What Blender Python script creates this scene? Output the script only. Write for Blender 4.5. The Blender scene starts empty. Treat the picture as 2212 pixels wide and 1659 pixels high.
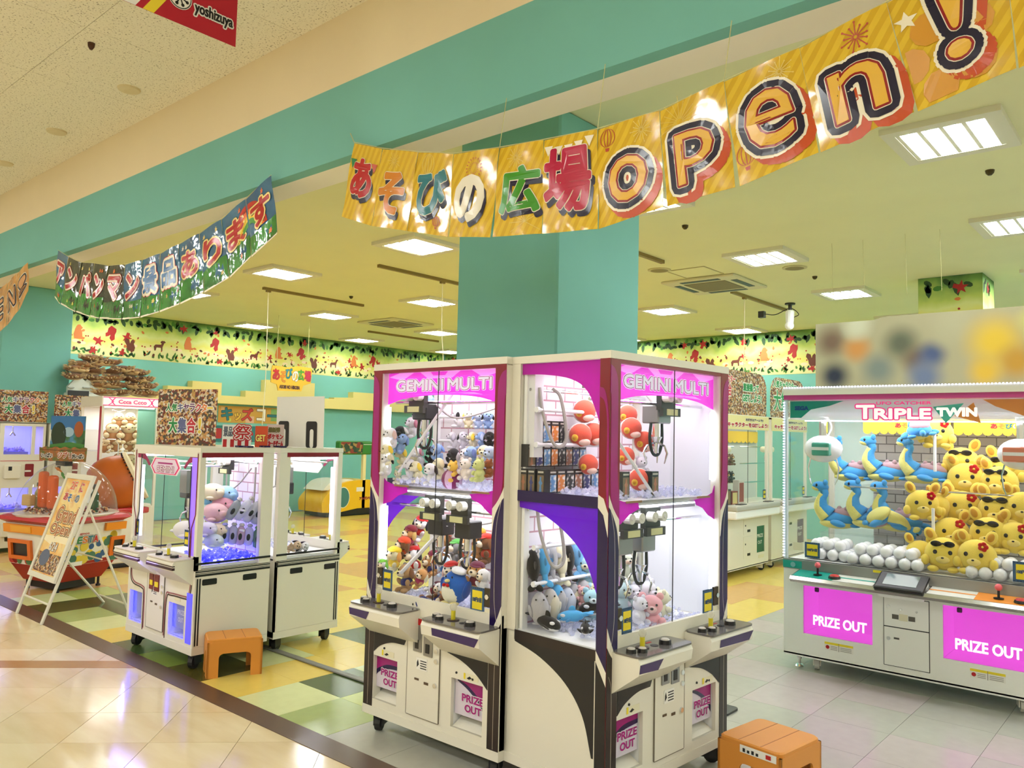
import bpy, bmesh, math, random
from mathutils import Matrix, Vector, Euler
random.seed(7)
S = bpy.context.scene
COL = S.collection
PI = math.pi
# ---------------------------------------------------------------- camera
W, H, CX, CY = 2212.0, 1659.0, 1106.0, 829.5
VPA, VPB = Vector((-890, 895)), Vector((2598, 975))
FP = math.sqrt(-((VPA.x-CX)*(VPB.x-CX) + (VPA.y-CY)*(VPB.y-CY)))
_d1 = Vector((VPA.x-CX, VPA.y-CY, FP)).normalized()
_d2 = Vector((VPB.x-CX, VPB.y-CY, FP)).normalized()
AX, AY = -_d1, _d2
AZ = AX.cross(AY)
if AZ.y > 0: AZ = -AZ
ROT = Matrix((AX, AY, AZ))
EYE = Vector((0, 0, 1.6))
cam_d = bpy.data.cameras.new('camera'); cam = bpy.data.objects.new('camera', cam_d); COL.objects.link(cam)
cam_d.sensor_width = 36; cam_d.lens = FP/W*36; cam_d.clip_start = .05; cam_d.clip_end = 100
_r, _u, _b = ROT @ Vector((1, 0, 0)), ROT @ Vector((0, -1, 0)), ROT @ Vector((0, 0, -1))
cam.matrix_world = Matrix(((_r.x, _u.x, _b.x, EYE.x), (_r.y, _u.y, _b.y, EYE.y), (_r.z, _u.z, _b.z, EYE.z), (0, 0, 0, 1)))
S.camera = cam
# ---------------------------------------------------------------- world, exposure
wd = bpy.data.worlds.new('world'); S.world = wd; wd.use_nodes = True
bg = wd.node_tree.nodes['Background']; bg.inputs[0].default_value = (1, .95, .86, 1); bg.inputs[1].default_value = .4
S.view_settings.view_transform = 'Standard'; S.view_settings.look = 'None'
S.view_settings.gamma = 1; S.view_settings.use_curve_mapping = False
S.view_settings.exposure = 0.0
S.cycles.use_denoising = True
S.cycles.transparent_max_bounces = 28
S.cycles.max_bounces = 8
S.cycles.sample_clamp_indirect = 6
AISLE_TUBE = 128.0
TUBE = 98.0        # radiance of the fluorescent tubes

def ray(px, py): return ROT @ Vector((px-CX, py-CY, FP))
def P(px, py, X=None, Y=None, Z=None):
    """point where the line of sight meets a real plane of the room"""
    r = ray(px, py)
    t = X/r.x if X is not None else Y/r.y if Y is not None else (Z-EYE.z)/r.z
    return EYE + r*t
def dep(p): return (ROT.transposed() @ (Vector(p)-EYE)).z
def sz(n, p): return n*dep(p)/FP
# ---------------------------------------------------------------- materials
def lin(c):
    return tuple((v/12.92 if v <= .04045 else ((v+.055)/1.055)**2.4) for v in (x/255 for x in c))
MC = {}
def M(name, c=None, rough=.5, metal=0, emit=0, bump=0, bscale=60, spec=.5, var=0, coat=0):
    if name in MC: return MC[name]
    m = bpy.data.materials.new(name); m.use_nodes = True; MC[name] = m
    nt = m.node_tree; b = nt.nodes['Principled BSDF']
    col = (*lin(c), 1)
    b.inputs['Base Color'].default_value = col
    b.inputs['Roughness'].default_value = rough; b.inputs['Metallic'].default_value = metal
    b.inputs['Specular IOR Level'].default_value = spec
    if coat: b.inputs['Coat Weight'].default_value = coat; b.inputs['Coat Roughness'].default_value = .05
    if emit:
        b.inputs['Emission Color'].default_value = col; b.inputs['Emission Strength'].default_value = emit
    if bump or var:
        tc = nt.nodes.new('ShaderNodeTexCoord'); n = nt.nodes.new('ShaderNodeTexNoise')
        n.inputs['Scale'].default_value = bscale; n.inputs['Detail'].default_value = 4
        nt.links.new(tc.outputs['Object'], n.inputs['Vector'])
        if bump:
            bp = nt.nodes.new('ShaderNodeBump'); bp.inputs['Strength'].default_value = bump; bp.inputs['Distance'].default_value = .01
            nt.links.new(n.outputs['Fac'], bp.inputs['Height']); nt.links.new(bp.outputs[0], b.inputs['Normal'])
        if var:
            mx = nt.nodes.new('ShaderNodeMix'); mx.data_type = 'RGBA'
            mx.inputs['A'].default_value = tuple(v*(1-var) for v in col[:3])+(1,)
            mx.inputs['B'].default_value = tuple(min(1, v*(1+var)) for v in col[:3])+(1,)
            nt.links.new(n.outputs['Fac'], mx.inputs['Factor']); nt.links.new(mx.outputs['Result'], b.inputs['Base Color'])
    return m
def plush_mat(c):
    k = 'plush_%02x%02x%02x' % tuple(c)
    if k in MC: return MC[k]
    m = M(k, c, rough=.95, spec=.1, bump=.35, bscale=26, var=.06)
    b = m.node_tree.nodes['Principled BSDF']
    b.inputs['Sheen Weight'].default_value = .25; b.inputs['Sheen Roughness'].default_value = .5
    return m
def see(name, tint=(1, 1, 1), gloss=.05, rough=.02, body=0, bodyc=(255, 255, 255), ior=1.3):
    """clear sheet: transparent with fresnel gloss and an optional share of diffuse body colour"""
    if name in MC: return MC[name]
    m = bpy.data.materials.new(name); m.use_nodes = True; MC[name] = m
    nt = m.node_tree; nt.nodes.clear()
    o = nt.nodes.new('ShaderNodeOutputMaterial'); t = nt.nodes.new('ShaderNodeBsdfTransparent'); g = nt.nodes.new('ShaderNodeBsdfGlossy')
    t.inputs[0].default_value = (*tint, 1); g.inputs['Roughness'].default_value = rough
    f = nt.nodes.new('ShaderNodeLayerWeight'); f.inputs['Blend'].default_value = .5
    pw = nt.nodes.new('ShaderNodeMath'); pw.operation = 'POWER'; pw.inputs[1].default_value = 4.5; nt.links.new(f.outputs['Facing'], pw.inputs[0])
    ma = nt.nodes.new('ShaderNodeMath'); ma.operation = 'MULTIPLY_ADD'; ma.inputs[1].default_value = .55; ma.inputs[2].default_value = ((ior-1)/(ior+1))**2*.8; nt.links.new(pw.outputs[0], ma.inputs[0])
    mx = nt.nodes.new('ShaderNodeMixShader'); nt.links.new(ma.outputs[0], mx.inputs[0])
    src = t.outputs[0]
    if body:
        d = nt.nodes.new('ShaderNodeBsdfDiffuse'); d.inputs[0].default_value = (*lin(bodyc), 1)
        tr = nt.nodes.new('ShaderNodeBsdfTranslucent'); tr.inputs[0].default_value = (*lin(bodyc), 1)
        ad = nt.nodes.new('ShaderNodeMixShader'); ad.inputs[0].default_value = .5
        nt.links.new(d.outputs[0], ad.inputs[1]); nt.links.new(tr.outputs[0], ad.inputs[2])
        m2 = nt.nodes.new('ShaderNodeMixShader'); m2.inputs[0].default_value = body
        nt.links.new(t.outputs[0], m2.inputs[1]); nt.links.new(ad.outputs[0], m2.inputs[2]); src = m2.outputs[0]
    nt.links.new(src, mx.inputs[1]); nt.links.new(g.outputs[0], mx.inputs[2]); nt.links.new(mx.outputs[0], o.inputs[0])
    return m
def ramp_mat(name, kind, scale, stops, rough=.5, coords='Object', stretch=(1, 1, 1), detail=3, emit=0, coat=0, bump=0, const=False, rot=(0, 0, 0)):
    """texture -> colour ramp on real surfaces (flat print, grain)"""
    if name in MC: return MC[name]
    m = bpy.data.materials.new(name); m.use_nodes = True; MC[name] = m
    nt = m.node_tree; b = nt.nodes['Principled BSDF']; b.inputs['Roughness'].default_value = rough
    tc = nt.nodes.new('ShaderNodeTexCoord'); mp = nt.nodes.new('ShaderNodeMapping')
    mp.inputs['Scale'].default_value = stretch; mp.inputs['Rotation'].default_value = rot
    nt.links.new(tc.outputs[coords], mp.inputs[0])
    if kind == 'voronoi':
        t = nt.nodes.new('ShaderNodeTexVoronoi'); t.inputs['Scale'].default_value = scale
        sp = nt.nodes.new('ShaderNodeSeparateColor'); nt.links.new(t.outputs['Color'], sp.inputs[0]); fac = sp.outputs[0]
    elif kind == 'wave':
        t = nt.nodes.new('ShaderNodeTexWave'); t.inputs['Scale'].default_value = scale; fac = t.outputs['Fac']
    else:
        t = nt.nodes.new('ShaderNodeTexNoise'); t.inputs['Scale'].default_value = scale; t.inputs['Detail'].default_value = detail; fac = t.outputs['Fac']
    nt.links.new(mp.outputs[0], t.inputs['Vector'])
    r = nt.nodes.new('ShaderNodeValToRGB'); r.color_ramp.interpolation = 'CONSTANT' if const else 'LINEAR'
    el = r.color_ramp.elements
    while len(el) < len(stops): el.new(.5)
    for e, (p, c) in zip(el, stops): e.position = p; e.color = (*lin(c), 1)
    nt.links.new(fac, r.inputs[0]); nt.links.new(r.outputs[0], b.inputs['Base Color'])
    if coat: b.inputs['Coat Weight'].default_value = coat; b.inputs['Coat Roughness'].default_value = .04
    if bump:
        n = nt.nodes.new('ShaderNodeTexNoise'); n.inputs['Scale'].default_value = 9; n.inputs['Detail'].default_value = 2
        nt.links.new(tc.outputs[coords], n.inputs['Vector'])
        bp = nt.nodes.new('ShaderNodeBump'); bp.inputs['Strength'].default_value = bump; bp.inputs['Distance'].default_value = .03
        nt.links.new(n.outputs['Fac'], bp.inputs['Height']); nt.links.new(bp.outputs[0], b.inputs['Normal'])
        if coat: nt.links.new(bp.outputs[0], b.inputs['Coat Normal'])
    return m
CREAM = M('cream_enamel', (228, 224, 208), .35)
WHITE = M('white_plastic', (240, 240, 238), .4)
GREY = M('grey_metal', (150, 150, 146), .35, .6)
DARK = M('black_plastic', (18, 17, 20), .4)
CHROME = M('chrome', (225, 226, 230), .12, 1)
STEEL = M('brushed_steel', (150, 150, 150), .3, .85)
RUBBER = M('black_rubber', (22, 22, 22), .6)
RED = M('dark_red_enamel', (122, 6, 26), .3)
MAG = M('magenta_enamel', (150, 8, 110), .3)
NAVY = M('navy_enamel', (26, 8, 66), .25)
BROWNBLK = M('brown_black_enamel', (30, 18, 18), .3)
GLASS = see('clear_glass', (.985, .99, .99))
ACRYL = see('clear_acrylic', (.96, .97, .98), body=.06)
LEDW = M('led_white', (225, 232, 255), emit=7)
FL = M('fluorescent_tube', (244, 251, 255), emit=TUBE); FLA = M('aisle_fluorescent_tube', (248, 251, 252), emit=AISLE_TUBE)
# ---------------------------------------------------------------- mesh building
class MB:
    def __init__(s): s.v = []; s.f = []
    def add(s, vs, fs):
        n = len(s.v); s.v += [tuple(v) for v in vs]; s.f += [tuple(i+n for i in f) for f in fs]; return s
    def box(s, x0, x1, y0, y1, z0, z1):
        vs = [(x, y, z) for z in (z0, z1) for y in (y0, y1) for x in (x0, x1)]
        return s.add(vs, [(0, 2, 3, 1), (4, 5, 7, 6), (0, 1, 5, 4), (2, 6, 7, 3), (0, 4, 6, 2), (1, 3, 7, 5)])
    def rbox(s, x0, x1, y0, y1, z0, z1, r=.01, seg=2):
        bm = bmesh.new(); bmesh.ops.create_cube(bm, size=1)
        for v in bm.verts: v.co = Vector(((x0+x1)/2+v.co.x*(x1-x0), (y0+y1)/2+v.co.y*(y1-y0), (z0+z1)/2+v.co.z*(z1-z0)))
        bmesh.ops.bevel(bm, geom=bm.edges[:], offset=r, segments=seg, affect='EDGES', profile=.5)
        bm.verts.index_update(); s.add([v.co for v in bm.verts], [[v.index for v in f.verts] for f in bm.faces]); bm.free(); return s
    def cyl(s, p, q, r0, r1=None, n=10, caps=True):
        p, q = Vector(p), Vector(q); r1 = r0 if r1 is None else r1
        d = (q-p).normalized(); a = d.orthogonal().normalized(); b = d.cross(a)
        vs = []
        for c, r in ((p, r0), (q, r1)):
            for i in range(n): t = 2*PI*i/n; vs.append(c+(a*math.cos(t)+b*math.sin(t))*r)
        fs = [(i, (i+1) % n, n+(i+1) % n, n+i) for i in range(n)]
        if caps: fs += [tuple(range(n-1, -1, -1)), tuple(range(n, 2*n))]
        return s.add(vs, fs)
    def tube(s, pts, r, n=6):
        pts = [Vector(p) for p in pts]; k = len(pts); R = r if isinstance(r, (list, tuple)) else [r]*k
        vs = []; a = None
        for i, p in enumerate(pts):
            d = (pts[min(i+1, k-1)]-pts[max(i-1, 0)]).normalized()
            a = d.orthogonal().normalized() if a is None else (a-d*a.dot(d)).normalized()
            b = d.cross(a)
            for j in range(n): t = 2*PI*j/n; vs.append(p+(a*math.cos(t)+b*math.sin(t))*R[i])
        fs = [(i*n+j, i*n+(j+1) % n, (i+1)*n+(j+1) % n, (i+1)*n+j) for i in range(k-1) for j in range(n)]
        fs += [tuple(range(n-1, -1, -1)), tuple(range((k-1)*n, k*n))]
        return s.add(vs, fs)
    def ell(s, c, r, n=12, m=8, rot=(0, 0, 0), zmin=-1):
        c = Vector(c); E = Euler(rot).to_matrix(); r = (r, r, r) if isinstance(r, (int, float)) else r
        vs = [c+E @ Vector((0, 0, -r[2]))] if zmin <= -1 else []
        off = len(vs); rows = 0
        ang = [-PI/2+PI*i/m for i in range(1, m)] if zmin <= -1 else [math.asin(zmin)+(PI/2-math.asin(zmin))*i/m for i in range(m)]
        for t in ang:
            rows += 1
            for j in range(n):
                f = 2*PI*j/n; vs.append(c+E @ Vector((r[0]*math.cos(t)*math.cos(f), r[1]*math.cos(t)*math.sin(f), r[2]*math.sin(t))))
        vs.append(c+E @ Vector((0, 0, r[2]))); top = len(vs)-1
        fs = [(off+i*n+j, off+i*n+(j+1) % n, off+(i+1)*n+(j+1) % n, off+(i+1)*n+j) for i in range(rows-1) for j in range(n)]
        if off: fs += [(0, 1+(j+1) % n, 1+j) for j in range(n)]
        l = off+(rows-1)*n; fs += [(l+j, l+(j+1) % n, top) for j in range(n)]
        return s.add(vs, fs)
    def lathe(s, prof, c=(0, 0, 0), n=16):
        c = Vector(c); k = len(prof); vs = []
        for r, z in prof:
            for j in range(n): t = 2*PI*j/n; vs.append(c+Vector((r*math.cos(t), r*math.sin(t), z)))
        fs = [(i*n+j, i*n+(j+1) % n, (i+1)*n+(j+1) % n, (i+1)*n+j) for i in range(k-1) for j in range(n)]
        fs += [tuple(range(n-1, -1, -1)), tuple(range((k-1)*n, k*n))]
        return s.add(vs, fs)
    def plate(s, pts, F, n0=0, n1=.002):
        k = len(pts); ar = sum(pts[i][0]*pts[(i+1) % k][1]-pts[(i+1) % k][0]*pts[i][1] for i in range(k))
        if ar < 0: pts = pts[::-1]
        vs = [F(u, v, n0) for u, v in pts]+[F(u, v, n1) for u, v in pts]
        fs = [tuple(range(k-1, -1, -1)), tuple(range(k, 2*k))]+[(i, (i+1) % k, k+(i+1) % k, k+i) for i in range(k)]
        return s.add(vs, fs)
    def rect(s, u0, u1, v0, v1, F, n0=0, n1=.002): return s.plate([(u0, v0), (u1, v0), (u1, v1), (u0, v1)], F, n0, n1)
    def holed(s, u0, u1, v0, v1, holes, F, n0, n1):
        us = sorted({u0, u1, *[h[0] for h in holes], *[h[1] for h in holes]}); vs = sorted({v0, v1, *[h[2] for h in holes], *[h[3] for h in holes]})
        for i in range(len(us)-1):
            for j in range(len(vs)-1):
                a, b = (us[i]+us[i+1])/2, (vs[j]+vs[j+1])/2
                if any(h[0] < a < h[1] and h[2] < b < h[3] for h in holes): continue
                s.rect(us[i], us[i+1], vs[j], vs[j+1], F, n0, n1)
        return s
    def mesh(s, mat, smooth=False, name='m'):
        me = bpy.data.meshes.new(name); me.from_pydata(s.v, [], s.f)
        if mat: me.materials.append(mat)
        if smooth: me.polygons.foreach_set('use_smooth', [True]*len(me.polygons))
        me.update(); return me
    def build(s, name, mat, parent=None, smooth=False, loc=None, rz=0):
        return obj(name, s.mesh(mat, smooth, name), parent, loc, rz)
def obj(name, me, parent=None, loc=None, rz=0):
    o = bpy.data.objects.new(name, me); COL.objects.link(o)
    if parent: o.parent = parent
    if loc is not None: o.location = loc
    if rz: o.rotation_euler.z = rz
    return o
def tag(o, label=None, cat=None, group=None, kind=None):
    if label: o['label'] = label
    if cat: o['category'] = cat
    if group: o['group'] = group
    if kind: o['kind'] = kind
    return o
def thing(name, label, cat, loc=(0, 0, 0), rz=0, group=None):
    o = bpy.data.objects.new(name, None); COL.objects.link(o); o.location = loc; o.rotation_euler.z = rz; o.empty_display_size = .1
    return tag(o, label, cat, group)
def st(o): o['kind'] = 'structure'; return o
def fr(o, u, v):
    o, u, v = Vector(o), Vector(u), Vector(v); n = u.cross(v)
    return lambda a, b, c=0: o+u*a+v*b+n*c
def FRONT(o=(0, 0, 0)): return fr(o, (1, 0, 0), (0, 0, 1))
def arc(c, r, a0, a1, n=10):
    rx, ry = r if isinstance(r, tuple) else (r, r)
    return [(c[0]+rx*math.cos(math.radians(a0+(a1-a0)*i/n)), c[1]+ry*math.sin(math.radians(a0+(a1-a0)*i/n))) for i in range(n+1)]
def rrect(u0, u1, v0, v1, r, n=4):
    return arc((u1-r, v1-r), r, 0, 90, n)+arc((u0+r, v1-r), r, 90, 180, n)+arc((u0+r, v0+r), r, 180, 270, n)+arc((u1-r, v0+r), r, 270, 360, n)
def curve(pts, n=6):
    """smooth (Catmull-Rom) line through 2-D or 3-D points"""
    p = [Vector(q) for q in pts]; p = [p[0]*2-p[1]]+p+[p[-1]*2-p[-2]]; out = []
    for i in range(1, len(p)-2):
        for k in range(n):
            t = k/n; out.append(.5*((2*p[i])+(p[i+1]-p[i-1])*t+(2*p[i-1]-5*p[i]+4*p[i+1]-p[i+2])*t*t+(3*p[i]-p[i-1]-3*p[i+1]+p[i+2])*t**3))
    out.append(p[-2]); return [tuple(q) for q in out]
# ---------------------------------------------------------------- lettering
GL = {}
def prefetch(strings):
    """shape every string once as flat outlines (built-in font)"""
    todo = [s for s in dict.fromkeys(strings) if s not in GL]; obs = []
    for s in todo:
        c = bpy.data.curves.new('t', 'FONT'); c.body = s; c.resolution_u = 3; c.size = 1
        o = bpy.data.objects.new('t', c); COL.objects.link(o); obs.append((s, o, c))
    dg = bpy.context.evaluated_depsgraph_get(); dg.update()
    for s, o, c in obs:
        me = o.evaluated_get(dg).to_mesh()
        vs = [v.co.copy() for v in me.vertices]; fs = [tuple(p.vertices) for p in me.polygons]; cnt = {}
        for f in fs:
            for i in range(len(f)):
                e = tuple(sorted((f[i], f[(i+1) % len(f)]))); cnt[e] = cnt.get(e, 0)+1
        GL[s] = (vs, fs, [e for e, k in cnt.items() if k == 1]); o.to_mesh_clear()
    for s, o, c in obs: bpy.data.objects.remove(o); bpy.data.curves.remove(c)
def letter(parent, s, F, box, layers, name='lettering', shear=0):
    """layers: (material, stroke width, height off the sheet, du, dv)"""
    vs, fs, be = GL[s]
    x0, x1 = min(v.x for v in vs), max(v.x for v in vs); y0, y1 = min(v.y for v in vs), max(v.y for v in vs)
    kx, ky = (box[2]-box[0])/(x1-x0), (box[3]-box[1])/(y1-y0)
    q = [(box[0]+(v.x-x0)*kx+shear*(v.y-y0)*ky, box[1]+(v.y-y0)*ky) for v in vs]
    rnd = random.Random(len(vs)); h0 = layers[0][2]
    for i, L in enumerate(layers):
        mat, r = L[:2]; h = h0+.0004+.0012*i; du, dv = L[3:] if len(L) > 3 else (0, 0)
        mb = MB(); mb.add([F(u+du, v+dv, h) for u, v in q], fs)
        if r:   # outline pieces lie at slightly different heights so that none are coplanar
            used = set()
            for a, b in be:
                A, B = Vector(q[a]), Vector(q[b]); d = B-A
                if d.length < 1e-7: continue
                n = Vector((-d.y, d.x)).normalized()*r; hh = h-.0001-.0004*rnd.random(); used |= {a, b}
                mb.add([F(p.x+du, p.y+dv, hh) for p in (A-n, B-n, B+n, A+n)], [(0, 1, 2, 3)])
            for k_ in used:
                hh = h-.0005-.0004*rnd.random(); mb.add([F(q[k_][0]+r*math.cos(k*PI/4)+du, q[k_][1]+r*math.sin(k*PI/4)+dv, hh) for k in range(8)], [tuple(range(8))])
        mb.build(name, mat, parent)
prefetch(['PRIZE','OUT','PRIZE OUT','100円/1回','GEMINI','MULTI','SEGA','UFO CATCHER','T','RIPLE','TWIN','yoshizuya','GET','景品','祭','ポケモン','カードゲーム','最新弾','ASOBI NO HIROBA','Grand','Open!','2F','6/24',*'FESTA','namco','いっぱい','ジブリ','がいっぱい','アンパンマン','Ccca Ccco','キャラクターをGETしよう!','お好きなアームで!!','ラクター','集合','直接獲って','GETしよう!','人気キャラクター','大集合'] + list('あそびの広場open!OPENアンパンマン景品あります人気キャラクター大集合!キッズコーナに'))
# ================================================================ SETTING
TEAL = M('teal_paint', (116, 182, 172), .7, var=.05, bscale=3)
CEILM = M('inner_ceiling_paint', (230, 230, 184), .9, var=.04, bscale=2)
AISLEC = ramp_mat('mineral_ceiling_board', 'noise', 90, [(.30, (140, 126, 96)), (.42, (240, 234, 210)), (1, (246, 240, 220))], rough=.95, detail=6)
BEIGE = M('beige_paint', (232, 216, 180), .85, var=.03, bscale=4)
CREAMP = M('cream_paint', (248, 242, 226), .8)
def tiles_mat(n, c, rough=.22): return M('vinyl_'+n, c, rough, var=.07, bscale=14, spec=.5)
TC = {'s': tiles_mat('sage', (164, 180, 112)), 'p': tiles_mat('pale_green', (212, 218, 160)), 'y': tiles_mat('yellow', (226, 198, 96)),
      'o': tiles_mat('olive', (78, 74, 28)), 'g': tiles_mat('moss', (116, 136, 52)), 'd': tiles_mat('dark_green', (70, 88, 46)),
      'l': tiles_mat('lime', (180, 192, 104)), 't': tiles_mat('tan', (214, 166, 96)), 'k': tiles_mat('grey', (176, 176, 166)), 'm': tiles_mat('pinkish_grey', (186, 176, 174))}
GROUT = M('floor_screed', (120, 110, 90), .8)
# --- arcade floor: 44 cm vinyl tiles, one object each near the front
T = .4365
fl = st(MB().box(-13.8, 7, 2.49, 13.5, -.06, -.004).build('floor', GROUT))
rows = {0: 'spyogdypsdptt', 1: 'ldypsgydddltt', 2: 'ppyyptyytytyy', 3: 'ylsdyytyytytt'}
tile_me = {}
def tile_mesh(k):
    if k not in tile_me: tile_me[k] = MB().box(0, T-.002, 0, T-.002, -.005, 0).mesh(TC[k])
    return tile_me[k]
near, rest = [], {}
for j in range(25):
    for i in range(-24, 24):
        x = -3.53-T*(i+1); y = 2.635+T*j
        if x < -13.7 or y > 13.4: continue
        if i < 0 and not (i == -1 and j > 5):
            k = 'm' if random.random() < .25 else 'k'
        elif j in rows and i < len(rows[j]): k = rows[j][i]
        else: k = random.choice('yyyttyt' if i > 3 or j > 6 else 'yytty')
        c = Vector((x+T/2, y+T/2, 0)); d = dep(c)
        px = CX+FP*((ROT.transposed() @ (c-EYE)).x)/d if d > .5 else -9999
        if -200 < px < 2400: near.append((d, x, y, k))
        else: rest.setdefault(k, MB()).box(x, x+T-.002, y, y+T-.002, -.005, 0)
near.sort()
for d, x, y, k in near[:298]:
    obj('floor_tile', tile_mesh(k), fl, (x, y, 0))
for d, x, y, k in near[298:]: rest.setdefault(k, MB()).box(x, x+T-.002, y, y+T-.002, -.005, 0)
for k, mb in rest.items(): mb.build('far_floor_tiles', TC[k], fl)['kind'] = 'stuff'
# --- aisle floor: glossy beige tiles laid diagonally
fa = st(MB().box(-16, 7, -6, 2.49, -.06, -.004).build('floor', GROUT))
ATM = [ramp_mat('aisle_tile_%d' % q, 'noise', 2.2, [(.3, c), (.7, c2)], rough=.13, stretch=(1, 4, 1), detail=5)
       for q, (c, c2) in enumerate([((222, 202, 160), (232, 216, 180)), ((216, 194, 152), (228, 210, 172)), ((226, 206, 168), (236, 222, 188))])]
R2 = math.sqrt(2)
def clip(poly, f):
    out = []
    for i in range(len(poly)):
        a, b = poly[i], poly[(i+1) % len(poly)]; fa_, fb_ = f(a), f(b)
        if fa_ <= 0: out.append(a)
        if fa_*fb_ < 0: t = fa_/(fa_-fb_); out.append((a[0]+(b[0]-a[0])*t, a[1]+(b[1]-a[1])*t))
    return out
FZ = fr((0, 0, 0), (1, 0, 0), (0, 1, 0)); rest = MB(); cand = []
for a in range(-24, 16):
    for b in range(-14, 22):
        s0, s1 = -2.745+.622*a+.002, -2.745+.622*(a+1)-.002; d0, d1 = 6.06+.622*b+.002-3.11, 6.06+.622*(b+1)-.002-3.11
        q = [((s-d)/2, (s+d)/2) for s, d in ((s0, d0), (s0, d1), (s1, d1), (s1, d0))]
        q = clip(clip(clip(q, lambda p: p[1]-2.488), lambda p: -15.9-p[0]), lambda p: -5.9-p[1])
        q = clip(q, lambda p: p[0]-6.9)
        if len(q) < 3: continue
        cx = sum(p[0] for p in q)/len(q); cy = sum(p[1] for p in q)/len(q); d = dep((cx, cy, 0))
        c = ROT.transposed() @ (Vector((cx, cy, 0))-EYE)
        if d > 1 and c.x/d*FP > -1400 and c.x/d*FP < 200 and c.y/d*FP < 1150: cand.append((d, q))
        else: rest.plate(q, FZ, -.005, 0)
cand.sort()
for d, q in cand[:290]: MB().plate(q, FZ, -.005, 0).build('floor_tile', random.choice(ATM), fa)
for d, q in cand[290:]: rest.plate(q, FZ, -.005, 0)
rest.build('far_floor_tiles', ATM[0], fa)['kind'] = 'stuff'
q = [((s-d)/2, (s+d)/2) for s, d in ((-9.5, 7.89), (-9.5, 8.12), (9, 8.12), (9, 7.89))]
MB().plate(clip(clip(q, lambda p: p[1]-2.488), lambda p: -15-p[0]), FZ, 0, .0015).build('inlay_strip', M('tan_vinyl', (176, 132, 84), .2, var=.08, bscale=12), fa)
st(MB().box(-16, 7, 2.488, 2.636, -.02, .003).build('trim_1', M('brown_vinyl', (84, 60, 44), .3, var=.12, bscale=9)))
# --- ceilings, hanging fascia, walls
ZC, ZA = 3.5, 3.92
st(MB().box(-13.8, 7, 2.8, 13.5, ZC, ZC+.08).build('ceiling', CEILM))
ca = st(MB().box(-16, 7, -6, 2.62, ZA+.014, ZA+.08).build('ceiling', M('dark_void', (60, 52, 36), .9)))
for i in range(-12, 12):
    for j in range(-8, 1):
        x, y = -4.87+.91*i, 1.757+.91*j
        y1 = min(y+.907, 2.6)
        MB().box(x, x+.907, y, y1, ZA, ZA+.012).build('ceiling_panel', AISLEC, ca)
b = st(MB().box(-16, 7, 2.60, 2.863, 3.511, ZA+.02).build('wall_front', BEIGE))
MB().box(-16, 7, 2.60, 2.675, 3.091, 3.511).build('teal_fascia', TEAL, b)
MB().box(-16, 7, 2.675, 2.863, 3.091, 3.511).build('cream_soffit', CREAMP, b)
st(MB().box(-13.9, -13.72, 2.6, 13.5, 0, ZC).build('wall_left', TEAL))
st(MB().box(-13.9, 7, 13.35, 13.5, 0, ZC).build('wall_back', TEAL))
st(MB().box(6.9, 7.05, -6, 13.5, 0, ZA).build('wall_right', CREAMP))
st(MB().box(-16, 7, -6.1, -6, 0, ZA).build('wall_near', CREAMP))
st(MB().box(-16.1, -16, -6, 2.8, 0, ZA).build('wall_aisle_end', CREAMP))
st(MB().rbox(-3.553, -2.751, 3.55, 4.42, 0, ZC, .012, 1).build('column', TEAL))
st(MB().rbox(-12.94, -12.14, 3.55, 4.43, 0, ZC, .012, 1).build('column', TEAL))
c3 = st(MB().box(-2.42, -1.78, 9.88, 10.5, 0, ZC).build('column', TEAL))
# --- wallpaper frieze with autumn wood prints
def wallpaper_mat():
    m = bpy.data.materials.new('autumn_wallpaper'); m.use_nodes = True; nt = m.node_tree; b = nt.nodes['Principled BSDF']; b.inputs['Roughness'].default_value = .7
    tc = nt.nodes.new('ShaderNodeTexCoord'); sp = nt.nodes.new('ShaderNodeSeparateXYZ'); nt.links.new(tc.outputs['Object'], sp.inputs[0])
    n = nt.nodes.new('ShaderNodeTexNoise'); n.inputs['Scale'].default_value = 2.6; n.inputs['Detail'].default_value = 3; nt.links.new(tc.outputs['Object'], n.inputs['Vector'])
    a = nt.nodes.new('ShaderNodeMath'); a.operation = 'MULTIPLY_ADD'; a.inputs[1].default_value = .55; nt.links.new(n.outputs['Fac'], a.inputs[0]); nt.links.new(sp.outputs['Z'], a.inputs[2])
    mr = nt.nodes.new('ShaderNodeMapRange'); mr.inputs['From Min'].default_value = 2.9; mr.inputs['From Max'].default_value = 3.85; nt.links.new(a.outputs[0], mr.inputs['Value'])
    r = nt.nodes.new('ShaderNodeValToRGB'); el = r.color_ramp.elements
    st_ = [(0, (208, 204, 128)), (.25, (220, 216, 158)), (.42, (214, 208, 100)), (.55, (206, 212, 136)), (.68, (180, 196, 94)), (.84, (106, 148, 74)), (1, (58, 96, 50))]
    while len(el) < len(st_): el.new(.5)
    for e, (p, c) in zip(el, st_): e.position = p; e.color = (*lin(c), 1)
    nt.links.new(mr.outputs[0], r.inputs[0]); nt.links.new(r.outputs[0], b.inputs['Base Color']); return m
WPM = wallpaper_mat()
def blob(rx, ry, n=8): return [(rx*math.cos(2*PI*i/n), ry*math.sin(2*PI*i/n)) for i in range(n)]
def leafshape(l, w): return [(0, 0), (l*.3, w), (l*.7, w*.8), (l, 0), (l*.7, -w*.8), (l*.3, -w)]
def maple(r): return [((r if i % 2 == 0 else r*.42)*math.cos(PI/2+i*PI/5.5), (r if i % 2 == 0 else r*.42)*math.sin(PI/2+i*PI/5.5)) for i in range(11)]
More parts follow.
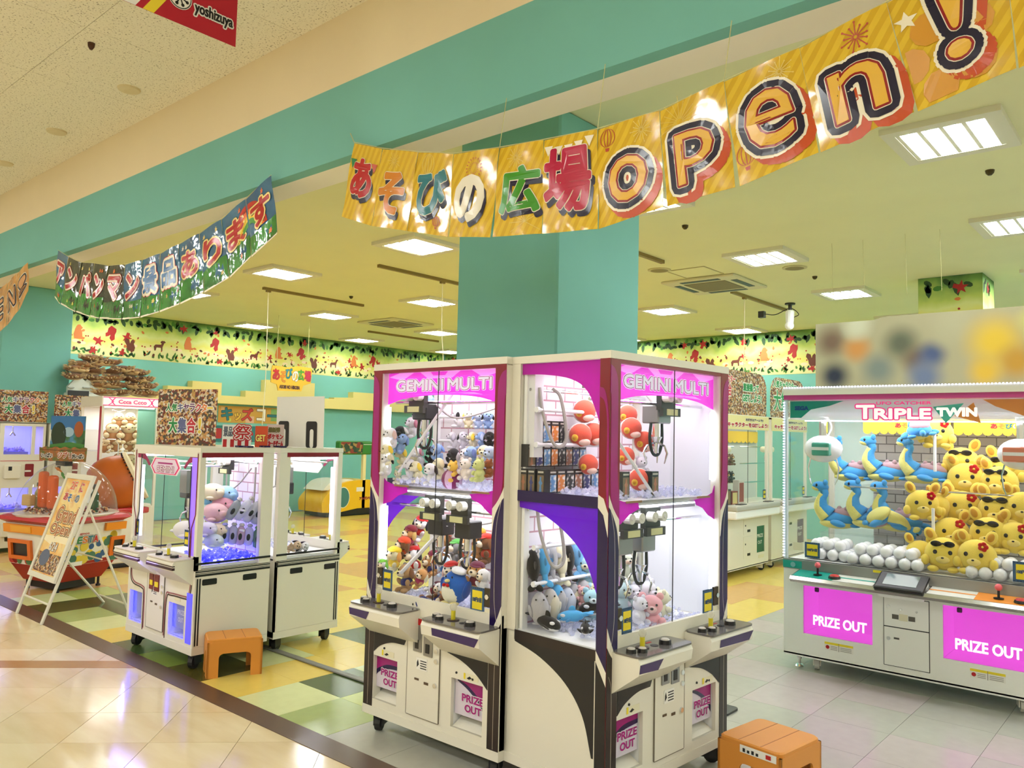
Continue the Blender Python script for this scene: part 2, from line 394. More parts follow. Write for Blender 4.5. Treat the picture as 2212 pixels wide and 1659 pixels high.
BEAR = [(-.1, 0), (.14, 0), (.17, .05), (.1, .07), (.09, .18), (.06, .25), (.1, .3), (.06, .34), (.03, .38), (-.03, .37), (-.06, .32), (-.09, .24), (-.12, .12)]
SQRL = [(-.06, 0), (.06, 0), (.08, .08), (.05, .16), (.07, .2), (.03, .26), (-.01, .22), (-.03, .16), (-.05, .24), (-.12, .27), (-.15, .2), (-.1, .12), (-.09, .05)]
DEER = [(-.12, 0), (-.09, 0), (-.07, .08), (.04, .08), (.05, 0), (.08, 0), (.08, .1), (.12, .2), (.16, .22), (.12, .26), (.08, .24), (.04, .16), (-.1, .15), (-.14, .1)]
def frieze(F, length, parent, seed):
    rnd = random.Random(seed)
    def put(mb, sh, u, v, a=0, k=1, n=.0015):
        if not .09 < u < length-.09: return
        v = min(v, 3.43)
        c, s = math.cos(a)*k, math.sin(a)*k; mb.plate([(u+x*c-y*s, v+x*s+y*c) for x, y in sh], F, .0005, n)
    g, dg, rd, br, be, cr = MB(), MB(), MB(), MB(), MB(), MB()
    u = .1
    while u < length-.1:
        for _ in range(5): put(rnd.choice((dg, dg, g)), blob(.05, .03), u+rnd.uniform(-.2, .2), 3.5-rnd.uniform(.04, .17), rnd.uniform(0, 3))
        put(dg, leafshape(.16, .035), u, 3.42, rnd.uniform(-2.2, -.9))
        for _ in range(7): put(rnd.choice((g, g, dg)), leafshape(rnd.uniform(.06, .11), .018), u+rnd.uniform(-.2, .2), 2.765+rnd.uniform(0, .07), rnd.uniform(.3, 2.8), n=.0018)
        if rnd.random() < .8: put(rd, maple(rnd.uniform(.05, .095)), u+rnd.uniform(-.2, .2), rnd.choice((3.0, 3.1, 2.84, 3.36)), rnd.uniform(0, 3), n=.002)
        for _ in range(4): put(rd if rnd.random() < .6 else be, blob(.014, .014, 6), u+rnd.uniform(-.2, .2), rnd.uniform(2.82, 3.15), n=.0022)
        put(be, leafshape(.07, .02), u+rnd.uniform(-.2, .2), rnd.uniform(2.9, 3.3), rnd.uniform(0, 6), n=.0024)
        put(br, blob(.032, .02), u+rnd.uniform(-.2, .2), rnd.uniform(2.84, 3.14), rnd.uniform(0, 3), n=.0026)
        put(cr, blob(.06, .03), u+rnd.uniform(-.2, .2), rnd.uniform(2.9, 3.0), 0, n=.001)
        u += .27
    u = .35
    while u < length-.4:
        put(be, BEAR, u+.2, 3.0, 0, .62, .003); put(br, DEER, u-.32, 2.93, 0, .7, .003); put(br, SQRL, u+1.05, 2.88, 0, .8, .003); put(rd, SQRL, u+.75, 3.25, 2.6, .8, .003)
        u += 1.85
    for nme, mb, c in (('leaf_print', g, (66, 120, 44)), ('dark_leaf_print', dg, (34, 66, 30)), ('maple_leaf_print', rd, (160, 28, 26)), ('animal_print', br, (96, 44, 28)), ('bear_print', be, (198, 112, 52)), ('mushroom_print', cr, (232, 208, 170))):
        o = mb.build(nme, M('ink_'+nme, c, .7), parent); o['kind'] = 'stuff'
FWL = fr((-13.72, 2.7, 0), (0, 1, 0), (0, 0, 1)); FWB = fr((-13.7, 13.35, 0), (1, 0, 0), (0, 0, 1))
w1 = st(MB().rect(0, 10.6, 2.752, 3.498, FWL, 0, .004).build('trim_2', WPM)); frieze(fr((-13.716, 2.7, 0), (0, 1, 0), (0, 0, 1)), 10.6, w1, 3)
w2 = st(MB().rect(0, 20, 2.752, 3.498, FWB, 0, .004).build('trim_3', WPM)); frieze(fr((-13.7, 13.346, 0), (1, 0, 0), (0, 0, 1)), 14, w2, 5)
w3 = MB().box(-2.424, -1.776, 9.876, 10.504, 2.752, 3.498).build('wallpaper_wrap', WPM, c3)
frieze(fr((-2.42, 9.876, 0), (1, 0, 0), (0, 0, 1)), .62, c3, 8); frieze(fr((-1.776, 9.88, 0), (0, 1, 0), (0, 0, 1)), .6, c3, 9)
# --- stepped yellow ledge along the left wall
SH = [(4.2, 2.065), (13.3, 2.065), (13.3, 2.32), (11.09, 2.32), (11.09, 2.44), (10.53, 2.44), (10.53, 2.32), (10.04, 2.3), (10.04, 2.27), (9.555, 2.27), (9.555, 2.44),
      (9.555, 2.56), (8.445, 2.56), (8.445, 2.325), (8.02, 2.325), (8.02, 2.21), (7.535, 2.21), (7.535, 2.44), (6.975, 2.44), (6.975, 2.33), (6.53, 2.33), (6.53, 2.2), (4.2, 2.2)]
st(MB().plate(SH, fr((-13.72, 0, 0), (0, 1, 0), (0, 0, 1)), 0, .18).build('trim_4', M('pale_yellow_board', (226, 208, 130), .6)))
st(MB().rbox(-5.3, -3.53, 3.34, 3.39, .001, .013, .004, 1).build('trim_5', M('grey_cable_cover', (122, 122, 116), .4)))
# ================================================================ CEILING FITTINGS
FRM = M('lamp_frame_white', (226, 222, 200), .5); REFL = M('lamp_reflector', (250, 248, 236), .4)
lm_frame = MB().holed(-.32, .32, -.34, .34, [(-.25, .25, -.26, .26)], fr((0, 0, 0), (1, 0, 0), (0, -1, 0)), 0, .036).mesh(FRM)
_m = MB()
for k in range(5): _m.box(-.25+.119*k, -.226+.119*k, -.26, .26, -.034, .0)
lm_fin = _m.mesh(FRM); lm_ref = MB().box(-.25, .25, -.26, .26, -.006, -.002).mesh(REFL)
lm_tube3 = MB().cyl((0, -.245, 0), (0, .245, 0), .016, n=8).mesh(M('dimmed_fluorescent_tube', (244, 251, 255), emit=54)); lm_tube2 = MB().cyl((0, -.245, 0), (0, .245, 0), .016, n=8).mesh(FLA); lm_tube = MB().cyl((0, -.245, 0), (0, .245, 0), .016, n=8).mesh(FL)  # tubes by the left wall are dimmed to keep the wall from overexposing
def square_light(x, y, z, label, rz=0, tube=None):
    t = thing('ceiling_light', label, 'light', (x, y, z), rz, 'square ceiling lights')
    obj('frame', lm_frame, t); obj('louvre', lm_fin, t); obj('reflector', lm_ref, t)
    for k in range(4): obj('tube', tube or lm_tube, t, (-.179+.119*k, 0, -.022))
    return t
ORD = ['rightmost', 'second from the right', 'third from the right', 'fourth from the right', 'fifth from the right']
ROWN = ['first row from the banners', 'second row from the banners', 'third row from the banners', 'last row by the back wall']
vis = [{-1.12, -5.92, -8.32, -10.72}, {-1.12, -3.52, -8.32, -10.72, -13.12}, {-3.52, -5.92, -10.72, -13.12}, {-3.52, -5.92, -8.32}]
for r_, y in enumerate((5.35, 7.8, 10.27, 12.8)):
    order = sorted(vis[r_], reverse=True)
    for i in range(-3, 6):
        x = round(-1.12-2.4*i, 2)
        if -3.7 < x < -3.4: xx = -3.35
        else: xx = x
        if x in vis[r_]: lab = 'square ceiling light, %s, %s' % (ROWN[r_], ORD[order.index(x)])
        else: lab = 'square four-tube ceiling light out of view in the %s' % ROWN[r_]
        square_light(xx+(.12 if x == -13.12 else 0), y, ZC, lab, tube=lm_tube3 if x < -13 else None)
for x in (-12.4, -10, -7.6, -5.2, -2.8, -.4, 2, 4.4):
    for y in (-.6, -3.4): square_light(x, y, ZA, 'square four-tube ceiling light over the aisle behind the viewer', tube=lm_tube2)
def cassette(x, y, lab):
    t = thing('ceiling_air_conditioner', lab, 'air conditioner', (x, y, ZC))
    MB().rbox(-.47, .47, -.47, .47, -.03, 0, .012).build('panel', M('ac_white', (216, 210, 176), .5), t)
    MB().rbox(-.27, .27, -.27, .27, -.036, -.028, .004, 1).build('intake_grille', M('ac_grille', (120, 108, 74), .6), t)
    for a in range(4):
        o = MB().rbox(-.25, .25, .33, .41, -.034, -.028, .003, 1).build('air_slot', DARK, t); o.rotation_euler.z = a*PI/2
cassette(-4.45, 8.86, 'square white ceiling air conditioner right of the teal column')
cassette(-10.5, 9.02, 'square white ceiling air conditioner left of the teal column')
t = MB().holed(-.24, .24, -.24, .24, [(-.225, .225, -.225, .225)], fr((0, 0, 0), (1, 0, 0), (0, -1, 0)), 0, .006).build('access_hatch', M('hatch_trim', (176, 166, 112), .5), loc=(-4.32, 8.12, ZC))
MB().box(-.22, .22, -.22, .22, -.004, -.001).build('hatch_lid', CEILM, t); tag(t, 'thin framed square access hatch in the ceiling beside air conditioner', 'hatch')
RAIL = M('track_rail_brown', (132, 112, 58), .5)
for x, y0, y1, lab, pts in ((-7.01, 5.74, 7.4, 'ceiling track rail with white cord, passing behind left edge of the teal column', [(-7.01, 6.75, 3.47), (-7.0, 6.75, 2.9), (-6.98, 6.77, 2.5), (-6.95, 6.77, 2.0)]),
        (-9.42, 5.77, 7.45, 'ceiling track rail with longest white cord, left of teal column', [(-9.42, 5.85, 3.47), (-9.42, 5.86, 2.8), (-9.4, 5.85, 2.2), (-9.43, 5.85, 1.66)]),
        (-11.77, 9.45, 11.26, 'farthest ceiling track rail near the wallpapered left wall', None), (-4.31, 5.6, 7.39, 'ceiling track rail emerging behind right side of teal column', None),
        (-4.47, 9.38, 11.12, 'ceiling track rail beneath right air conditioner with camera beside it', [(-4.47, 9.75, 3.47), (-4.47, 9.75, 3.0), (-4.48, 9.75, 2.3)])):
    o = tag(MB().box(x-.022, x+.022, y0, y1, ZC-.035, ZC).build('track_rail', RAIL), lab, 'rail', 'ceiling track rails')
    if pts: MB().box(x-.02, x+.02, pts[0][1]-.03, pts[0][1]+.03, ZC-.06, ZC-.035).build('rail_plug', RAIL, o); MB().tube(curve(pts), .006, 5).build('cord', M('cord_cream', (226, 218, 180), .6), o)
for x, y, lab in ((-4.58, 7.78, 'round ceiling speaker close to the teal column'), (-3.32, 8.5, 'round ceiling speaker right of the air conditioner')):
    t = thing('ceiling_speaker', lab, 'speaker', (x, y, ZC)); MB().lathe([(.13, 0), (.13, -.008), (.115, -.012)], n=20).build('rim', M('spk_rim', (196, 188, 140), .5), t)
    MB().lathe([(.112, -.011), (.05, -.016)], n=20).build('grille', M('spk_grille', (140, 130, 92), .8), t)
t = thing('security_camera', 'small white security camera hanging at the end of track rail', 'camera', (-4.24, 10.69, ZC))
MB().cyl((0, 0, 0), (0, 0, -.02), .07).cyl((0, 0, -.02), (0, 0, -.14), .025).build('mount', DARK, t); MB().cyl((0, 0, -.12), (.02, -.06, -.3), .06, .05).ell((.02, -.07, -.32), .06).build('housing', WHITE, t)
MB().box(-.44, -.36, -.04, .04, -.17, -.08).build('junction_box', DARK, t); MB().tube(curve([(-.36, 0, -.12), (-.2, 0, -.14), (0, 0, -.07), (.12, 0, -.16), (.05, 0, -.2)]), .006).build('wire', DARK, t)
for x, y, lab in ((-3.435, 6.27, 'above the middle of the claw machines'), (-3.316, 9.089, 'between the far right ceiling lights'), (-1.063, 6.209, 'right of the open banner'), (-9.0, 6.9, 'left of the teal column')):
    tag(MB().lathe([(.03, 0), (.026, -.02), (.012, -.035)], n=10).build('sprinkler_head', M('brass_dark', (70, 58, 26), .4, .5), loc=(x, y, ZC)), 'tiny dark sprinkler head in ceiling ' + lab, 'sprinkler')
for n_, (x, y) in enumerate(((-5.53, 2.29), (-6.8, 2.28), (-8.02, 2.28))):
    tag(MB().lathe([(.075, 0), (.07, -.012), (.03, -.02)], n=20).build('ceiling_cover', M('cover_cream', (220, 206, 164), .7), loc=(x, y, ZA)),
        'round cream cover on aisle ceiling, %s of the three' % ('nearest the red flag', 'middle', 'farthest left')[n_], 'cover', 'round aisle ceiling covers')
tag(MB().lathe([(.022, 0), (.02, -.02), (.008, -.04)], n=8).build('ceiling_hook', M('rust', (78, 44, 22), .6), loc=(-5.05, 1.855, ZA)), 'small rusty brown hook in aisle ceiling left of red flag', 'hook')
for k, (px, py, y0) in enumerate(((1797, 526, 7.7), (1864, 518, 7.72), (1955, 505, 7.72), (2030, 495, 7.68))):
    p = P(px, py, Z=3.5); tag(MB().tube([(p.x, p.y, 3.5), (p.x, p.y, 3.49), (p.x+.01, p.y, 2.95)], .002, 4).build('hanging_string', M('string_clear', (196, 190, 130), .5)),
        'thin bare string hanging from ceiling, %s of the row of four' % ('leftmost', 'second', 'third', 'rightmost')[k], 'string', 'ceiling strings')
# ================================================================ CLAW MACHINES
def brick_mat(name, c1, c2, mortar, scale, rot=(PI/2, 0, 0)):
    m = bpy.data.materials.new(name); m.use_nodes = True; MC[name] = m; nt = m.node_tree; b = nt.nodes['Principled BSDF']; b.inputs['Roughness'].default_value = .6
    tc = nt.nodes.new('ShaderNodeTexCoord'); mp = nt.nodes.new('ShaderNodeMapping'); mp.inputs['Rotation'].default_value = rot
    t = nt.nodes.new('ShaderNodeTexBrick'); t.inputs['Scale'].default_value = scale; t.inputs['Color1'].default_value = (*lin(c1), 1); t.inputs['Color2'].default_value = (*lin(c2), 1)
    t.inputs['Mortar'].default_value = (*lin(mortar), 1); t.inputs['Mortar Size'].default_value = .02; t.inputs['Row Height'].default_value = .32; t.inputs['Brick Width'].default_value = .62
    nt.links.new(tc.outputs['Object'], mp.inputs[0]); nt.links.new(mp.outputs[0], t.inputs['Vector']); nt.links.new(t.outputs['Color'], b.inputs['Base Color']); return m
BRK = brick_mat('printed_white_brick', (238, 232, 236), (222, 216, 224), (184, 140, 152), 4.5, (-PI/2, 0, 0))
BRKG = brick_mat('printed_grey_brick', (176, 172, 164), (150, 146, 140), (92, 88, 84), 5, (-PI/2, 0, 0))
MAGF = see('magenta_film', (.8, .2, .75), body=.9, bodyc=(216, 40, 200)); PURF = see('purple_film', (.5, .2, .9), body=.9, bodyc=(140, 40, 228))
MAGL = M('backlit_magenta', (210, 44, 196), .25, emit=.9); MAGP = M('backlit_pink', (240, 130, 232), .25, emit=.8)
TXW = M('print_white', (238, 236, 240), .4); TXG = M('print_grey', (176, 176, 192), .4); TXM = M('print_magenta', (160, 20, 120), .4); TXK = M('print_black', (16, 14, 18), .5)
TXN = M('print_navy', (26, 18, 78), .4); TXR = M('print_red', (178, 20, 26), .4); PAPER = M('paper_white', (236, 234, 226), .6)
YEL = M('print_yellow', (232, 210, 40), .5); BLU = M('print_slate_blue', (44, 82, 118), .5); TAN = M('brass_plate', (150, 128, 86), .35, .6)
AWN = M('awning_yellow', (240, 200, 48), .6); GRN = M('print_green', (20, 120, 60), .5); TEALP = M('print_teal', (20, 150, 136), .4); ORG = M('print_orange', (226, 140, 50), .4)
LOCKP = M('lock_plate', (70, 60, 44), .4, .5); CLEARW = see('frosted_white', (.95, .95, .97), body=.35)
LAMP_N = 0
def lamp(parent, loc, sx, sy, power, color=(1, 1, 1), rot=(0, 0, 0)):
    l = bpy.data.lights.new('cabinet_lamp', 'AREA'); l.shape = 'RECTANGLE'; l.size = sx; l.size_y = sy; l.energy = power; l.color = color
    o = bpy.data.objects.new('cabinet_lamp', l); COL.objects.link(o); o.parent = parent; o.location = loc; o.rotation_euler = rot; return o
def caster(parent, x, y, ztop, c=DARK, rz=.5, wc=RUBBER):
    r = min(.045, ztop*.45)
    a = MB().box(-.03, .03, -.03, .03, ztop-.012, ztop).box(-.026, -.018, -.05, .03, r*.7, ztop-.01).box(.018, .026, -.05, .03, r*.7, ztop-.01).build('caster', c, parent, loc=(x, y, 0), rz=rz)
    MB().cyl((-.016, -.025, r), (.016, -.025, r), r, n=14).cyl((-.024, -.025, r), (.024, -.025, r), .012, n=8).build('wheel', wc, a)
def ice(parent, x0, x1, y0, y1, z, n, c=None, name='clear_acrylic_chips', s=.017):
    mb = MB(); rnd = random.Random(n)
    for _ in range(n):
        p = Vector((rnd.uniform(x0, x1), rnd.uniform(y0, y1), z+rnd.uniform(0, s*1.6))); E = Euler((rnd.uniform(0, 6), rnd.uniform(0, 6), 0)).to_matrix(); k = s*rnd.uniform(.6, 1.2)
        mb.add([p+E @ Vector(v)*k for v in ((1, 0, 0), (-1, 0, 0), (0, 1, 0), (0, -1, 0), (0, 0, .8), (0, 0, -.8))], [(0, 2, 4), (2, 1, 4), (1, 3, 4), (3, 0, 4), (2, 0, 5), (1, 2, 5), (3, 1, 5), (0, 3, 5)])
    o = mb.build(name, c or see('acrylic_chip', (.93, .94, 1), body=.4, bodyc=(240, 242, 255), ior=1.6), parent); o['kind'] = 'stuff'; return o
def price_card(parent, F, u0, u1, v0, v1, n):
    o = MB().rect(u0, u1, v0, v1, F, n, n+.003).build('price_card', BLU, parent); w = u1-u0; h = v1-v0
    d = MB()
    for k in range(7):
        a = u0+w*(k+.5)/7; d.rect(a-w*.03, a+w*.03, v0+h*.02, v0+h*.07, F, n+.003, n+.0036).rect(a-w*.03, a+w*.03, v1-h*.07, v1-h*.02, F, n+.003, n+.0036)
    d.build('card_border', M('print_dark_navy', (20, 40, 74), .5), o)
    MB().rect(u0+w*.14, u1-w*.14, v0+h*.13, v1-h*.13, F, n+.003, n+.004).build('card_face', YEL, o)
    letter(o, '100円/1回', F, (u0+w*.18, v0+h*.42, u1-w*.18, v0+h*.6), [(M('print_ink_blue', (30, 70, 110), .5), w*.012, n+.0052)])
def claw(parent, x, y, z, style):
    """hanging claw: motor box, shaft, hose loops and three prongs"""
    c = thing('claw_unit', None, None, (x, y, z)); c.parent = parent
    bc = STEEL if style == 'steel' else DARK
    MB().rbox(-.055, .055, -.05, .05, -.005, .085, .006, 1).build('motor_box', bc, c)
    MB().cyl((0, 0, 0), (0, 0, -.07), .02).cyl((0, 0, -.07), (0, 0, -.1), .03, .014).cyl((0, 0, -.1), (0, 0, -.15), .012).build('shaft', CHROME, c)
    for k in range(3):
        a = 2*PI*k/3+.5; d = Vector((math.cos(a), math.sin(a), 0))
        MB().tube([Vector((0, 0, -.1))+d*.015, Vector((0, 0, -.115))+d*.05, Vector((0, 0, -.15))+d*.066, Vector((0, 0, -.2))+d*.05], [.006, .006, .006, .003], 6).build('prong', CHROME, c)
    MB().tube(curve([(-.045, .0, .0), (-.055, 0, -.08), (-.03, 0, -.15), (.02, 0, -.155), (.048, 0, -.09), (.045, 0, 0)], 5), .008, 6).build('hose_loop', RUBBER, c)
    return c
def carriage(parent, x, y, z):
    c = thing('carriage', None, None, (x, y, z)); c.parent = parent
    MB().box(-.06, .06, -.01, .02, -.06, .04).box(-.075, .075, -.03, -.01, -.09, -.05).build('bracket', M('dark_steel', (70, 70, 66), .4, .7), c)
    for k in (-1, 1): MB().cyl((k*.038, -.05, 0), (k*.038, -.012, 0), .024, n=14).cyl((k*.038, -.055, 0), (k*.038, -.05, 0), .008, n=8).build('roller', M('nylon_white', (214, 212, 200), .4), c)
    MB().box(-.045, .045, -.034, -.03, -.085, -.055).build('warning_sticker', M('sticker_yellowish', (206, 204, 150), .6), c)
def deck(parent, F, u0, u1, zt, side, body=CREAM, top=None):
    """control deck jutting from the front: joystick, buttons, sloping belly"""
    d = MB(); p = .135
    prof = [(.0, zt-.008), (p, zt-.008), (p+.012, zt-.03), (p+.006, zt-.075), (.0, zt-.18)]
    vs = [F(u, v, n) for u in (u0, u1) for n, v in prof]; k = len(prof)
    d.add(vs, [tuple(range(k-1, -1, -1)), tuple(range(k, 2*k))]+[(i, (i+1) % k, k+(i+1) % k, k+i) for i in range(k)])
    o = d.build('control_deck', body, parent)
    MB().plate(rrect(u0-.004, u1+.004, 0, p+.016, .03), fr(F(0, zt-.008, 0), F(1, 0, 0)-F(0, 0, 0), F(0, 0, 1)-F(0, 0, 0)), -.008, 0).build('deck_top', top or M('smoked_clear_plate', (110, 106, 104), .12, .2), o)
    b0, b1 = (u0, u0+(u1-u0)*.42) if side < 0 else (u0+(u1-u0)*.2, u1+.001)
    def G(u, v, n=0): return F(u, v, n)
    if not top: MB().add([F(b0, zt-.032, p+.0135), F(b1, zt-.032, p+.0135), F(b1-.03, zt-.075, p+.0075), F(b0, zt-.068, p+.0085)], [(0, 1, 2, 3)]).build('purple_flash', M('deck_purple', (44, 12, 84), .25), o)
    ux = u0+.06
    T_ = lambda u, n, z0, z1, r0, r1, mat, nm: MB().cyl(F(u, zt+z0, n), F(u, zt+z1, n), r0, r1, 12).build(nm, mat, o)
    T_(ux+.075, .06, 0, .004, .03, .03, M('joystick_base', (46, 20, 18), .4), 'joystick_plate')
    T_(ux+.075, .06, .004, .045, .011, .011, M('joystick_yellow', (214, 200, 40), .4), 'joystick_stem'); MB().ell(F(ux+.075, zt+.062, .06), .018, 10, 7).build('joystick_ball', see('clear_ball', (.95, .95, .93), body=.45, bodyc=(235, 232, 214)), o, True)
    for du, n in ((-.025, .075), (.02, .1)): T_(ux+du, n, 0, .016, .022, .02, DARK, 'button'); T_(ux+du, n, .016, .02, .017, .014, M('button_grey', (196, 190, 180), .3), 'button_cap')
    T_(ux+.21, .085, 0, .018, .028, .026, DARK, 'button'); T_(ux+.21, .085, .018, .023, .02, .016, M('button_grey', (196, 190, 180), .3), 'button_cap')
    MB().lathe([(.018, 0), (.018, .002)], F(ux+.15, zt, .07), 12).build('button_blank', DARK, o)
    MB().rect(ux+.15, ux+.185, 0, .012, fr(F(0, zt+.001, .02), F(1, 0, 0)-F(0, 0, 0), F(0, 0, 1)-F(0, 0, 0))).build('red_label', TXR, o)
    return o
def fx(F, s, inv=False): return F
def coin_panel(parent, F, u0, u1, v0, v1, slots, red):
    o = MB().rect(u0, u1, v0, v1, F, 0, .006).build('service_door', CREAM, parent)
    MB().rect(u0-.003, u0, v0, v1, F, 0, .007).rect(u1, u1+.003, v0, v1, F, 0, .007).rect(u0, u1, v0-.003, v0, F, 0, .007).build('door_gap', M('gap_grey', (120, 112, 96), .6), o)
    for (a, b, c, d) in slots:
        s = MB().rect(a, b, c, d, F, .006, .012).build('coin_slot', M('slot_red', (110, 10, 18), .35) if red else STEEL, o)
        if red: MB().rect(a+.012, b-.006, c+.03, c+.065, F, .012, .014).build('slot_label', YEL, o)
        else:
            MB().rect(a, b, d-.03, d+.002, F, .012, .014).build('slot_header', TXR, o)
            MB().rect((a+b)/2-.003, (a+b)/2+.003, d-.08, d-.04, F, .012, .013).rect(a+.015, b-.02, c+.015, c+.06, F, .012, .014).build('slot_opening', DARK, o)
    k = MB()
    for du, dv in ((.02, .5), (.02, .4), (.025, .16)): k.cyl(F(u1-du, v0+(v1-v0)*dv+.1, .006), F(u1-du, v0+(v1-v0)*dv+.1, .014), .012, n=12)
    k.build('lock', CHROME, o)
    l = MB().rect(u0+.07, u0+.15, v0+.235, v0+.295, F, .006, .008).build('notice_sticker', PAPER, o)
    q = MB()
    for i in range(4): q.rect(u0+.1, u0+.145, v0+.242+.012*i, v0+.247+.012*i, F, .008, .0086)
    q.plate([(u0+.075, v0+.245), (u0+.09, v0+.26), (u0+.083, v0+.285), (u0+.075, v0+.27)], F, .008, .0086).build('notice_print', TXK, o)
    MB().rect(u0+.06, u0+.09, v0+.18, v0+.19, F, .006, .009).rect(u0+.13, u0+.16, v0+.17, v0+.182, F, .006, .009).build('counter_window', M('counter_brown', (90, 70, 50), .5), o)
    return o
def gemini_multi(name, label, loc, rz, brick_right):
    hw, D = .49, (.594 if brick_right else .585)
    R_ = thing(name, label, 'claw machine', loc, rz, None); F = FRONT()
    SL = fr((-hw, D, 0), (0, -1, 0), (0, 0, 1)); SR = fr((hw, 0, 0), (0, 1, 0), (0, 0, 1))
    holes = [(-.43, -.225, .175, .405), (.175, .385, .175, .41)]
    cb = MB().holed(-hw, hw, .13, .755, holes, F, -.02, 0)
    cb.box(-hw, -hw+.015, 0.02, D, .13, .695).box(hw-.015, hw, .02, D, .13, .695).box(-hw, hw, D-.015, D, .13, .695).box(-hw, hw, .0, D, .115, .135)
    cab = cb.build('cabinet', CREAM, R_)
    MB().box(-hw-.004, hw+.004, -.004, D, .09, .135).build('base_skirt', CREAM, R_)
    MB().box(-hw+.02, hw-.02, .03, D-.02, .68, .70).build('prize_tray', WHITE, R_)
    # prize outlets
    for (a, b, c, d) in holes:
        ch = MB().box(a-.002, b+.002, .18, .19, c-.002, d+.002).box(a-.008, a-.001, .021, .19, c, d).box(b+.001, b+.008, .021, .19, c, d).box(a, b, .021, .19, d+.001, d+.008).box(a, b, .021, .19, c-.008, c-.001).build('prize_outlet', WHITE, R_)
        MB().add([(a+.004, .012, c+.002), (b-.004, .012, c+.002), (b-.004, .1, c+.045), (a+.004, .1, c+.045), (a+.004, .1, c+.002), (b-.004, .1, c+.002)], [(0, 1, 2, 3), (3, 2, 5, 4), (0, 3, 4), (1, 5, 2)]).build('outlet_shelf', M('shelf_offwhite', (238, 234, 220), .5), ch)
        Q = FRONT((0, .03, 0)); h = d-c
        MB().rect(a+.004, b-.004, c+.06, d-.003, Q, 0, .004).build('outlet_flap', M('flap_pale_violet', (214, 206, 220), .4), ch)
        if a < 0: top = [(a+.004, d-.003)]+[(a+.004, c+h*.62)]+curve([(a+.004, c+h*.60), (a+.05, c+h*.70), (a+.11, c+h*.80), (b-.004, c+h*.82)])+[(b-.004, d-.003)]; sw = curve([(a+.004, c+h*.48), (a+.03, c+h*.60), (a+.1, c+h*.72), (b-.004, c+h*.76)])+curve([(b-.004, c+h*.84), (a+.1, c+h*.82), (a+.03, c+h*.70), (a+.004, c+h*.62)])
        else: top = [(b-.004, d-.003), (b-.004, c+h*.55)]+curve([(b-.004, c+h*.5), (b-.06, c+h*.72), (b-.13, c+h*.86), (a+.02, c+h*.97)])+[(a+.02, d-.003)]; sw = curve([(b-.004, c+h*.36), (b-.05, c+h*.6), (b-.12, c+h*.8), (a+.02, c+h*.93)])+curve([(a+.02, c+h*.97), (b-.12, c+h*.88), (b-.05, c+h*.70), (b-.004, c+h*.5)])
        MB().plate(top, Q, .004, .005).build('magenta_flash', MAG, ch); MB().plate(sw, Q, .004, .0056).build('purple_flash', NAVY, ch)
        w = b-a; u0 = a+w*.26
        letter(ch, 'PRIZE', Q, (u0, c+h*.56, b-w*.07, c+h*.70), [(TXW, .005, .0064), (TXM, .0022, .0072)]); letter(ch, 'OUT', Q, (u0+.02, c+h*.36, b-w*.14, c+h*.50), [(TXW, .005, .0064), (TXM, .0022, .0072)])
        s = MB().rect((a+b)/2-.02, (a+b)/2+.075, d+.012, d+.04, F, 0, .002).build('hand_sticker', M('sticker_buff', (226, 220, 190), .6), R_)
        MB().rect((a+b)/2-.02, (a+b)/2-.008, d+.012, d+.04, F, .002, .003).build('sticker_tab', YEL, s); MB().plate([((a+b)/2, d+.018), ((a+b)/2+.02, d+.03), ((a+b)/2+.035, d+.022), ((a+b)/2+.015, d+.014)], F, .002, .003).build('sticker_hand', TXK, s)
    bl = MB()
    for u, v in ((-.40, .47), (-.33, .455), (.21, .44), (.32, .43)): bl.cyl(F(u, v, 0), F(u, v, .004), .006, n=8)
    bl.build('bolt_heads', DARK, R_)
    # black sweeps above the outlets
    MB().plate([(-.415, .545), (-.16, .53), (-.175, .50)]+curve([(-.175, .50), (-.27, .495), (-.36, .465), (-.415, .425)])[1:], F, 0, .003).build('black_sweep', DARK, R_)
    MB().plate([(.415, .545), (.14, .545), (.145, .525)]+curve([(.145, .525), (.25, .50), (.345, .455), (.415, .40)])[1:], F, 0, .003).build('black_sweep', DARK, R_)
    coin_panel(R_, F, -.142, .093, .167, .665, [(-.095, -.035, .49, .655), (-.018, .045, .48, .65)], False)
    deck(R_, F, -.455, -.06, .705, -1); deck(R_, F, .10, .485, .705, 1)
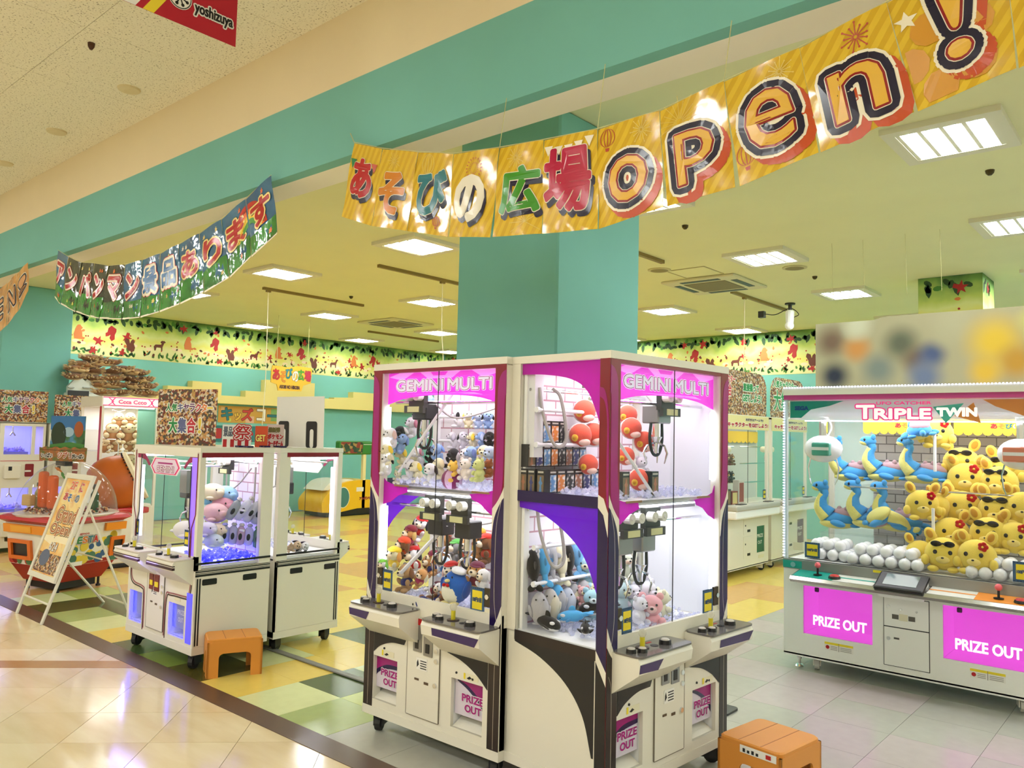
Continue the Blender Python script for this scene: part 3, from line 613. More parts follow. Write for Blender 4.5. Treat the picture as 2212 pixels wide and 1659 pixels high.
    # frame: posts, top, lintel
    for sx in (-1, 1):
        x0, x1 = sorted((sx*hw, sx*(hw-.072)))
        p = MB().rbox(x0, x1, .0005, .06, .13, 1.942, .006, 1).build('front_post', CREAM, R_); MB().rect(x0+.001, x1-.001, 1.3, 1.941, F, 0, .0012).build('red_band', RED, p)
        G = (lambda s, z, n=0, sx=sx: F(sx*(hw-s), z, n)) if sx < 0 else (lambda s, z, n=0: F(hw-s, z, n))
        for nm, mt, pts in (('magenta_band', MAG, curve([(0, 1.915), (.03, 1.895), (.05, 1.84), (.054, 1.70), (.056, 1.45), (.070, 1.33), (.071, 1.26)])+curve([(.071, 1.25), (.04, 1.285), (.014, 1.335), (.007, 1.45), (.006, 1.75), (0, 1.80)])),
                            ('cream_band', CREAM, curve([(0, 1.355), (.012, 1.33), (.04, 1.285), (.071, 1.25)])+curve([(.071, 1.12), (.055, 1.21), (.02, 1.28), (0, 1.305)])),
                            ('navy_band', NAVY, curve([(0, 1.305), (.02, 1.28), (.055, 1.21), (.071, 1.12)])+curve([(.071, .655), (.05, .69), (.02, .75), (0, .80)])),
                            ('cream_band', CREAM, curve([(0, .80), (.02, .75), (.05, .69), (.071, .655)])+curve([(.071, .58), (.05, .65), (.02, .69), (0, .72)])),
                            ('dark_band', BROWNBLK, curve([(0, .72), (.02, .69), (.05, .65), (.071, .58)])+[(.071, .135), (0, .135)])):
            mb = MB(); mb.plate(pts, G, .0005, .0025); mb.build(nm, mt, p)
        ln = MB(); q = curve([(.010, 1.30), (.022, 1.26), (.04, 1.18), (.046, 1.05), (.046, .85), (.036, .76), (.02, .70)], 5)
        for a, b in zip(q[:-1], q[1:]): ln.plate([(a[0]-.001, a[1]), (a[0]+.001, a[1]), (b[0]+.001, b[1]), (b[0]-.001, b[1])], G, .002, .0026)
        q = curve([(.012, .60), (.03, .55), (.034, .4), (.034, .14)], 5)
        for a, b in zip(q[:-1], q[1:]): ln.plate([(a[0]-.001, a[1]), (a[0]+.001, a[1]), (b[0]+.001, b[1]), (b[0]-.001, b[1])], G, .002, .0026)
        ln.build('pin_stripe', M('stripe_cream', (200, 190, 170), .5), p)
        MB().box(sx*(hw-.02)-.02, sx*(hw-.02)+.02, D-.055, D, .69, 1.942).build('rear_post', CREAM, R_)
    # decorations on the visible left side
    sp = MB().rect(D-.055, D, .135, 1.942, SL, 0, .003).build('side_post', RED, R_)
    g = lambda s, z, n=0: SL(D-.055+s, z, n)
    for nm, mt, pts in (('magenta_band', MAG, curve([(0, 1.82), (.03, 1.80), (.05, 1.70), (.055, 1.5)])+[(.055, 1.30)]+curve([(.055, 1.30), (.045, 1.335), (.043, 1.5), (.043, 1.66), (.03, 1.75), (0, 1.78)])[1:]),
                        ('cream_band', CREAM, [(0, 1.355), (.03, 1.34), (.055, 1.28), (.055, 1.18), (.03, 1.27), (0, 1.30)]),
                        ('navy_band', NAVY, [(0, 1.30), (.03, 1.27), (.055, 1.18), (.055, .62), (0, .70)]),
                        ('cream_band', CREAM, [(0, .70), (.055, .62), (.055, .56), (0, .655)]), ('dark_band', DARK, [(0, .655), (.055, .56), (.055, .135), (0, .135)])):
        MB().plate(pts, g, .003, .0045).build(nm, mt, sp)
    MB().rect(.055, D-.055, .655, .70, SL, 0, .003).build('side_sill', BROWNBLK, R_)
    MB().rect(.055, D-.055, 1.295, 1.345, SL, 0, .003).build('side_band', NAVY, R_)
    sw = [(.058, .64)]+curve([(.058, .655), (.25, .60), (.40, .51), (.49, .40), (.527, .27)])[1:]+[(.53, .66)]
    MB().plate([(.058, .655)]+curve([(.058, .648), (.22, .605), (.37, .525), (.47, .41), (.522, .25)])+[(.53, .25), (.53, .655)], SL, 0, .003).build('side_sweep', DARK, R_)
    MB().plate(curve([(.058, 1.89), (.2, 1.885), (.36, 1.86), (.46, 1.80), (.532, 1.66)])+[(.532, 1.94), (.058, 1.94)], SL, -.012, -.011).build('arch_film', MAGF, R_)
    MB().plate(curve([(.058, 1.265), (.2, 1.245), (.36, 1.165), (.46, 1.07), (.532, .92)])+[(.532, 1.294), (.058, 1.294)], SL, -.012, -.011).build('arch_film', PURF, R_)
    MB().box(-hw-.003, hw+.003, -.003, D+.003, 1.942, 1.976).build('top_frame', CREAM, R_)
    MB().rect(-hw+.07, hw-.07, 1.925, 1.942, F, -.03, 0).build('lintel', RED, R_)
    # glass
    for a, b, n in ((-.418, .022, -.018), (.006, .418, -.026)): MB().rect(a, b, .755, 1.925, F, n, n+.005).build('glass_door', GLASS, R_)
    MB().rect(.012, .016, .735, 1.925, F, -.012, -.009).build('door_edge', DARK, R_)
    MB().rect(.055, D-.055, .70, 1.942, SL, -.008, -.003).build('side_glass', GLASS, R_)
    if brick_right:
        MB().box(hw-.016, hw-.01, .06, D-.05, .70, 1.93).build('side_panel', M('panel_white', (226, 228, 232), .35), R_)
        MB().rect(.06, D-.05, .70, 1.94, SR, 0, .003).build('side_cladding', CREAM, R_)
    else: MB().rect(.06, D-.055, .70, 1.942, SR, -.008, -.003).build('side_glass', GLASS, R_)
    YB_ = D-.03 if brick_right else .47
    MB().box(-.44, .44, YB_, YB_+.01, .70, 1.94).build('brick_backdrop', BRK, R_)
    MB().box(-hw+.04, hw-.04, D-.014, D-.008, .70, 1.94).build('back_sheet', CREAM if brick_right else GLASS, R_)
    # header
    hd = MB().plate(curve([(-.415, 1.755), (-.25, 1.79), (0, 1.803), (.25, 1.79), (.415, 1.755)])+[(.415, 1.925), (-.415, 1.925)], F, -.045, -.041).build('header_panel', MAGL, R_)
    for pts in ([(-.41, 1.905), (-.3, 1.885), (-.21, 1.925), (-.33, 1.925)], [(-.16, 1.925), (-.1, 1.89), (.08, 1.89), (.14, 1.925), (.05, 1.925), (.03, 1.905), (-.06, 1.905), (-.08, 1.925)], [(.22, 1.925), (.3, 1.885), (.41, 1.91), (.41, 1.925)], [(-.22, 1.808), (.24, 1.812), (.3, 1.80), (.1, 1.813), (-.1, 1.81)]):
        MB().plate(pts, F, -.041, -.0405).build('header_flash', MAGP, hd)
    HF = FRONT((0, .0395, 0))
    for s, a, b in (('GEMINI', -.345, .02), ('MULTI', .055, .36)): letter(hd, s, HF, (a, 1.828, b, 1.884), [(M('backlit_white', (238, 196, 238), .3, emit=.75), .0085, 0), (TXM, .0058, .0007), (M('backlit_silver', (206, 200, 216), .3, emit=.55), .0028, .0014)], 'lettering')
    # shelf between the two storeys
    MB().box(-.415, .415, .05, D-.03, 1.305, 1.318).build('upper_floor', CLEARW if not brick_right else WHITE, R_)
    MB().rect(-.33, .33, 1.296, 1.318, F, -.055, -.05).build('shelf_lip', M('lip_grey', (196, 196, 204), .3), R_)
    for pts in ([(-.418, 1.35), (-.40, 1.335), (-.34, 1.32), (-.235, 1.312), (-.225, 1.285), (-.30, 1.262), (-.36, 1.225), (-.418, 1.21)], [(.418, 1.37), (.40, 1.335), (.35, 1.32), (.235, 1.305), (.25, 1.28), (.31, 1.262), (.36, 1.225), (.418, 1.20)]):
        MB().plate(pts, F, -.036, -.032).build('corner_bracket', MAGF, R_)
    for u in (-.33, .25): MB().rect(u, u+.12, 1.312, 1.322, F, -.03, -.029).build('caution_strip', M('strip_brown', (150, 110, 70), .5), R_)
    # lights
    sx = -1 if not brick_right else 1
    for z0, z1 in ((.80, 1.20), (1.40, 1.74)): MB().cyl((sx*.405, .045, z0), (sx*.405, .045, z1), .009, n=8).build('led_tube', LEDW, R_)
    for z in (1.915, 1.292): MB().rect(-.38, .38, z-.006, z, F, -.075, -.06).build('led_bar', LEDW, R_)
    lamp(R_, (0, .28, 1.93), .7, .4, 5.2, (1, .97, 1)); lamp(R_, (0, .28, 1.295), .7, .4, 5.2, (.97, .97, 1))
    # gantries
    for z, us in ((1.80, (-.25,) if not brick_right else (.1,)), (1.235, (-.10, .10) if not brick_right else (-.20, -.02))):
        MB().cyl((-.46, .14, z-.03), (.46, .14, z-.03), .008).cyl((-.46, .5, z+.02), (.46, .5, z+.02), .008).build('gantry_rail', CHROME, R_)
        MB().box(-.44, .44, .16, .2, z+.02, z+.05).build('gantry_beam', STEEL, R_)
        for u in us: carriage(R_, u, .11, z); claw(R_, u, .17, z-.165 if z < 1.5 else z-.12, 'steel' if brick_right else 'dark')
        u = us[0]
        MB().tube(curve([(u+.05, .2, z-.04), (u+.15, .25, z-.11), (u+.3, .35, z-.07), (.36, .42, z+.04)]), .006).build('cable', M('cable_grey', (168, 164, 160), .4), R_)
        MB().tube(curve([(.30, .46, z+.05), (.31, .45, z-.08), (.25, .44, z-.2), (.21, .44, z-.18), (.26, .44, z-.02), (.28, .46, z+.05)] if not brick_right else [(-.43, .47, z+.03), (-.42, .45, z-.1), (-.37, .42, z-.24), (-.31, .4, z-.21), (-.33, .42, z-.02), (-.36, .45, z+.03)]), .009).build('hose', M('cable_grey', (168, 164, 160), .4), R_)
    MB().box(.2 if not brick_right else -.46, .27 if not brick_right else -.4, .47, .54, 1.5, 1.9).build('column_bracket', M('bracket_white', (222, 222, 224), .5), R_)
    # prize rods and caps
    rr = (-.42, .44) if not brick_right else (-.46, .02); ry = .435 if not brick_right else .455
    for z in ((1.70, 1.56, 1.03, .93) if not brick_right else (1.724, 1.56, 1.082, .914)):
        MB().cyl((rr[0], ry, z), (rr[1], ry, z), .009, n=8).cyl((rr[0]-.004, ry, z), (rr[0]+.012, ry, z), .014, n=8).build('prize_rod', M('rod_white', (232, 232, 236), .35), R_)
    MB().box(-.47, -.435, .44 if not brick_right else .512, .53, .70, 1.93).build('inner_post', WHITE, R_)
    if not brick_right:
        MB().tube([(-.40, .10, 1.36), (-.02, .16, 1.83)], .008).build('slant_rod', M('rod_white', (232, 232, 236), .35), R_); MB().tube([(-.33, .10, .84), (-.05, .16, 1.12)], .011).build('slant_rod', M('rod_white', (232, 232, 236), .35), R_)
    else: MB().tube([(-.43, .10, 1.70), (.0, .12, 1.34)], .008).build('slant_rod', M('rod_white', (232, 232, 236), .35), R_)
    # cards and locks on the glass
    for s in (-1, 1):
        price_card(R_, F, *((-.375, -.30) if s < 0 else (.28, .37)), .755 if s < 0 else .745, .865 if s < 0 else .865, -.013)
        lk = MB().rect(*((-.415, -.38) if s < 0 else (.375, .415)), .78, .87, F, -.018, -.006).build('lock_plate', LOCKP, R_); MB().cyl(F(s*.397, .83, -.006), F(s*.397, .83, .004), .012, n=12).build('lock', CHROME, lk)
        MB().rect(*((-.415, -.375) if s < 0 else (.375, .415)), .735, .775, F, -.012, -.01).build('warning_sticker', M('sticker_buff', (226, 220, 190), .6), R_)
    ice(R_, -.38, .38, .08, .45, .708, 420); ice(R_, -.38, .38, .08, .45, 1.324, 420)
    for x in (-.42, .42):
        for y in (.07, .5): caster(R_, x, y, .09)
    return R_
GMA = gemini_multi('claw_machine', 'large two-storey claw machine with magenta header and penguin plush, front facing the aisle', (-2.992, 2.85, 0), 0, False)
ang = math.radians(86); GMB_LOC = Vector((-1.91, 2.85, 0))+Vector((math.cos(ang), math.sin(ang), 0))*.49
GMB = gemini_multi('claw_machine', 'large two-storey claw machine with whale plush and figure boxes, nearest to the viewer', GMB_LOC, ang, True)
# ---------------------------------------------------------------- triple-claw crane with two prize windows
def triple_twin():
    R_ = thing('crane_machine', 'wide two-player crane machine with pink prize windows and yellow plush', 'claw machine', (-1.49, 5.70, 0)); F = FRONT(); hw, D = .815, .95
    holes = [(-.675, -.21, .257, .590), (.215, .68, .257, .590)]
    MB().holed(-hw, hw, .10, .70, holes, F, -.02, 0).box(-hw, -hw+.015, .02, D, .1, .70).box(hw-.015, hw, .02, D, .1, .70).box(-hw, hw, D-.015, D, .1, .7).box(-hw, hw, 0, D, .09, .11).build('cabinet', M('silver_grey_enamel', (242, 242, 236), .35), R_)
    MB().box(-hw, hw, -.012, .05, .70, .765).build('sill', M('sill_grey', (150, 150, 148), .3, .5), R_)
    MB().rect(-hw, -.68, .705, .755, F, .012, .014).build('teal_strip', TEALP, R_); MB().cyl(F(-.74, .73, .012), F(-.74, .73, .022), .018, n=12).build('lock', CHROME, R_)
    MB().rect(-.2, -.14, .742, .758, F, .0125, .014).build('caution_label', YEL, R_)
    PINK = M('lit_pink_interior', (222, 140, 218), .4, emit=.52)
    for a, b, c, d in holes:
        ch = MB().box(a-.002, b+.002, .3, .31, c-.002, d+.002).box(a-.008, a-.001, .021, .31, c, d).box(b+.001, b+.008, .021, .31, c, d).box(a, b, .021, .31, d+.001, d+.008).box(a, b, .021, .31, c-.008, c-.001).build('prize_outlet', PINK, R_)
        MB().rect(a, b, c, d, F, -.012, -.008).build('outlet_window', see('pink_window', (.97, .76, .96), body=.22, bodyc=(232, 120, 224)), ch); MB().rbox(a+.08, a+.11, -.004, .012, d-.035, d-.004, .006).build('latch', M('latch_purple', (80, 10, 80), .4), ch)
        letter(ch, 'PRIZE OUT', FRONT((0, .007, 0)), (a+.07, c+.07, b-.04, c+.135), [(M('backlit_white2', (246, 232, 246), .3, emit=.8), .003, 0)])
        l = MB().rect(a+.15, a+.34, c-.085, c-.03, F, 0, .002).build('caution_label', PAPER, R_); MB().rect(a+.15, a+.34, c-.045, c-.03, F, .002, .003).build('label_head', YEL, l)
        q = MB()
        for i in range(3): q.rect(a+.19, a+.235, c-.078+.01*i, c-.075+.01*i, F, .002, .0028).rect(a+.255, a+.33, c-.078+.01*i, c-.075+.01*i, F, .002, .0028)
        q.rect(a+.244, a+.247, c-.085, c-.03, F, .002, .0032).build('label_print', M('print_midgrey', (120, 116, 110), .6), l)
        MB().plate(arc((a+.17, c-.064), .013, 0, 360, 12), F, .002, .003).build('label_mark', TXR, l)
    dr = MB().rect(-.135, .135, .405, .595, F, 0, .005).build('service_door', M('silver_grey_enamel', (242, 242, 236), .35), R_); d2 = MB().rect(-.135, .135, .152, .398, F, 0, .005).build('service_door', M('silver_grey_enamel', (242, 242, 236), .35), R_)
    g = MB().holed(-.139, .139, .148, .599, [(-.135, .135, .405, .595), (-.135, .135, .152, .398)], F, 0, .003).build('door_gap', DARK, R_)
    k = MB()
    for u, v, o, r in ((-.107, .53, dr, .012), (-.03, .52, dr, .007), (.065, .52, dr, .007), (-.107, .325, d2, .012)): k.cyl(F(u, v, .005), F(u, v, .012), r, n=12)
    k.build('lock', CHROME, dr)
    MB().rect(-.085, -.045, .455, .485, F, .005, .007).rect(.015, .055, .455, .485, F, .005, .007).rect(-.075, -.042, .325, .337, F, .005, .007).build('coin_return', M('coin_return_dark', (90, 86, 80), .4), dr)
    MB().rect(-.042, .01, .45, .492, F, .005, .006).build('small_label', M('sticker_buff', (226, 220, 190), .6), dr)
    # control ledge with tablet
    L = MB(); prof = [(0, .70), (.17, .675), (.19, .655), (.17, .635), (.0, .63)]
    vs = [F(u, v, n) for u in (-.70, .70) for n, v in prof]; L.add(vs, [(4, 3, 2, 1, 0), (5, 6, 7, 8, 9)]+[(i, (i+1) % 5, 5+(i+1) % 5, 5+i) for i in range(5)]); led = L.build('control_ledge', M('ledge_chrome', (190, 188, 184), .18, .8), R_)
    TOPF = lambda u, v, n=0: F(u, .70-.147*v+.001+n, v)
    for (u0, u1, c) in ((-.69, -.42, TEALP), (-.42, -.16, M('ledge_white', (222, 220, 212), .3)), (.16, .42, M('ledge_white', (222, 220, 212), .3)), (.42, .69, ORG)):
        MB().add([TOPF(u0, .01), TOPF(u1, .01), TOPF(u1, .165), TOPF(u0, .165)], [(0, 1, 2, 3)]).build('ledge_print', c, led)
    MB().add([TOPF(-.42, .07, .001), TOPF(-.16, .07, .001), TOPF(-.16, .09, .001), TOPF(-.42, .09, .001)], [(0, 1, 2, 3)]).build('ledge_stripe', TEALP, led); MB().add([TOPF(.16, .07, .001), TOPF(.42, .07, .001), TOPF(.42, .09, .001), TOPF(.16, .09, .001)], [(0, 1, 2, 3)]).build('ledge_stripe', ORG, led)
    for u in (-.54, .54):
        b = TOPF(u, .09); MB().cyl(b, b+Vector((0, 0, .006)), .028, n=14).cyl(b, b+Vector((0, 0, .055)), .007).build('joystick_stem', DARK, led); MB().ell(b+Vector((0, 0, .068)), .021, 12, 8).build('joystick_ball', M('ball_pink', (222, 96, 106), .3), led, True)
        b = TOPF(u+.12, .11); o = MB().cyl(b, b+Vector((0, 0, .014)), .04, .036, 16).build('push_button', DARK, led); MB().cyl(b+Vector((0, 0, .014)), b+Vector((0, 0, .024)), .032, .026, 16).build('button_cap', M('button_red', (206, 70, 70), .25), led)
    tb = thing('tablet', None, None, (0, -.06, .69)); tb.parent = R_; tb.rotation_euler = (math.radians(24), 0, 0)
    MB().rbox(-.15, .15, -.13, .07, .02, .05, .014).build('tablet_case', DARK, tb); MB().box(-.1, .1, -.09, .04, .05, .0515).build('screen', M('dim_screen', (110, 120, 116), .08), tb); MB().rbox(-.14, .14, -.1, .06, -.05, .022, .015).build('tablet_stand', WHITE, tb)
    # upper cabin
    for sx in (-1, 1):
        MB().box(sx*(hw-.012)-.012, sx*(hw-.012)+.012, 0, .024, .765, 1.905).build('corner_post', M('post_clear', (206, 216, 218), .2), R_); MB().box(sx*(hw-.02)-.02, sx*(hw-.02)+.02, D-.04, D, .70, 1.905).build('rear_post', CREAM, R_)
        MB().box(sx*(hw-.004)-.003, sx*(hw-.004)+.003, .03, D-.04, .765, 1.9).build('side_glass', GLASS, R_)
        dots = MB()
        for i in range(56): dots.rbox(sx*hw-.006, sx*hw+.006, -.006, .004, .78+.02*i, .788+.02*i, .0015, 1)
        dots.build('led_strip', M('led_bluewhite', (206, 214, 255), emit=5), R_)['kind'] = 'stuff'
    MB().rect(-hw+.03, .015, .765, 1.905, F, -.016, -.010).build('glass_door', GLASS, R_); MB().rect(-.005, hw-.03, .765, 1.905, F, -.026, -.02).build('glass_door', GLASS, R_)
    MB().box(-hw, hw, -.004, D, 1.905, 1.938).build('magenta_band', M('band_rose', (184, 58, 128), .35), R_); MB().box(-hw-.004, hw+.004, -.008, D, 1.938, 1.992).build('top_cap', CREAM, R_)
    dots = MB()
    for i in range(80): dots.box(-hw+.02*i, -hw+.02*i+.009, -.014, -.006, 1.988, 1.996)
    dots.build('led_strip', M('led_bluewhite', (206, 214, 255), emit=5), R_)['kind'] = 'stuff'
    hd = MB().rect(-hw+.03, hw-.03, 1.762, 1.9, F, -.034, -.031).build('header_panel', see('header_film', (.95, .97, .97), body=.5, bodyc=(246, 250, 248)), R_)
    MB().plate([(-.78, 1.895), (-.40, 1.895), (-.5, 1.86), (-.63, 1.835), (-.7, 1.775), (-.78, 1.775)], F, -.0305, -.030).build('teal_flash', TEALP, hd); MB().plate([(.78, 1.895), (.45, 1.895), (.52, 1.85), (.65, 1.80), (.7, 1.775), (.78, 1.775)], F, -.0305, -.030).build('orange_flash', ORG, hd)
    HF = FRONT((0, .0295, 0)); rose = M('backlit_rose', (226, 40, 130), .4, emit=.5); LTW = M('backlit_white3', (244, 240, 240), .3, emit=.7)
    letter(hd, 'SEGA', HF, (-.745, 1.832, -.65, 1.858), [(M('print_blue', (20, 70, 150), .4), .003, 0)])
    letter(hd, 'UFO CATCHER', HF, (-.185, 1.866, .155, 1.886), [(rose, .001, 0)]); letter(hd, 'T', HF, (-.315, 1.772, -.2, 1.862), [(rose, .013, 0), (LTW, .004, .0008)]); letter(hd, 'RIPLE', HF, (-.195, 1.772, .15, 1.836), [(rose, .013, 0), (LTW, .005, .0008)])
    MB().plate([(.165, 1.85), (.345, 1.872), (.24, 1.742)], F, -.0295, -.029).build('teal_triangle', M('print_aqua', (60, 196, 180), .4), hd); MB().plate([(.29, 1.79), (.4, 1.876), (.44, 1.745)], F, -.0290, -.0285).build('orange_triangle', ORG, hd)
    letter(hd, 'TWIN', HF, (.19, 1.79, .415, 1.84), [(LTW, .005, .002)])
    MB().box(-hw+.02, hw-.02, .02, D-.02, .70, .765).build('play_floor', WHITE, R_)
    MB().box(-.47, hw-.03, D-.03, D-.02, .765, 1.9).build('brick_backdrop', BRKG, R_); MB().box(-hw+.03, hw-.03, D-.012, D-.006, .765, 1.9).build('back_sheet', CLEARW, R_)
    A = FRONT((0, .68, 0))
    for k in range(2):
        u0 = -.47+.62*k; pts = [(u0, 1.79), (u0+.6, 1.79), (u0+.6, 1.70)]
        for i in range(9, -1, -1): pts += arc((u0+.03+.06*i, 1.70), (.03, .026), 0, -180, 6)[1:]
        a = MB().plate(pts, A, 0, .006).build('scalloped_awning', AWN, R_)
        for i, (ch, c) in enumerate(zip('あそびの広場', ((178, 30, 36), (206, 130, 40), (20, 110, 120), (240, 236, 226), (60, 130, 50), (178, 50, 80)))): letter(a, ch, A, (u0+.23+.045*i, 1.725, u0+.268+.045*i, 1.758), [(M('ink_%d_%d' % (c[0], c[2]), c, .5), .002, .008)])
    for i in range(4): MB().box(-.78, .78, .15+.2*i, .18+.2*i, 1.80, 1.82).build('ceiling_rail', WHITE, R_)
    for z, y in ((1.29, .42),): MB().rect(-.47, .78, z-.004, z, F, -D+.03, -.35).build('clear_shelf', ACRYL, R_); MB().cyl((-.47, .36, z-.006), (.78, .36, z-.006), .006, n=8).build('shelf_rod', CHROME, R_)
    for u in (-.62, .62):
        c = thing('claw_pod', None, None, (u+.0, .25, 1.555)); c.parent = R_
        MB().ell((0, 0, 0), (.135, .12, .1), 18, 12).build('shell', M('pod_white', (232, 234, 238), .25), c, True); s = 1 if u < 0 else -1
        MB().rbox(s*.02-.065, s*.02+.065, -.125, -.06, -.05, .045, .012).build('lens', M('lens_teal' if s > 0 else 'lens_orange', (90, 170, 150) if s > 0 else (210, 120, 90), .1), c); MB().box(s*.02-.06, s*.02+.06, -.128, -.124, -.01, .012).build('lens_band', WHITE, c)
        MB().cyl((0, 0, .08), (0, 0, .26), .03).build('stem', CHROME, c); MB().tube(curve([(.03, 0, .09), (.06, 0, .16), (.02, .02, .24)]), .006).build('cable', WHITE, c)
        for k in (-1, 1): MB().tube([(k*.09, 0, -.06), (k*.11, 0, -.14), (k*.1, 0, -.22), (k*.085, -.01, -.26)], [.007, .006, .005, .003]).build('prong', CHROME, c)
    MB().box(-.70, -.02, .40, .86, .925, .935).box(-.70, -.69, .40, .86, .765, .925).box(-.03, -.02, .40, .86, .765, .925).build('clear_step', ACRYL, R_)
    MB().rect(-.55, .0, .765, .94, F, -.42, -.416).build('clear_divider', ACRYL, R_); MB().cyl((.12, .2, .95), (.12, .2, 1.18), .01).cyl((.1, .35, 1.42), (.1, .35, 1.68), .01).build('support_rod', WHITE, R_)
    price_card(R_, F, -.665, -.56, .788, .895, -.008); price_card(R_, F, .60, .72, .788, .91, -.008)
    MB().rect(-.75, -.68, .83, .885, F, -.009, -.007).build('notice_sticker', M('sticker_buff', (226, 220, 190), .6), R_)
    lamp(R_, (0, .45, 1.79), 1.4, .6, 14, (.96, .99, 1)); MB().rect(-.7, .7, 1.752, 1.760, F, -.12, -.1).build('led_bar', LEDW, R_)
    for u in (-.74, .74):
        for y in (.1, .85): MB().cyl((u, y, .012), (u, y, .1), .009).cyl((u, y, 0), (u, y, .012), .03, .024, 14).cyl((u, y, .05), (u, y, .06), .018, n=6).build('levelling_foot', CHROME, R_)
    for u in (-.62, .62):
        for y in (.12, .82): caster(R_, u, y, .095, CREAM, .3, M('wheel_cream', (200, 196, 186), .5))
    return R_
TT = triple_twin()
# ---------------------------------------------------------------- small claw machines, back to back
def gemini_small(label, loc, rz, lit, D=.56):
    hw = .49; R_ = thing('small_claw_machine', label, 'claw machine', loc, rz); F = FRONT(); SR = fr((hw, 0, 0), (0, 1, 0), (0, 0, 1)); SL = fr((-hw, D, 0), (0, -1, 0), (0, 0, 1))
    holes = [(-.455, -.255, .185, .405), (.15, .37, .185, .405)]
    MB().holed(-hw, hw, .12, .745, holes, F, -.02, 0).box(-hw, -hw+.015, .02, D, .12, .65).box(hw-.015, hw, .02, D, .12, .65).box(-hw, hw, D-.015, D, .12, .65).box(-hw, hw, 0, D, .11, .13).build('cabinet', CREAM, R_)
    MB().box(-hw-.003, hw+.003, -.003, D, .1, .15).build('base_skirt', CREAM, R_); MB().box(-hw+.02, hw-.02, .03, D-.02, .66, .68).build('prize_tray', WHITE, R_)
    for SS in (SR, SL): MB().rect(0.02, D, .152, .66, SS, 0, .003).build('side_panel', CREAM, R_)
    BL = M('blue_led', (60, 60, 255), emit=6)
    for a, b, c, d in holes:
        ch = MB().box(a-.002, b+.002, .17, .18, c-.002, d+.002).box(a-.008, a-.001, .021, .18, c, d).box(b+.001, b+.008, .021, .18, c, d).box(a, b, .021, .18, d+.001, d+.008).box(a, b, .021, .18, c-.008, c-.001).build('prize_outlet', WHITE, R_)
        MB().rect(a+.01, b-.01, c+.05, d-.01, F, -.03, -.026).build('outlet_flap', see('frosted_blue', (.8, .84, 1), body=.6, bodyc=(200, 206, 240)), ch)
        if lit: MB().cyl((a+.018, .012, c+.02), (a+.018, .012, d-.01), .007, n=8).cyl((a+.02, .012, c+.012), (b-.01, .012, c+.012), .004, n=6).build('blue_led_tube', BL, ch)
        if a > 0: letter(ch, 'PRIZE', FRONT((0, .025, 0)), (a+.08, d-.075, b-.04, d-.045), [(M('print_paleblue', (214, 214, 226), .5), .001, 0)]); letter(ch, 'OUT', FRONT((0, .025, 0)), (a+.09, d-.125, b-.06, d-.095), [(M('print_paleblue', (214, 214, 226), .5), .001, 0)])
        MB().rect((a+b)/2-.03, (a+b)/2+.05, d+.02, d+.045, F, 0, .002).build('hand_sticker', M('sticker_buff', (226, 220, 190), .6), R_)
    coin_panel(R_, F, -.17, .08, .185, .60, [(-.135, -.075, .455, .567), (-.06, .01, .45, .565)], True)
    for u0, u1, s in ((-.425, -.04, -1), (.095, .465, 1)):
        o = deck(R_, F, u0, u1, .735, s, CREAM, M('deck_pale', (226, 216, 214), .3)); MB().box(u0-.001, u1+.001, -.1485, -.13, .668, .684).box(u0-.001, u1+.001, -.1475, -.13, .69, .697).build('dark_stripe', M('stripe_maroon', (52, 20, 26), .4), o)
    # bent stripes round the outlets
    ST = [M('stripe_maroon', (52, 20, 26), .4), M('stripe_rose', (150, 80, 90), .4)]
    for base in ([(-.455, .60), (-.45, .50), (-.40, .455), (-.27, .44), (-.235, .40), (-.232, .15)], [(.46, .60), (.43, .47), (.38, .455), (.18, .45), (.115, .42), (.105, .15)]):
        for k in range(2):
            off = .014*k*(1 if base[0][0] < 0 else -1); q = curve([(u+off, v+.014*k) for u, v in base], 4); mb = MB()
            for a, b in zip(q[:-1], q[1:]):
                d = Vector((b[0]-a[0], b[1]-a[1])); n = Vector((-d.y, d.x)).normalized()*.0045; mb.plate([(a[0]-n.x, a[1]-n.y), (b[0]-n.x, b[1]-n.y), (b[0]+n.x, b[1]+n.y), (a[0]+n.x, a[1]+n.y)], F, .0005, .0025)
            mb.build('bent_stripe', ST[k], R_)
    for S_, sgn in ((SR, 1), (SL, -1)):
        a, b = 0, D
        MB().rect(a, b, .690, .704, S_, 0, .004).rect(a, b, .612, .626, S_, .003, .0045).rect(a, b, .640, .648, S_, .003, .0045).build('black_line', DARK, R_); MB().rect(a, b, .630, .634, S_, .003, .0045).rect(a, b, .652, .656, S_, .003, .0045).build('maroon_line', M('stripe_maroon', (52, 20, 26), .4), R_)
        for u in ((.05, .35) if sgn > 0 else (.12, .42)):
            MB().plate(rrect(u, u+.105, .552, .592, .008, 3), S_, .003, .006).build('hand_slot', DARK, R_)
        fu = (lambda s: s) if sgn > 0 else (lambda s: D-s)
        mb = MB()
        for s in (.012, .03): mb.rect(*sorted((fu(s), fu(s+.010))), .16, .60, S_, .003, .0045)
        mb.build('corner_stripe', DARK, R_)
    # cabin
    PURL = M('lit_violet_post', (150, 110, 245), .4, emit=.55) if lit else WHITE
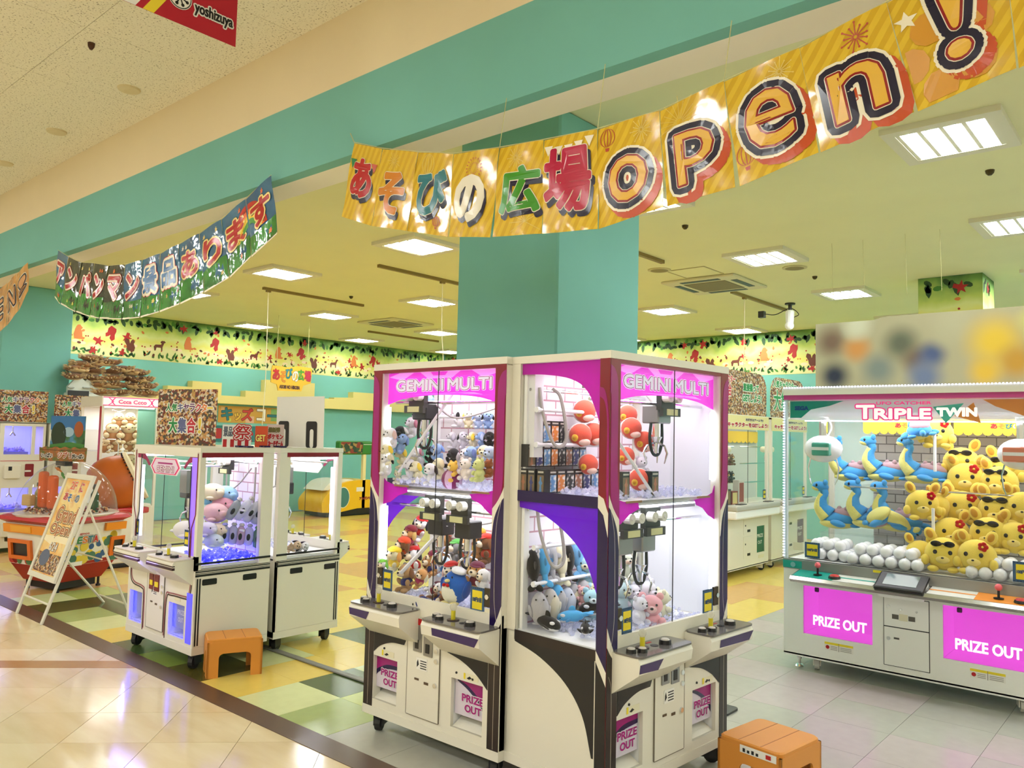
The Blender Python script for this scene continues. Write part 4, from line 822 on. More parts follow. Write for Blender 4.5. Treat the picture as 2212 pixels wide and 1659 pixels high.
    for sx in (-1, 1):
        MB().box(*sorted((sx*hw, sx*(hw-.035))), 0, .04, .65, 1.435).build('front_post', CREAM, R_)
        MB().box(*sorted((sx*hw, sx*(hw-.04))), D-.09, D, .65, 1.435).build('rear_post', CREAM, R_)
        u0, u1 = sorted((sx*(hw-.035), sx*(hw-.115)))
        if sx > 0: MB().box(u0, u1, .002, .04, .16, 1.40).build('light_post', PURL, R_)
        st_ = MB(); q = [(sx*.37, 1.40), (sx*.37, .98), (sx*.40, .9), (sx*.40, .70)] if sx < 0 else [(.375, 1.34), (.375, .98), (.40, .88), (.40, .72), (.44, .62)]
        for a, b in zip(q[:-1], q[1:]):
            n = Vector((b[1]-a[1], a[0]-b[0])).normalized()*.005; st_.plate([(a[0]-n.x, a[1]-n.y), (b[0]-n.x, b[1]-n.y), (b[0]+n.x, b[1]+n.y), (a[0]+n.x, a[1]+n.y)], F, .001, .004)
        st_.build('black_stripe', DARK, R_); st2 = MB(); q = [(sx*.46, 1.43), (sx*.46, 1.02), (sx*.415, .93), (sx*.415, .72)]
        for a, b in zip(q[:-1], q[1:]):
            n = Vector((b[1]-a[1], a[0]-b[0])).normalized()*.004; st2.plate([(a[0]-n.x, a[1]-n.y), (b[0]-n.x, b[1]-n.y), (b[0]+n.x, b[1]+n.y), (a[0]+n.x, a[1]+n.y)], F, .001, .004)
        st2.build('red_stripe', RED, R_)
        S_ = SR if sx > 0 else SL; a_, b_ = (.04, D-.09) if sx > 0 else (.09, D-.04)
        MB().rect(a_, b_, .704, 1.405, S_, -.008, -.003).build('side_glass', GLASS, R_); MB().rect(a_-.03, b_, 1.405, 1.437, S_, 0, .003).build('red_lintel', RED, R_)
        MB().rect(a_, b_, 1.385, 1.4, S_, -.06, -.04).build('led_bar', M('led_pinkwhite', (246, 214, 255), emit=6), R_)
    MB().box(-hw-.003, hw+.003, -.003, D+.002, 1.437, 1.470).build('top_frame', CREAM, R_); MB().rect(-.45, .45, 1.405, 1.437, F, -.03, 0).build('lintel', CREAM, R_)
    for a, b, n in ((-.40, -.02, -.016), (-.035, .375, -.024)): MB().rect(a, b, .745, 1.405, F, n, n+.005).build('glass_door', GLASS, R_)
    MB().rect(-.03, -.026, .73, 1.405, F, -.011, -.008).build('door_edge', DARK, R_)
    MB().rect(-.44, -.40, .745, 1.405, F, -.02, -.01).build('window_stile', CREAM, R_); MB().cyl((-.40, .03, .80), (-.40, .03, 1.32), .009, n=8).build('led_tube', LEDW, R_)
    hx = [(-.25, 1.32), (-.19, 1.385), (.15, 1.385), (.21, 1.32), (.15, 1.265), (-.19, 1.265)]; hc = (-.02, 1.325)
    sc = lambda k: [(hc[0]+(u-hc[0])*k, hc[1]+(v-hc[1])*k) for u, v in hx]
    sg = MB().plate(hx, F, -.012, -.007).build('hexagon_sign', WHITE, R_); MB().plate(sc(.93), F, -.007, -.0065).build('sign_rim', M('print_rose', (226, 30, 120), .4), sg); MB().plate(sc(.84), F, -.0065, -.006).build('sign_face', M('sign_lilac', (232, 214, 236), .4), sg)
    letter(sg, 'GEMINI', FRONT((0, .0055, 0)), (-.15, 1.285, .11, 1.325), [(TXM, .005, 0), (TXW, .001, .0006)]); MB().rect(-.13, .09, 1.34, 1.352, F, -.006, -.0055).build('sign_bar', TXM, sg)
    for sx in (-1, 1): MB().plate([(sx*.45, 1.405), (sx*.34, 1.405), (sx*.28, 1.36), (sx*.25, 1.33), (sx*.27, 1.32), (sx*.32, 1.36), (sx*.4, 1.375), (sx*.45, 1.375)], F, -.01, -.006).build('sign_wing', M('print_rose_dark', (150, 20, 80), .4), sg)
    MB().box(-.46, -.05 if lit else -.46+.01, D-.03, D-.02, .68, 1.41).build('back_panel', GLASS, R_); MB().box(-.05, .46, D-.03, D-.02, .68, 1.41).build('brick_backdrop', BRK, R_) if lit else MB().box(-.45, .46, D-.03, D-.02, .68, 1.41).build('back_glass', GLASS, R_)
    z = 1.36; MB().cyl((-.46, .12, z), (.46, .12, z), .007).cyl((-.46, .45, z), (.46, .45, z), .007).cyl((.1, .06, z-.03), (.1, .5, z-.03), .008).build('gantry_rail', CHROME, R_)
    carriage(R_, .1, .42, z); MB().box(.02, .12, .1, .2, 1.14, 1.30).build('claw_mount', STEEL, R_); claw(R_, -.02, .2, 1.10, 'dark')
    MB().tube(curve([(.0, .2, 1.19), (.12, .3, 1.12), (.25, .4, 1.18), (.36, .46, 1.32)]), .006).tube(curve([(.40, .47, 1.33), (.41, .46, 1.1), (.39, .45, .96), (.43, .45, .99)]), .007).build('cable', M('cable_grey', (168, 164, 160), .4), R_)
    if lit:
        for zz in (1.03, .89): MB().cyl((.04, .36, zz), (.46, .36, zz), .008, n=8).build('prize_rod', M('rod_white', (232, 232, 236), .35), R_)
    price_card(R_, F, -.44, -.38, .81, .92, -.008); price_card(R_, F, .31, .375, .80, .91, -.008)
    lamp(R_, (.0, .28, 1.43), .7, .35, 4.5, (1, .96, 1))
    if lit:
        lamp(R_, (.2, .3, .74), .4, .3, 3.2, (.18, .18, 1), (0, 0, 0)); lamp(R_, (0, -.16, .70), .5, .03, 2.2, (.25, .22, 1), (-.5, 0, 0)); lamp(R_, (-.35, -.06, .36), .02, .2, .8, (.2, .2, 1), (-PI/2, 0, 0))
        MB().rect(.40, .47, .17, .50, F, .0, .004).build('violet_panel', M('lit_blue_panel', (88, 84, 250), .4, emit=.6), R_)
        ice(R_, 0, .45, .05, .5, .688, 260, see('blue_chip', (.7, .72, 1), body=.45, bodyc=(130, 130, 255), ior=1.6))
    else: ice(R_, -.1, .45, .1, .5, .688, 260)
    for x in (-.42, .42):
        for y in (.07, D-.06): caster(R_, x, y, .1)
    return R_
LGA = gemini_small('small claw machine lit blue and violet, front facing the aisle, orange stool beside it', (-5.57, 2.70, 0), 0, True)
LGB = gemini_small('small white claw machine standing behind the blue-lit one, facing away', (-5.57, 3.87, 0), PI, False)
# ================================================================ BANNERS
def yellow_sheet_mat():
    m = bpy.data.materials.new('banner_gold'); m.use_nodes = True; MC['banner_gold'] = m; nt = m.node_tree; b = nt.nodes['Principled BSDF']
    tc = nt.nodes.new('ShaderNodeTexCoord'); mp = nt.nodes.new('ShaderNodeMapping'); mp.inputs['Rotation'].default_value = (0, math.radians(-32), 0); nt.links.new(tc.outputs['Object'], mp.inputs[0])
    w = nt.nodes.new('ShaderNodeTexWave'); w.inputs['Scale'].default_value = 8; w.inputs['Distortion'].default_value = .6; nt.links.new(mp.outputs[0], w.inputs['Vector'])
    r = nt.nodes.new('ShaderNodeValToRGB'); el = r.color_ramp.elements; el[0].position = .45; el[0].color = (*lin((206, 166, 40)), 1); el[1].position = .55; el[1].color = (*lin((222, 186, 52)), 1)
    nt.links.new(w.outputs['Fac'], r.inputs[0]); nt.links.new(r.outputs[0], b.inputs['Base Color'])
    b.inputs['Roughness'].default_value = .12; n = nt.nodes.new('ShaderNodeTexNoise'); n.inputs['Scale'].default_value = 6; n.inputs['Detail'].default_value = 2; nt.links.new(tc.outputs['Object'], n.inputs['Vector'])
    bp = nt.nodes.new('ShaderNodeBump'); bp.inputs['Strength'].default_value = .2; bp.inputs['Distance'].default_value = .03; nt.links.new(n.outputs['Fac'], bp.inputs['Height']); nt.links.new(bp.outputs[0], b.inputs['Normal']); return m
GOLD = yellow_sheet_mat()
IVORY = M('print_ivory', (240, 232, 208), .25); INKN = M('print_deep_navy', (16, 10, 44), .2); INKO = M('print_rust', (190, 72, 20), .25); INKR = M('print_crimson', (140, 14, 18), .25)
INKG = M('print_gold_letter', (226, 178, 66), .25); PALEY = M('print_pale_yellow', (226, 204, 104), .3)
def sheet(root, px4, Y, mat, bow=.012, name='banner_sheet'):
    """one laminated sheet hung between two points; returns its frame (u along, v up, origin lower left)"""
    tl, tr, br, bl = [P(a, b, Y=Y) for a, b in px4]
    o = Vector((0, Y, 0)); n = 6; mb = MB(); vs = []
    for j in range(n+1):
        for i in range(n+1):
            s, t = i/n, j/n; p = (bl*(1-s)+br*s)*(1-t)+(tl*(1-s)+tr*s)*t
            vs.append(p+Vector((0, -bow*math.sin(PI*s)*.5+.004*math.sin(7*t+5*s), 0)))
    fs = [(j*(n+1)+i, j*(n+1)+i+1, (j+1)*(n+1)+i+1, (j+1)*(n+1)+i) for j in range(n) for i in range(n)]
    k = len(vs); mb.add(vs+[v+Vector((0, .001, 0)) for v in vs], fs+[tuple(q+k for q in f[::-1]) for f in fs])
    sh = mb.build(name, mat, root, True)
    def F(s, t, h=0):
        p = (bl*(1-s)+br*s)*(1-t)+(tl*(1-s)+tr*s)*t
        return p+Vector((0, -bow*math.sin(PI*min(1, max(0, s)))*.5+.004*math.sin(7*t+5*s)-.0012-h, 0))
    return sh, F
def aspect(F):  # sheet frame in metres
    w = (F(1, .5)-F(0, .5)).length; h = (F(.5, 1)-F(.5, 0)).length
    return (lambda u, v, n=0: F(u/w, v/h, n)), w, h
def sparkle(mb, F, c, r, k=12, w=.0016, dots=True):
    for i in range(k):
        a = 2*PI*i/k; d = Vector((math.cos(a), math.sin(a))); n = Vector((-d.y, d.x))*w; rr = r*(1 if i % 2 else .75)
        p, q = Vector(c)+d*r*.12, Vector(c)+d*rr
        mb.add([F(*(p-n)), F(*(q-n)), F(*(q+n)), F(*(p+n))], [(0, 1, 2, 3)])
        if dots: mb.add([F(q.x+w*2.2*math.cos(j*PI/3), q.y+w*2.2*math.sin(j*PI/3)) for j in range(6)], [tuple(range(6))])
def hflat(F, h): return lambda u, v, n=0: F(u, v, h+n)
def balloon(mb, F, c, r):
    for k in (-1, -.5, 0, .5, 1):
        q = [(c[0]+r*k*math.cos(a), c[1]+r*1.05*math.sin(a)) for a in [PI/2-PI*i/10*.94 for i in range(11)]]
        for a, b in zip(q[:-1], q[1:]): mb.add([F(a[0]-.002, a[1]), F(a[0]+.002, a[1]), F(b[0]+.002, b[1]), F(b[0]-.002, b[1])], [(0, 1, 2, 3)])
    mb.add([F(c[0]-r*.3, c[1]-r*1.2), F(c[0]+r*.3, c[1]-r*1.2), F(c[0]+r*.2, c[1]-r*1.6), F(c[0]-r*.2, c[1]-r*1.6)], [(0, 1, 2, 3)])
def pennants(F, u0, v0, u1, v1, n, cols, sh, parent):
    for i in range(n):
        a, b = u0+(u1-u0)*i/n, u0+(u1-u0)*(i+.85)/n; v = v0+(v1-v0)*(i+.5)/n-.02*math.sin(PI*(i+.5)/n)
        MB().add([F(a, v), F(b, v), F((a+b)/2, v-(b-a)*.95)], [(0, 1, 2)]).build('printed_pennant', cols[i % len(cols)], parent)
YB = 2.565
BN = thing('letter_banner', 'yellow banner of ten laminated sheets reading asobi no hiroba open', 'banner', (0, 0, 0))
top = [(765, 309), (826, 322), (903, 329), (980, 333), (1079, 320), (1175, 303), (1291, 280), (1425, 240), (1564, 176), (1727, 104), (1915, 6), (2168, -118), (2330, -200)]
bot = [(738, 468), (803, 488), (879, 499), (968, 512), (1060, 513), (1171, 505), (1292, 495), (1434, 448), (1589, 405), (1769, 330), (1975, 243), (2196, 148), (2380, 60)]
gap = [0, 0, 0, 2, 4, 0, 1, 7, 9, 4, 8, 5]
JP = [('あ', (178, 14, 24)), ('そ', (206, 126, 20)), ('び', (8, 112, 122)), ('の', (236, 230, 210)), ('広', (60, 142, 34)), ('場', (176, 36, 66))]
JB = [(.20, .33, .78, .80), (.12, .20, .76, .70), (.18, .24, .86, .78), (.14, .20, .74, .70), (.14, .26, .92, .74), (.06, .22, .86, .86)]
LB = [('o', (.22, .18, .78, .63)), ('p', (.22, .16, .76, .66)), ('e', (.22, .22, .80, .74)), ('n', (.24, .16, .80, .60)), ('!', (.42, .26, .64, 1.1))]
for k in range(12):
    if k == 11: px4 = [top[k], top[k+1], bot[k+1], (bot[k][0]+gap[k], bot[k][1]-1)]
    else: px4 = [top[k], top[k+1], (bot[k+1][0], bot[k+1][1]), (bot[k][0]+gap[k], bot[k][1]-gap[k]*.3)]
    sh, F = sheet(BN, px4, YB-.0035*(k % 2), GOLD)
    G, w, h = aspect(F); mb = MB(); mbr = MB()
    if k < 6:
        s, c = JP[k]; b = JB[k]; ink = M('ink_kana_%d' % k, c, .2)
        if k == 0: pennants(hflat(G, .001), .02*w, .82*h, .98*w, .80*h, 4, [GRN, INKO, M('print_moss', (70, 120, 50), .3), INKO], None, sh)
        if k == 5: pennants(hflat(G, .001), .02*w, .93*h, .98*w, .97*h, 5, [IVORY], None, sh)
        if k == 3:
            for i in range(18):
                a = 2*PI*i/18
                for r0, r1 in ((.018, .028), (.036, .05)): mbr.add([hflat(G, .001)(.5*w+r_*math.cos(a+da), .80*h+r_*math.sin(a+da)) for r_, da in ((r0, 0), (r1, -.06), (r1, .06))], [(0, 1, 2)])
        if k in (1, 4): sparkle(mb, hflat(G, .0006), (.4*w, .86*h), .05, 14, .001)
        if k == 2: balloon(mb, hflat(G, .0006), (.35*w, .86*h), .045); balloon(mbr, hflat(G, .0006), (.72*w, .16*h), .022)
        if k == 4:
            for i in range(14):
                a = 2*PI*i/14; d = Vector((math.cos(a), math.sin(a)))*.09; n = Vector((-d.y, d.x))*.012; c_ = Vector((.68*w, .14*h)); q = c_+d
                if 0 < q.x < w and 0 < q.y < h: mb.add([hflat(G, .0006)(*p) for p in (c_-n, q-n, q+n, c_+n)], [(0, 1, 2, 3)])
        letter(sh, s, G, (b[0]*w, b[1]*h, b[2]*w, b[3]*h), [(INKN, .012, .0016, .014, -.024), (IVORY, .013, .0024), (ink, .0095, .0032)])
    elif k < 11:
        s, b = LB[k-6]; B = (b[0]*w, b[1]*h, b[2]*w, b[3]*h)
        if k == 6: balloon(mbr, hflat(G, .0008), (.17*w, .88*h), .034)
        if k == 8: balloon(mbr, hflat(G, .0008), (.14*w, .25*h), .034)
        if k in (6, 8): sparkle(mb, hflat(G, .0008), (.72*w, .86*h), .05, 14, .0012)
        if k == 7: sparkle(mb, hflat(G, .0008), (.3*w, .8*h), .1, 20, .0008)
        if k == 9: sparkle(mbr, hflat(G, .0008), (.62*w, .84*h), .048, 13, .0018)
        if k == 10:
            MB().add([hflat(G, .0008)(.12*w+(.034 if i % 2 == 0 else .015)*math.sin(i*PI/5), .76*h+(.034 if i % 2 == 0 else .015)*math.cos(i*PI/5)) for i in range(10)], [tuple(range(10))]).build('printed_star', IVORY, sh)
            pet = MB()
            for i in range(5): pet.plate([(.40*w+math.cos(a_)*.1+.055*math.cos(t_), .36*h+math.sin(a_)*.1+.055*math.sin(t_)) for a_ in [.6+2*PI*i/5] for t_ in [2*PI*j/10 for j in range(10)]], lambda u, v, n=0: hflat(G, .0006)(min(w*.99, max(.01, u)), max(.01, v), n), 0, .0002)
            pet.build('printed_flower', M('print_ochre', (206, 146, 40), .3), sh)
        letter(sh, s, G, B, [(INKO, .043, .0012, .022, -.030), (IVORY, .043, .0022), (INKN, .033, .0032), (IVORY, .0105, .0042), (INKR, .0078, .0050), (INKG, .0005, .0058)])
    else: MB().add([hflat(G, .0008)(*q) for q in ((.0*w+.02, .62*h), (.18*w, .78*h), (.3*w, .6*h))], [(0, 1, 2)]).build('printed_pennant', IVORY, sh)
    if mb.f: mb.build('printed_ornament', PALEY, sh)
    if mbr.f: mbr.build('printed_ornament', M('print_brick', (176, 66, 34), .3), sh)
pts = [P(a, b-2, Y=YB+.002) for a, b in top]; pts.insert(0, P(757, 288, Y=YB+.02))
MB().tube([tuple(p) for p in pts], .0022, 4).build('string', M('string_clear', (196, 190, 130), .5), BN)
for k in (0, 4, 6, 8, 10):
    p = P(*top[k], Y=YB+.003); MB().tube([tuple(p), (p.x+.02, 2.585, 3.10)], .0016, 4).build('hanger_thread', M('string_clear', (196, 190, 130), .5), BN)
# --- red and green prize banner
B2 = thing('letter_banner', 'curved green banner of eleven sheets with red kana, left of the yellow banner', 'banner')
top2 = [(125, 541), (148, 555), (175, 567), (204, 569), (234, 574), (270, 572), (307, 562), (346, 548), (386, 528), (430, 505), (478, 474), (531, 430), (586, 379)]
bot2 = [(119, 640), (132, 655), (165, 672), (196, 682), (216, 686), (265, 688), (304, 684), (346, 672), (390, 655), (442, 630), (497, 598), (544, 553), (601, 503)]
SKY = M('print_sky', (28, 96, 140), .15); HILL = M('print_meadow', (40, 128, 40), .15); NIGHT = M('print_night_green', (30, 40, 30), .15); RAIN = [M('print_red2', (186, 40, 24), .2), M('print_orange2', (226, 110, 40), .2), M('print_yellow2', (240, 206, 70), .2), M('print_green2', (70, 150, 60), .2)]
LAM = ramp_mat('laminate_green', 'noise', 6, [(.35, (30, 104, 40)), (.6, (52, 140, 52))], rough=.1, bump=.2, coat=.35)
LAMB = ramp_mat('laminate_blue', 'noise', 6, [(.35, (24, 84, 128)), (.6, (44, 110, 150))], rough=.1, bump=.2, coat=.35)
LAMK = ramp_mat('laminate_night', 'noise', 6, [(.35, (20, 30, 22)), (.6, (44, 54, 42))], rough=.1, bump=.2, coat=.35)
ch2 = 'アンパンマン景品あります'
cr = M('print_scarlet', (176, 16, 20), .2)
for k in range(12):
    px4 = [top2[k], top2[k+1], (bot2[k+1][0]-1, bot2[k+1][1]), bot2[k]]
    sh, F = sheet(B2, px4, YB-.003*(k % 2), LAMK if 1 <= k <= 4 else LAMB, .01); G, w, h = aspect(F)
    md = MB()
    for i in range(8): md.add([G(w*i/8, 0, .0008), G(w*(i+1)/8, 0, .0008), G(w*(i+1)/8, h*(.34+.05*math.sin(k+1-(i+1)*.3)), .0008), G(w*i/8, h*(.34+.05*math.sin(k+1-i*.3)), .0008)], [(0, 1, 2, 3)])
    md.build('printed_meadow', LAM, sh)
    if k >= 10:
        c_ = (w*.1 if k == 11 else w*1.05, h*.2)
        for i, r in enumerate((.68, .58, .49, .40)):
            q = [(u, v) for u, v in arc(c_, (h*r*.72, h*r), 80 if k == 10 else 5, 178 if k == 10 else 95, 12)]; q2 = arc(c_, (h*(r-.09)*.72, h*(r-.09)), 178 if k == 10 else 95, 80 if k == 10 else 5, 12)
            pp = [(min(w, max(0, u)), max(h*.33, v)) for u, v in q+q2]; MB().plate(pp, G, .001+.0002*i, .0012+.0002*i).build('printed_rainbow', RAIN[i], sh)
    sp = MB()
    for i in range(3): sparkle(sp, hflat(G, .0012), (w*random.uniform(.15, .85), h*random.choice((.12, .2, .88))), .018, 5, .004, False)
    sp.build('printed_star', random.choice((PALEY, RAIN[1], IVORY)), sh)
    s = ch2[k]
    if k in (6, 7): letter(sh, s, G, (w*.18, h*.38, w*.82, h*.80), [(cr, .034, .0024), (IVORY, .028, .003), (M('print_blue3', (22, 96, 156), .2), .008, .0036)]); MB().rect(.05*w, .95*w, .2*h, .3*h, G, .0012, .0016).build('printed_band', M('print_plum', (150, 20, 60), .2), sh)
    else: letter(sh, s, G, (w*.18, h*.36, w*.84, h*.78), [(INKN if k > 7 else cr, .024, .0014), (M('print_cream3', (244, 220, 140), .2) if k > 7 else IVORY, .020, .002), (cr, .008, .0028)])
    MB().plate([(0, -.008), (w, -.008), (w, .004), (0, .004)], G, 0, .001).build('white_edge', IVORY, sh)
pts = [P(a, b-1, Y=YB+.002) for a, b in top2]; MB().tube([tuple(p) for p in pts], .002, 4).build('string', M('string_clear', (196, 190, 130), .5), B2)
# --- end of a third banner at the left edge
B3 = thing('letter_banner', 'tan banner end with outlined capitals at far left beside teal pillar', 'banner')
LAMT = ramp_mat('laminate_tan', 'noise', 6, [(.35, (190, 130, 60)), (.6, (216, 160, 84))], rough=.1, bump=.5, coat=.6)
top3 = [(-60, 655), (-22, 645), (16, 612), (36, 592), (61, 567)]; bot3 = [(-60, 760), (-24, 742), (14, 704), (40, 672), (62, 628)]
for k in range(4):
    sh, F = sheet(B3, [top3[k], top3[k+1], bot3[k+1], bot3[k]], YB, LAMT, .01); G, w, h = aspect(F)
    letter(sh, 'PEN!'[k] if k else 'O', G, (w*.2, h*.28, w*.8, h*.72), [(IVORY, .03, .001), (INKN, .022, .0016), (M('print_tan4', (206, 150, 100), .2), .004, .0024)])
# --- red shop flag hanging over the aisle
t = thing('hanging_flag', 'red shop flag with white and yellow stripes hanging from the aisle ceiling', 'flag', (-3.22, 0, 0))
FG = fr((0, 1.782, 3.3), (0, 1, 0), (0, 0, 1)); fl_ = MB().rect(-1.0, 0, 0, .61, FG, -.001, .001).build('cloth', M('flag_red', (176, 6, 38), .6), t)
fu_ = lambda px: P(px, 102-.418*(508-px), X=-3.22).y-1.782
for a, b, c in ((fu_(256)+.09, fu_(292)+.09, PAPER), (fu_(308)+.09, fu_(332)+.09, M('flag_yellow', (240, 214, 50), .6))): MB().plate([(a-.09, 0), (b-.09, 0), (b+.30, .61), (a+.30, .61)], FG, .001, .0016).build('stripe', c, fl_)
lc = (-.262, .115); MB().plate(arc(lc, .053, 0, 360, 24), FG, .002, .0026).build('emblem_rim', PAPER, fl_); MB().plate(arc(lc, .050, 0, 360, 24), FG, .0026, .003).build('emblem_ring', TXK, fl_); MB().plate(arc(lc, .046, 0, 360, 24), FG, .003, .0034).build('emblem_disc', PAPER, fl_)
em = MB(); em.plate(arc(lc, .009, 0, 360, 10), FG, .0034, .004)
for i in range(8):
    a = 2*PI*i/8+.39; d = Vector((math.cos(a), math.sin(a))); n = Vector((-d.y, d.x))*.0028; p, q = Vector(lc)+d*.006, Vector(lc)+d*.033
    em.plate([tuple(p-n), tuple(q-n), tuple(q+n), tuple(p+n)], FG, .0034, .004); em.plate([(lc[0]+d.x*.034+.0075*math.cos(j*PI/4), lc[1]+d.y*.034+.0075*math.sin(j*PI/4)) for j in range(8)], FG, .0034, .004)
em.build('emblem_spokes', TXK, fl_)
letter(fl_, 'yoshizuya', FG, (-.195, .065, -.02, .125), [(PAPER, .008, .002), (TXK, .002, .0028)])
MB().cyl(FG(-1.0, .612), FG(0, .612), .008).cyl(FG(-.1, .612), FG(-.1, .62), .003).build('flag_rod', M('rod_white', (232, 232, 236), .35), t)
# ================================================================ SIGNS AND POSTERS
COLLAGE = ramp_mat('printed_collage', 'voronoi', 60, [(0, (110, 40, 28)), (.18, (196, 140, 80)), (.34, (206, 180, 140)), (.46, (84, 56, 40)), (.64, (176, 140, 70)), (.74, (66, 64, 48)), (.86, (206, 196, 180))], rough=.45, const=True)
RAINB = [(26, 132, 66), (90, 96, 140), (110, 60, 110), (188, 40, 56), (222, 120, 40), (226, 196, 70)]
def poster(label, F, w, h, line2, big=.16, small=.10, y1=.62, y2=.34, loc=None, hidden=0):
    t = thing('standing_poster', label, 'poster', F(w/2, 0)); o = F(w/2, 0); G = lambda u, v, n=0: F(u, v, n)-o
    b = MB().rect(0, w, 0, h, G, -.004, .0).build('board', COLLAGE, t)
    k = 0
    for row, (s, v, hh) in enumerate((('人気キャラクター', y1, small), (line2, y2, big))):
        cw = (w*.80)/len(s) if row == 0 else (w*.62)/len(s)
        for i, ch in enumerate(s):
            c = RAINB[int(i*(len(RAINB)-1)/max(1, len(s)-1))]; u = (w*.14 if row == 0 else w*.20)+cw*i
            letter(b, ch, G, (u+cw*.3, v*h, u+cw*.55, v*h+hh*h) if ch == '!' else (u+cw*.06, v*h, u+cw*.94, v*h+hh*h*(.85 if ch in 'ャッー' and False else 1)) if ch != 'ー' else (u+cw*.06, v*h+hh*h*.4, u+cw*.94, v*h+hh*h*.58), [(PAPER, .011 if row else .008, .001), (M('ink_r_%d%d%d' % c, c, .4), .004 if row else .002, .0018)])
    return t
poster('brown collage poster standing on top of the small blue-lit claw machine', fr((-6.03, 2.84, 1.472), (Vector((-5.52, 3.04, 0))-Vector((-6.03, 2.84, 0))).normalized(), (0, 0, 1)), .55, .42, '大集合!', .26, .14, .60, .22)
def lone_board(nm, lab, cat, F, w, h, mat, th=.004):
    t = thing(nm, lab, cat, F(w/2, 0)); o = F(w/2, 0); G = lambda u, v, n=0: F(u, v, n)-o
    return t, G, MB().rect(0, w, 0, h, G, -th, 0).build('board', mat, t)
# blank back of a board on black bookend stands
t, G, b = lone_board('blank_board', 'blank white back of a board with two black bookend stands on small machine', 'board', fr((-5.515, 3.55, 1.472), (Vector((.555, .06, 0))).normalized(), (-.02, 0, 1)), .54, .39, PAPER)
for u in (.03, .35): MB().plate(rrect(u, u+.12, .0, .2, .02)+[], G, .001, .004).build('bookend_stand', DARK, t); MB().plate(rrect(u+.045, u+.085, .0, .14, .018), G, .004, .0055).build('bookend_gap', PAPER, t)
def card(lab, x, y, w, h, base, items, foot=None):
    F = fr((x, y, 1.472), (.35, .94, 0), (0, 0, 1)); t, G, b = lone_board('standing_card', lab, 'sign', F, w, h, base)
    for s, bx, ls in items: letter(b, s, G, (bx[0]*w, bx[1]*h, bx[2]*w, bx[3]*h), ls)
    for u in (.05, .6): MB().rbox(u*w, (u+.3)*w, -.02, .03, 0, .012, .003, 1).build('stand_clip', NAVY, t)
    return t, G, b
W_ = PAPER
t, G, b = card('small festival card with red kanji and striped skirt atop small white machine', -5.28, 2.96, .2, .16, PAPER, [('景品', (.04, .48, .34, .9), [(M('ink_slate', (90, 96, 110), .5), .002, .001)]), ('祭', (.42, .36, .96, .96), [(TXR, .016, .001), (PAPER, .008, .0016), (TXR, .002, .0022)])])
for i in range(4): MB().rect(.03*.2+.05*i, .03*.2+.05*i+.026, 0, .055, G, 0, .001).build('red_stripe', TXR, b)
t, G, b = card('orange get card standing between festival card and red card on small machine', -5.27, 3.215, .09, .155, M('card_orange', (214, 78, 34), .5), [('GET', (.06, .28, .8, .58), [(TXR, .006, .001), (M('card_yellow', (250, 230, 120), .5), .002, .0016)])])
t, G, b = card('red and white card game sign beside the blank white board', -5.26, 3.305, .125, .17, M('card_pinkish', (216, 190, 184), .5), [('ポケモン', (.06, .36, .95, .58), [(PAPER, .006, .001), (TXR, .003, .0016)]), ('カードゲーム', (.1, .06, .95, .28), [(PAPER, .006, .001), (TXR, .003, .0016)]), ('最新弾', (.1, .66, .75, .86), [(M('ink_olive', (110, 100, 50), .5), .003, .001)])])
# wall signs of the kids corner
KX = fr((-13.715, 0, 0), (0, 1, 0), (0, 0, 1))
t = thing('wall_sign', 'tan wall sign with colourful katakana for kids corner on the left wall', 'sign', (-13.715, 7.585, 1.72)); G = lambda u, v, n=0: Vector((n, u, v))
b = MB().rect(0, 1.62, 0, .31, G, 0, .006).build('board', M('sign_tan', (196, 150, 60), .6), t)
for (u0, v0, u1, v1, c) in ((.05, .2, .14, .29, (206, 170, 120)), (.56, .0, .74, .13, (214, 170, 140)), (1.1, .05, 1.3, .29, (120, 160, 90)), (.2, .02, .26, .08, (190, 200, 90))): MB().rect(u0, u1, v0, v1, G, .006, .007).build('colour_patch', M('patch_%d_%d' % c[:2], c, .6), b)
for ch, u, w, c in (('キ', .07, .21, (20, 110, 120)), ('ッ', .33, .13, (220, 180, 60)), ('ズ', .48, .22, (190, 50, 36)), ('コ', .80, .17, (240, 234, 220)), ('ー', 1.03, .19, (20, 110, 70)), ('ナ', 1.28, .19, (220, 120, 40))):
    letter(b, ch, G, (u, .05, u+w, .27) if ch not in 'ーッ' else ((u, .14, u+w, .165) if ch == 'ー' else (u, .05, u+w, .18)), [(M('ink_dark_brown', (70, 34, 20), .5), .018, .008), (M('ink_k_%d' % c[0], c, .5), .010, .009)])
t = thing('wall_sign', 'dark teal wall sign with red character, below the kids corner sign', 'sign', (-13.715, 7.45, 1.362)); b = MB().rect(0, .95, 0, .3, G, 0, .006).build('board', M('sign_teal', (30, 104, 104), .6), t)
MB().plate(rrect(.04, .22, .06, .25, .03), G, .006, .008).build('red_mark', M('mark_red', (160, 30, 34), .6), b); letter(b, 'ー', G, (.66, .13, .86, .17), [(M('mark_red', (160, 30, 34), .6), .008, .008)]); MB().plate(arc((.72, 0), (.13, .1), 0, 180, 10), G, .006, .0075).build('red_mound', M('mark_red', (160, 30, 34), .6), b)
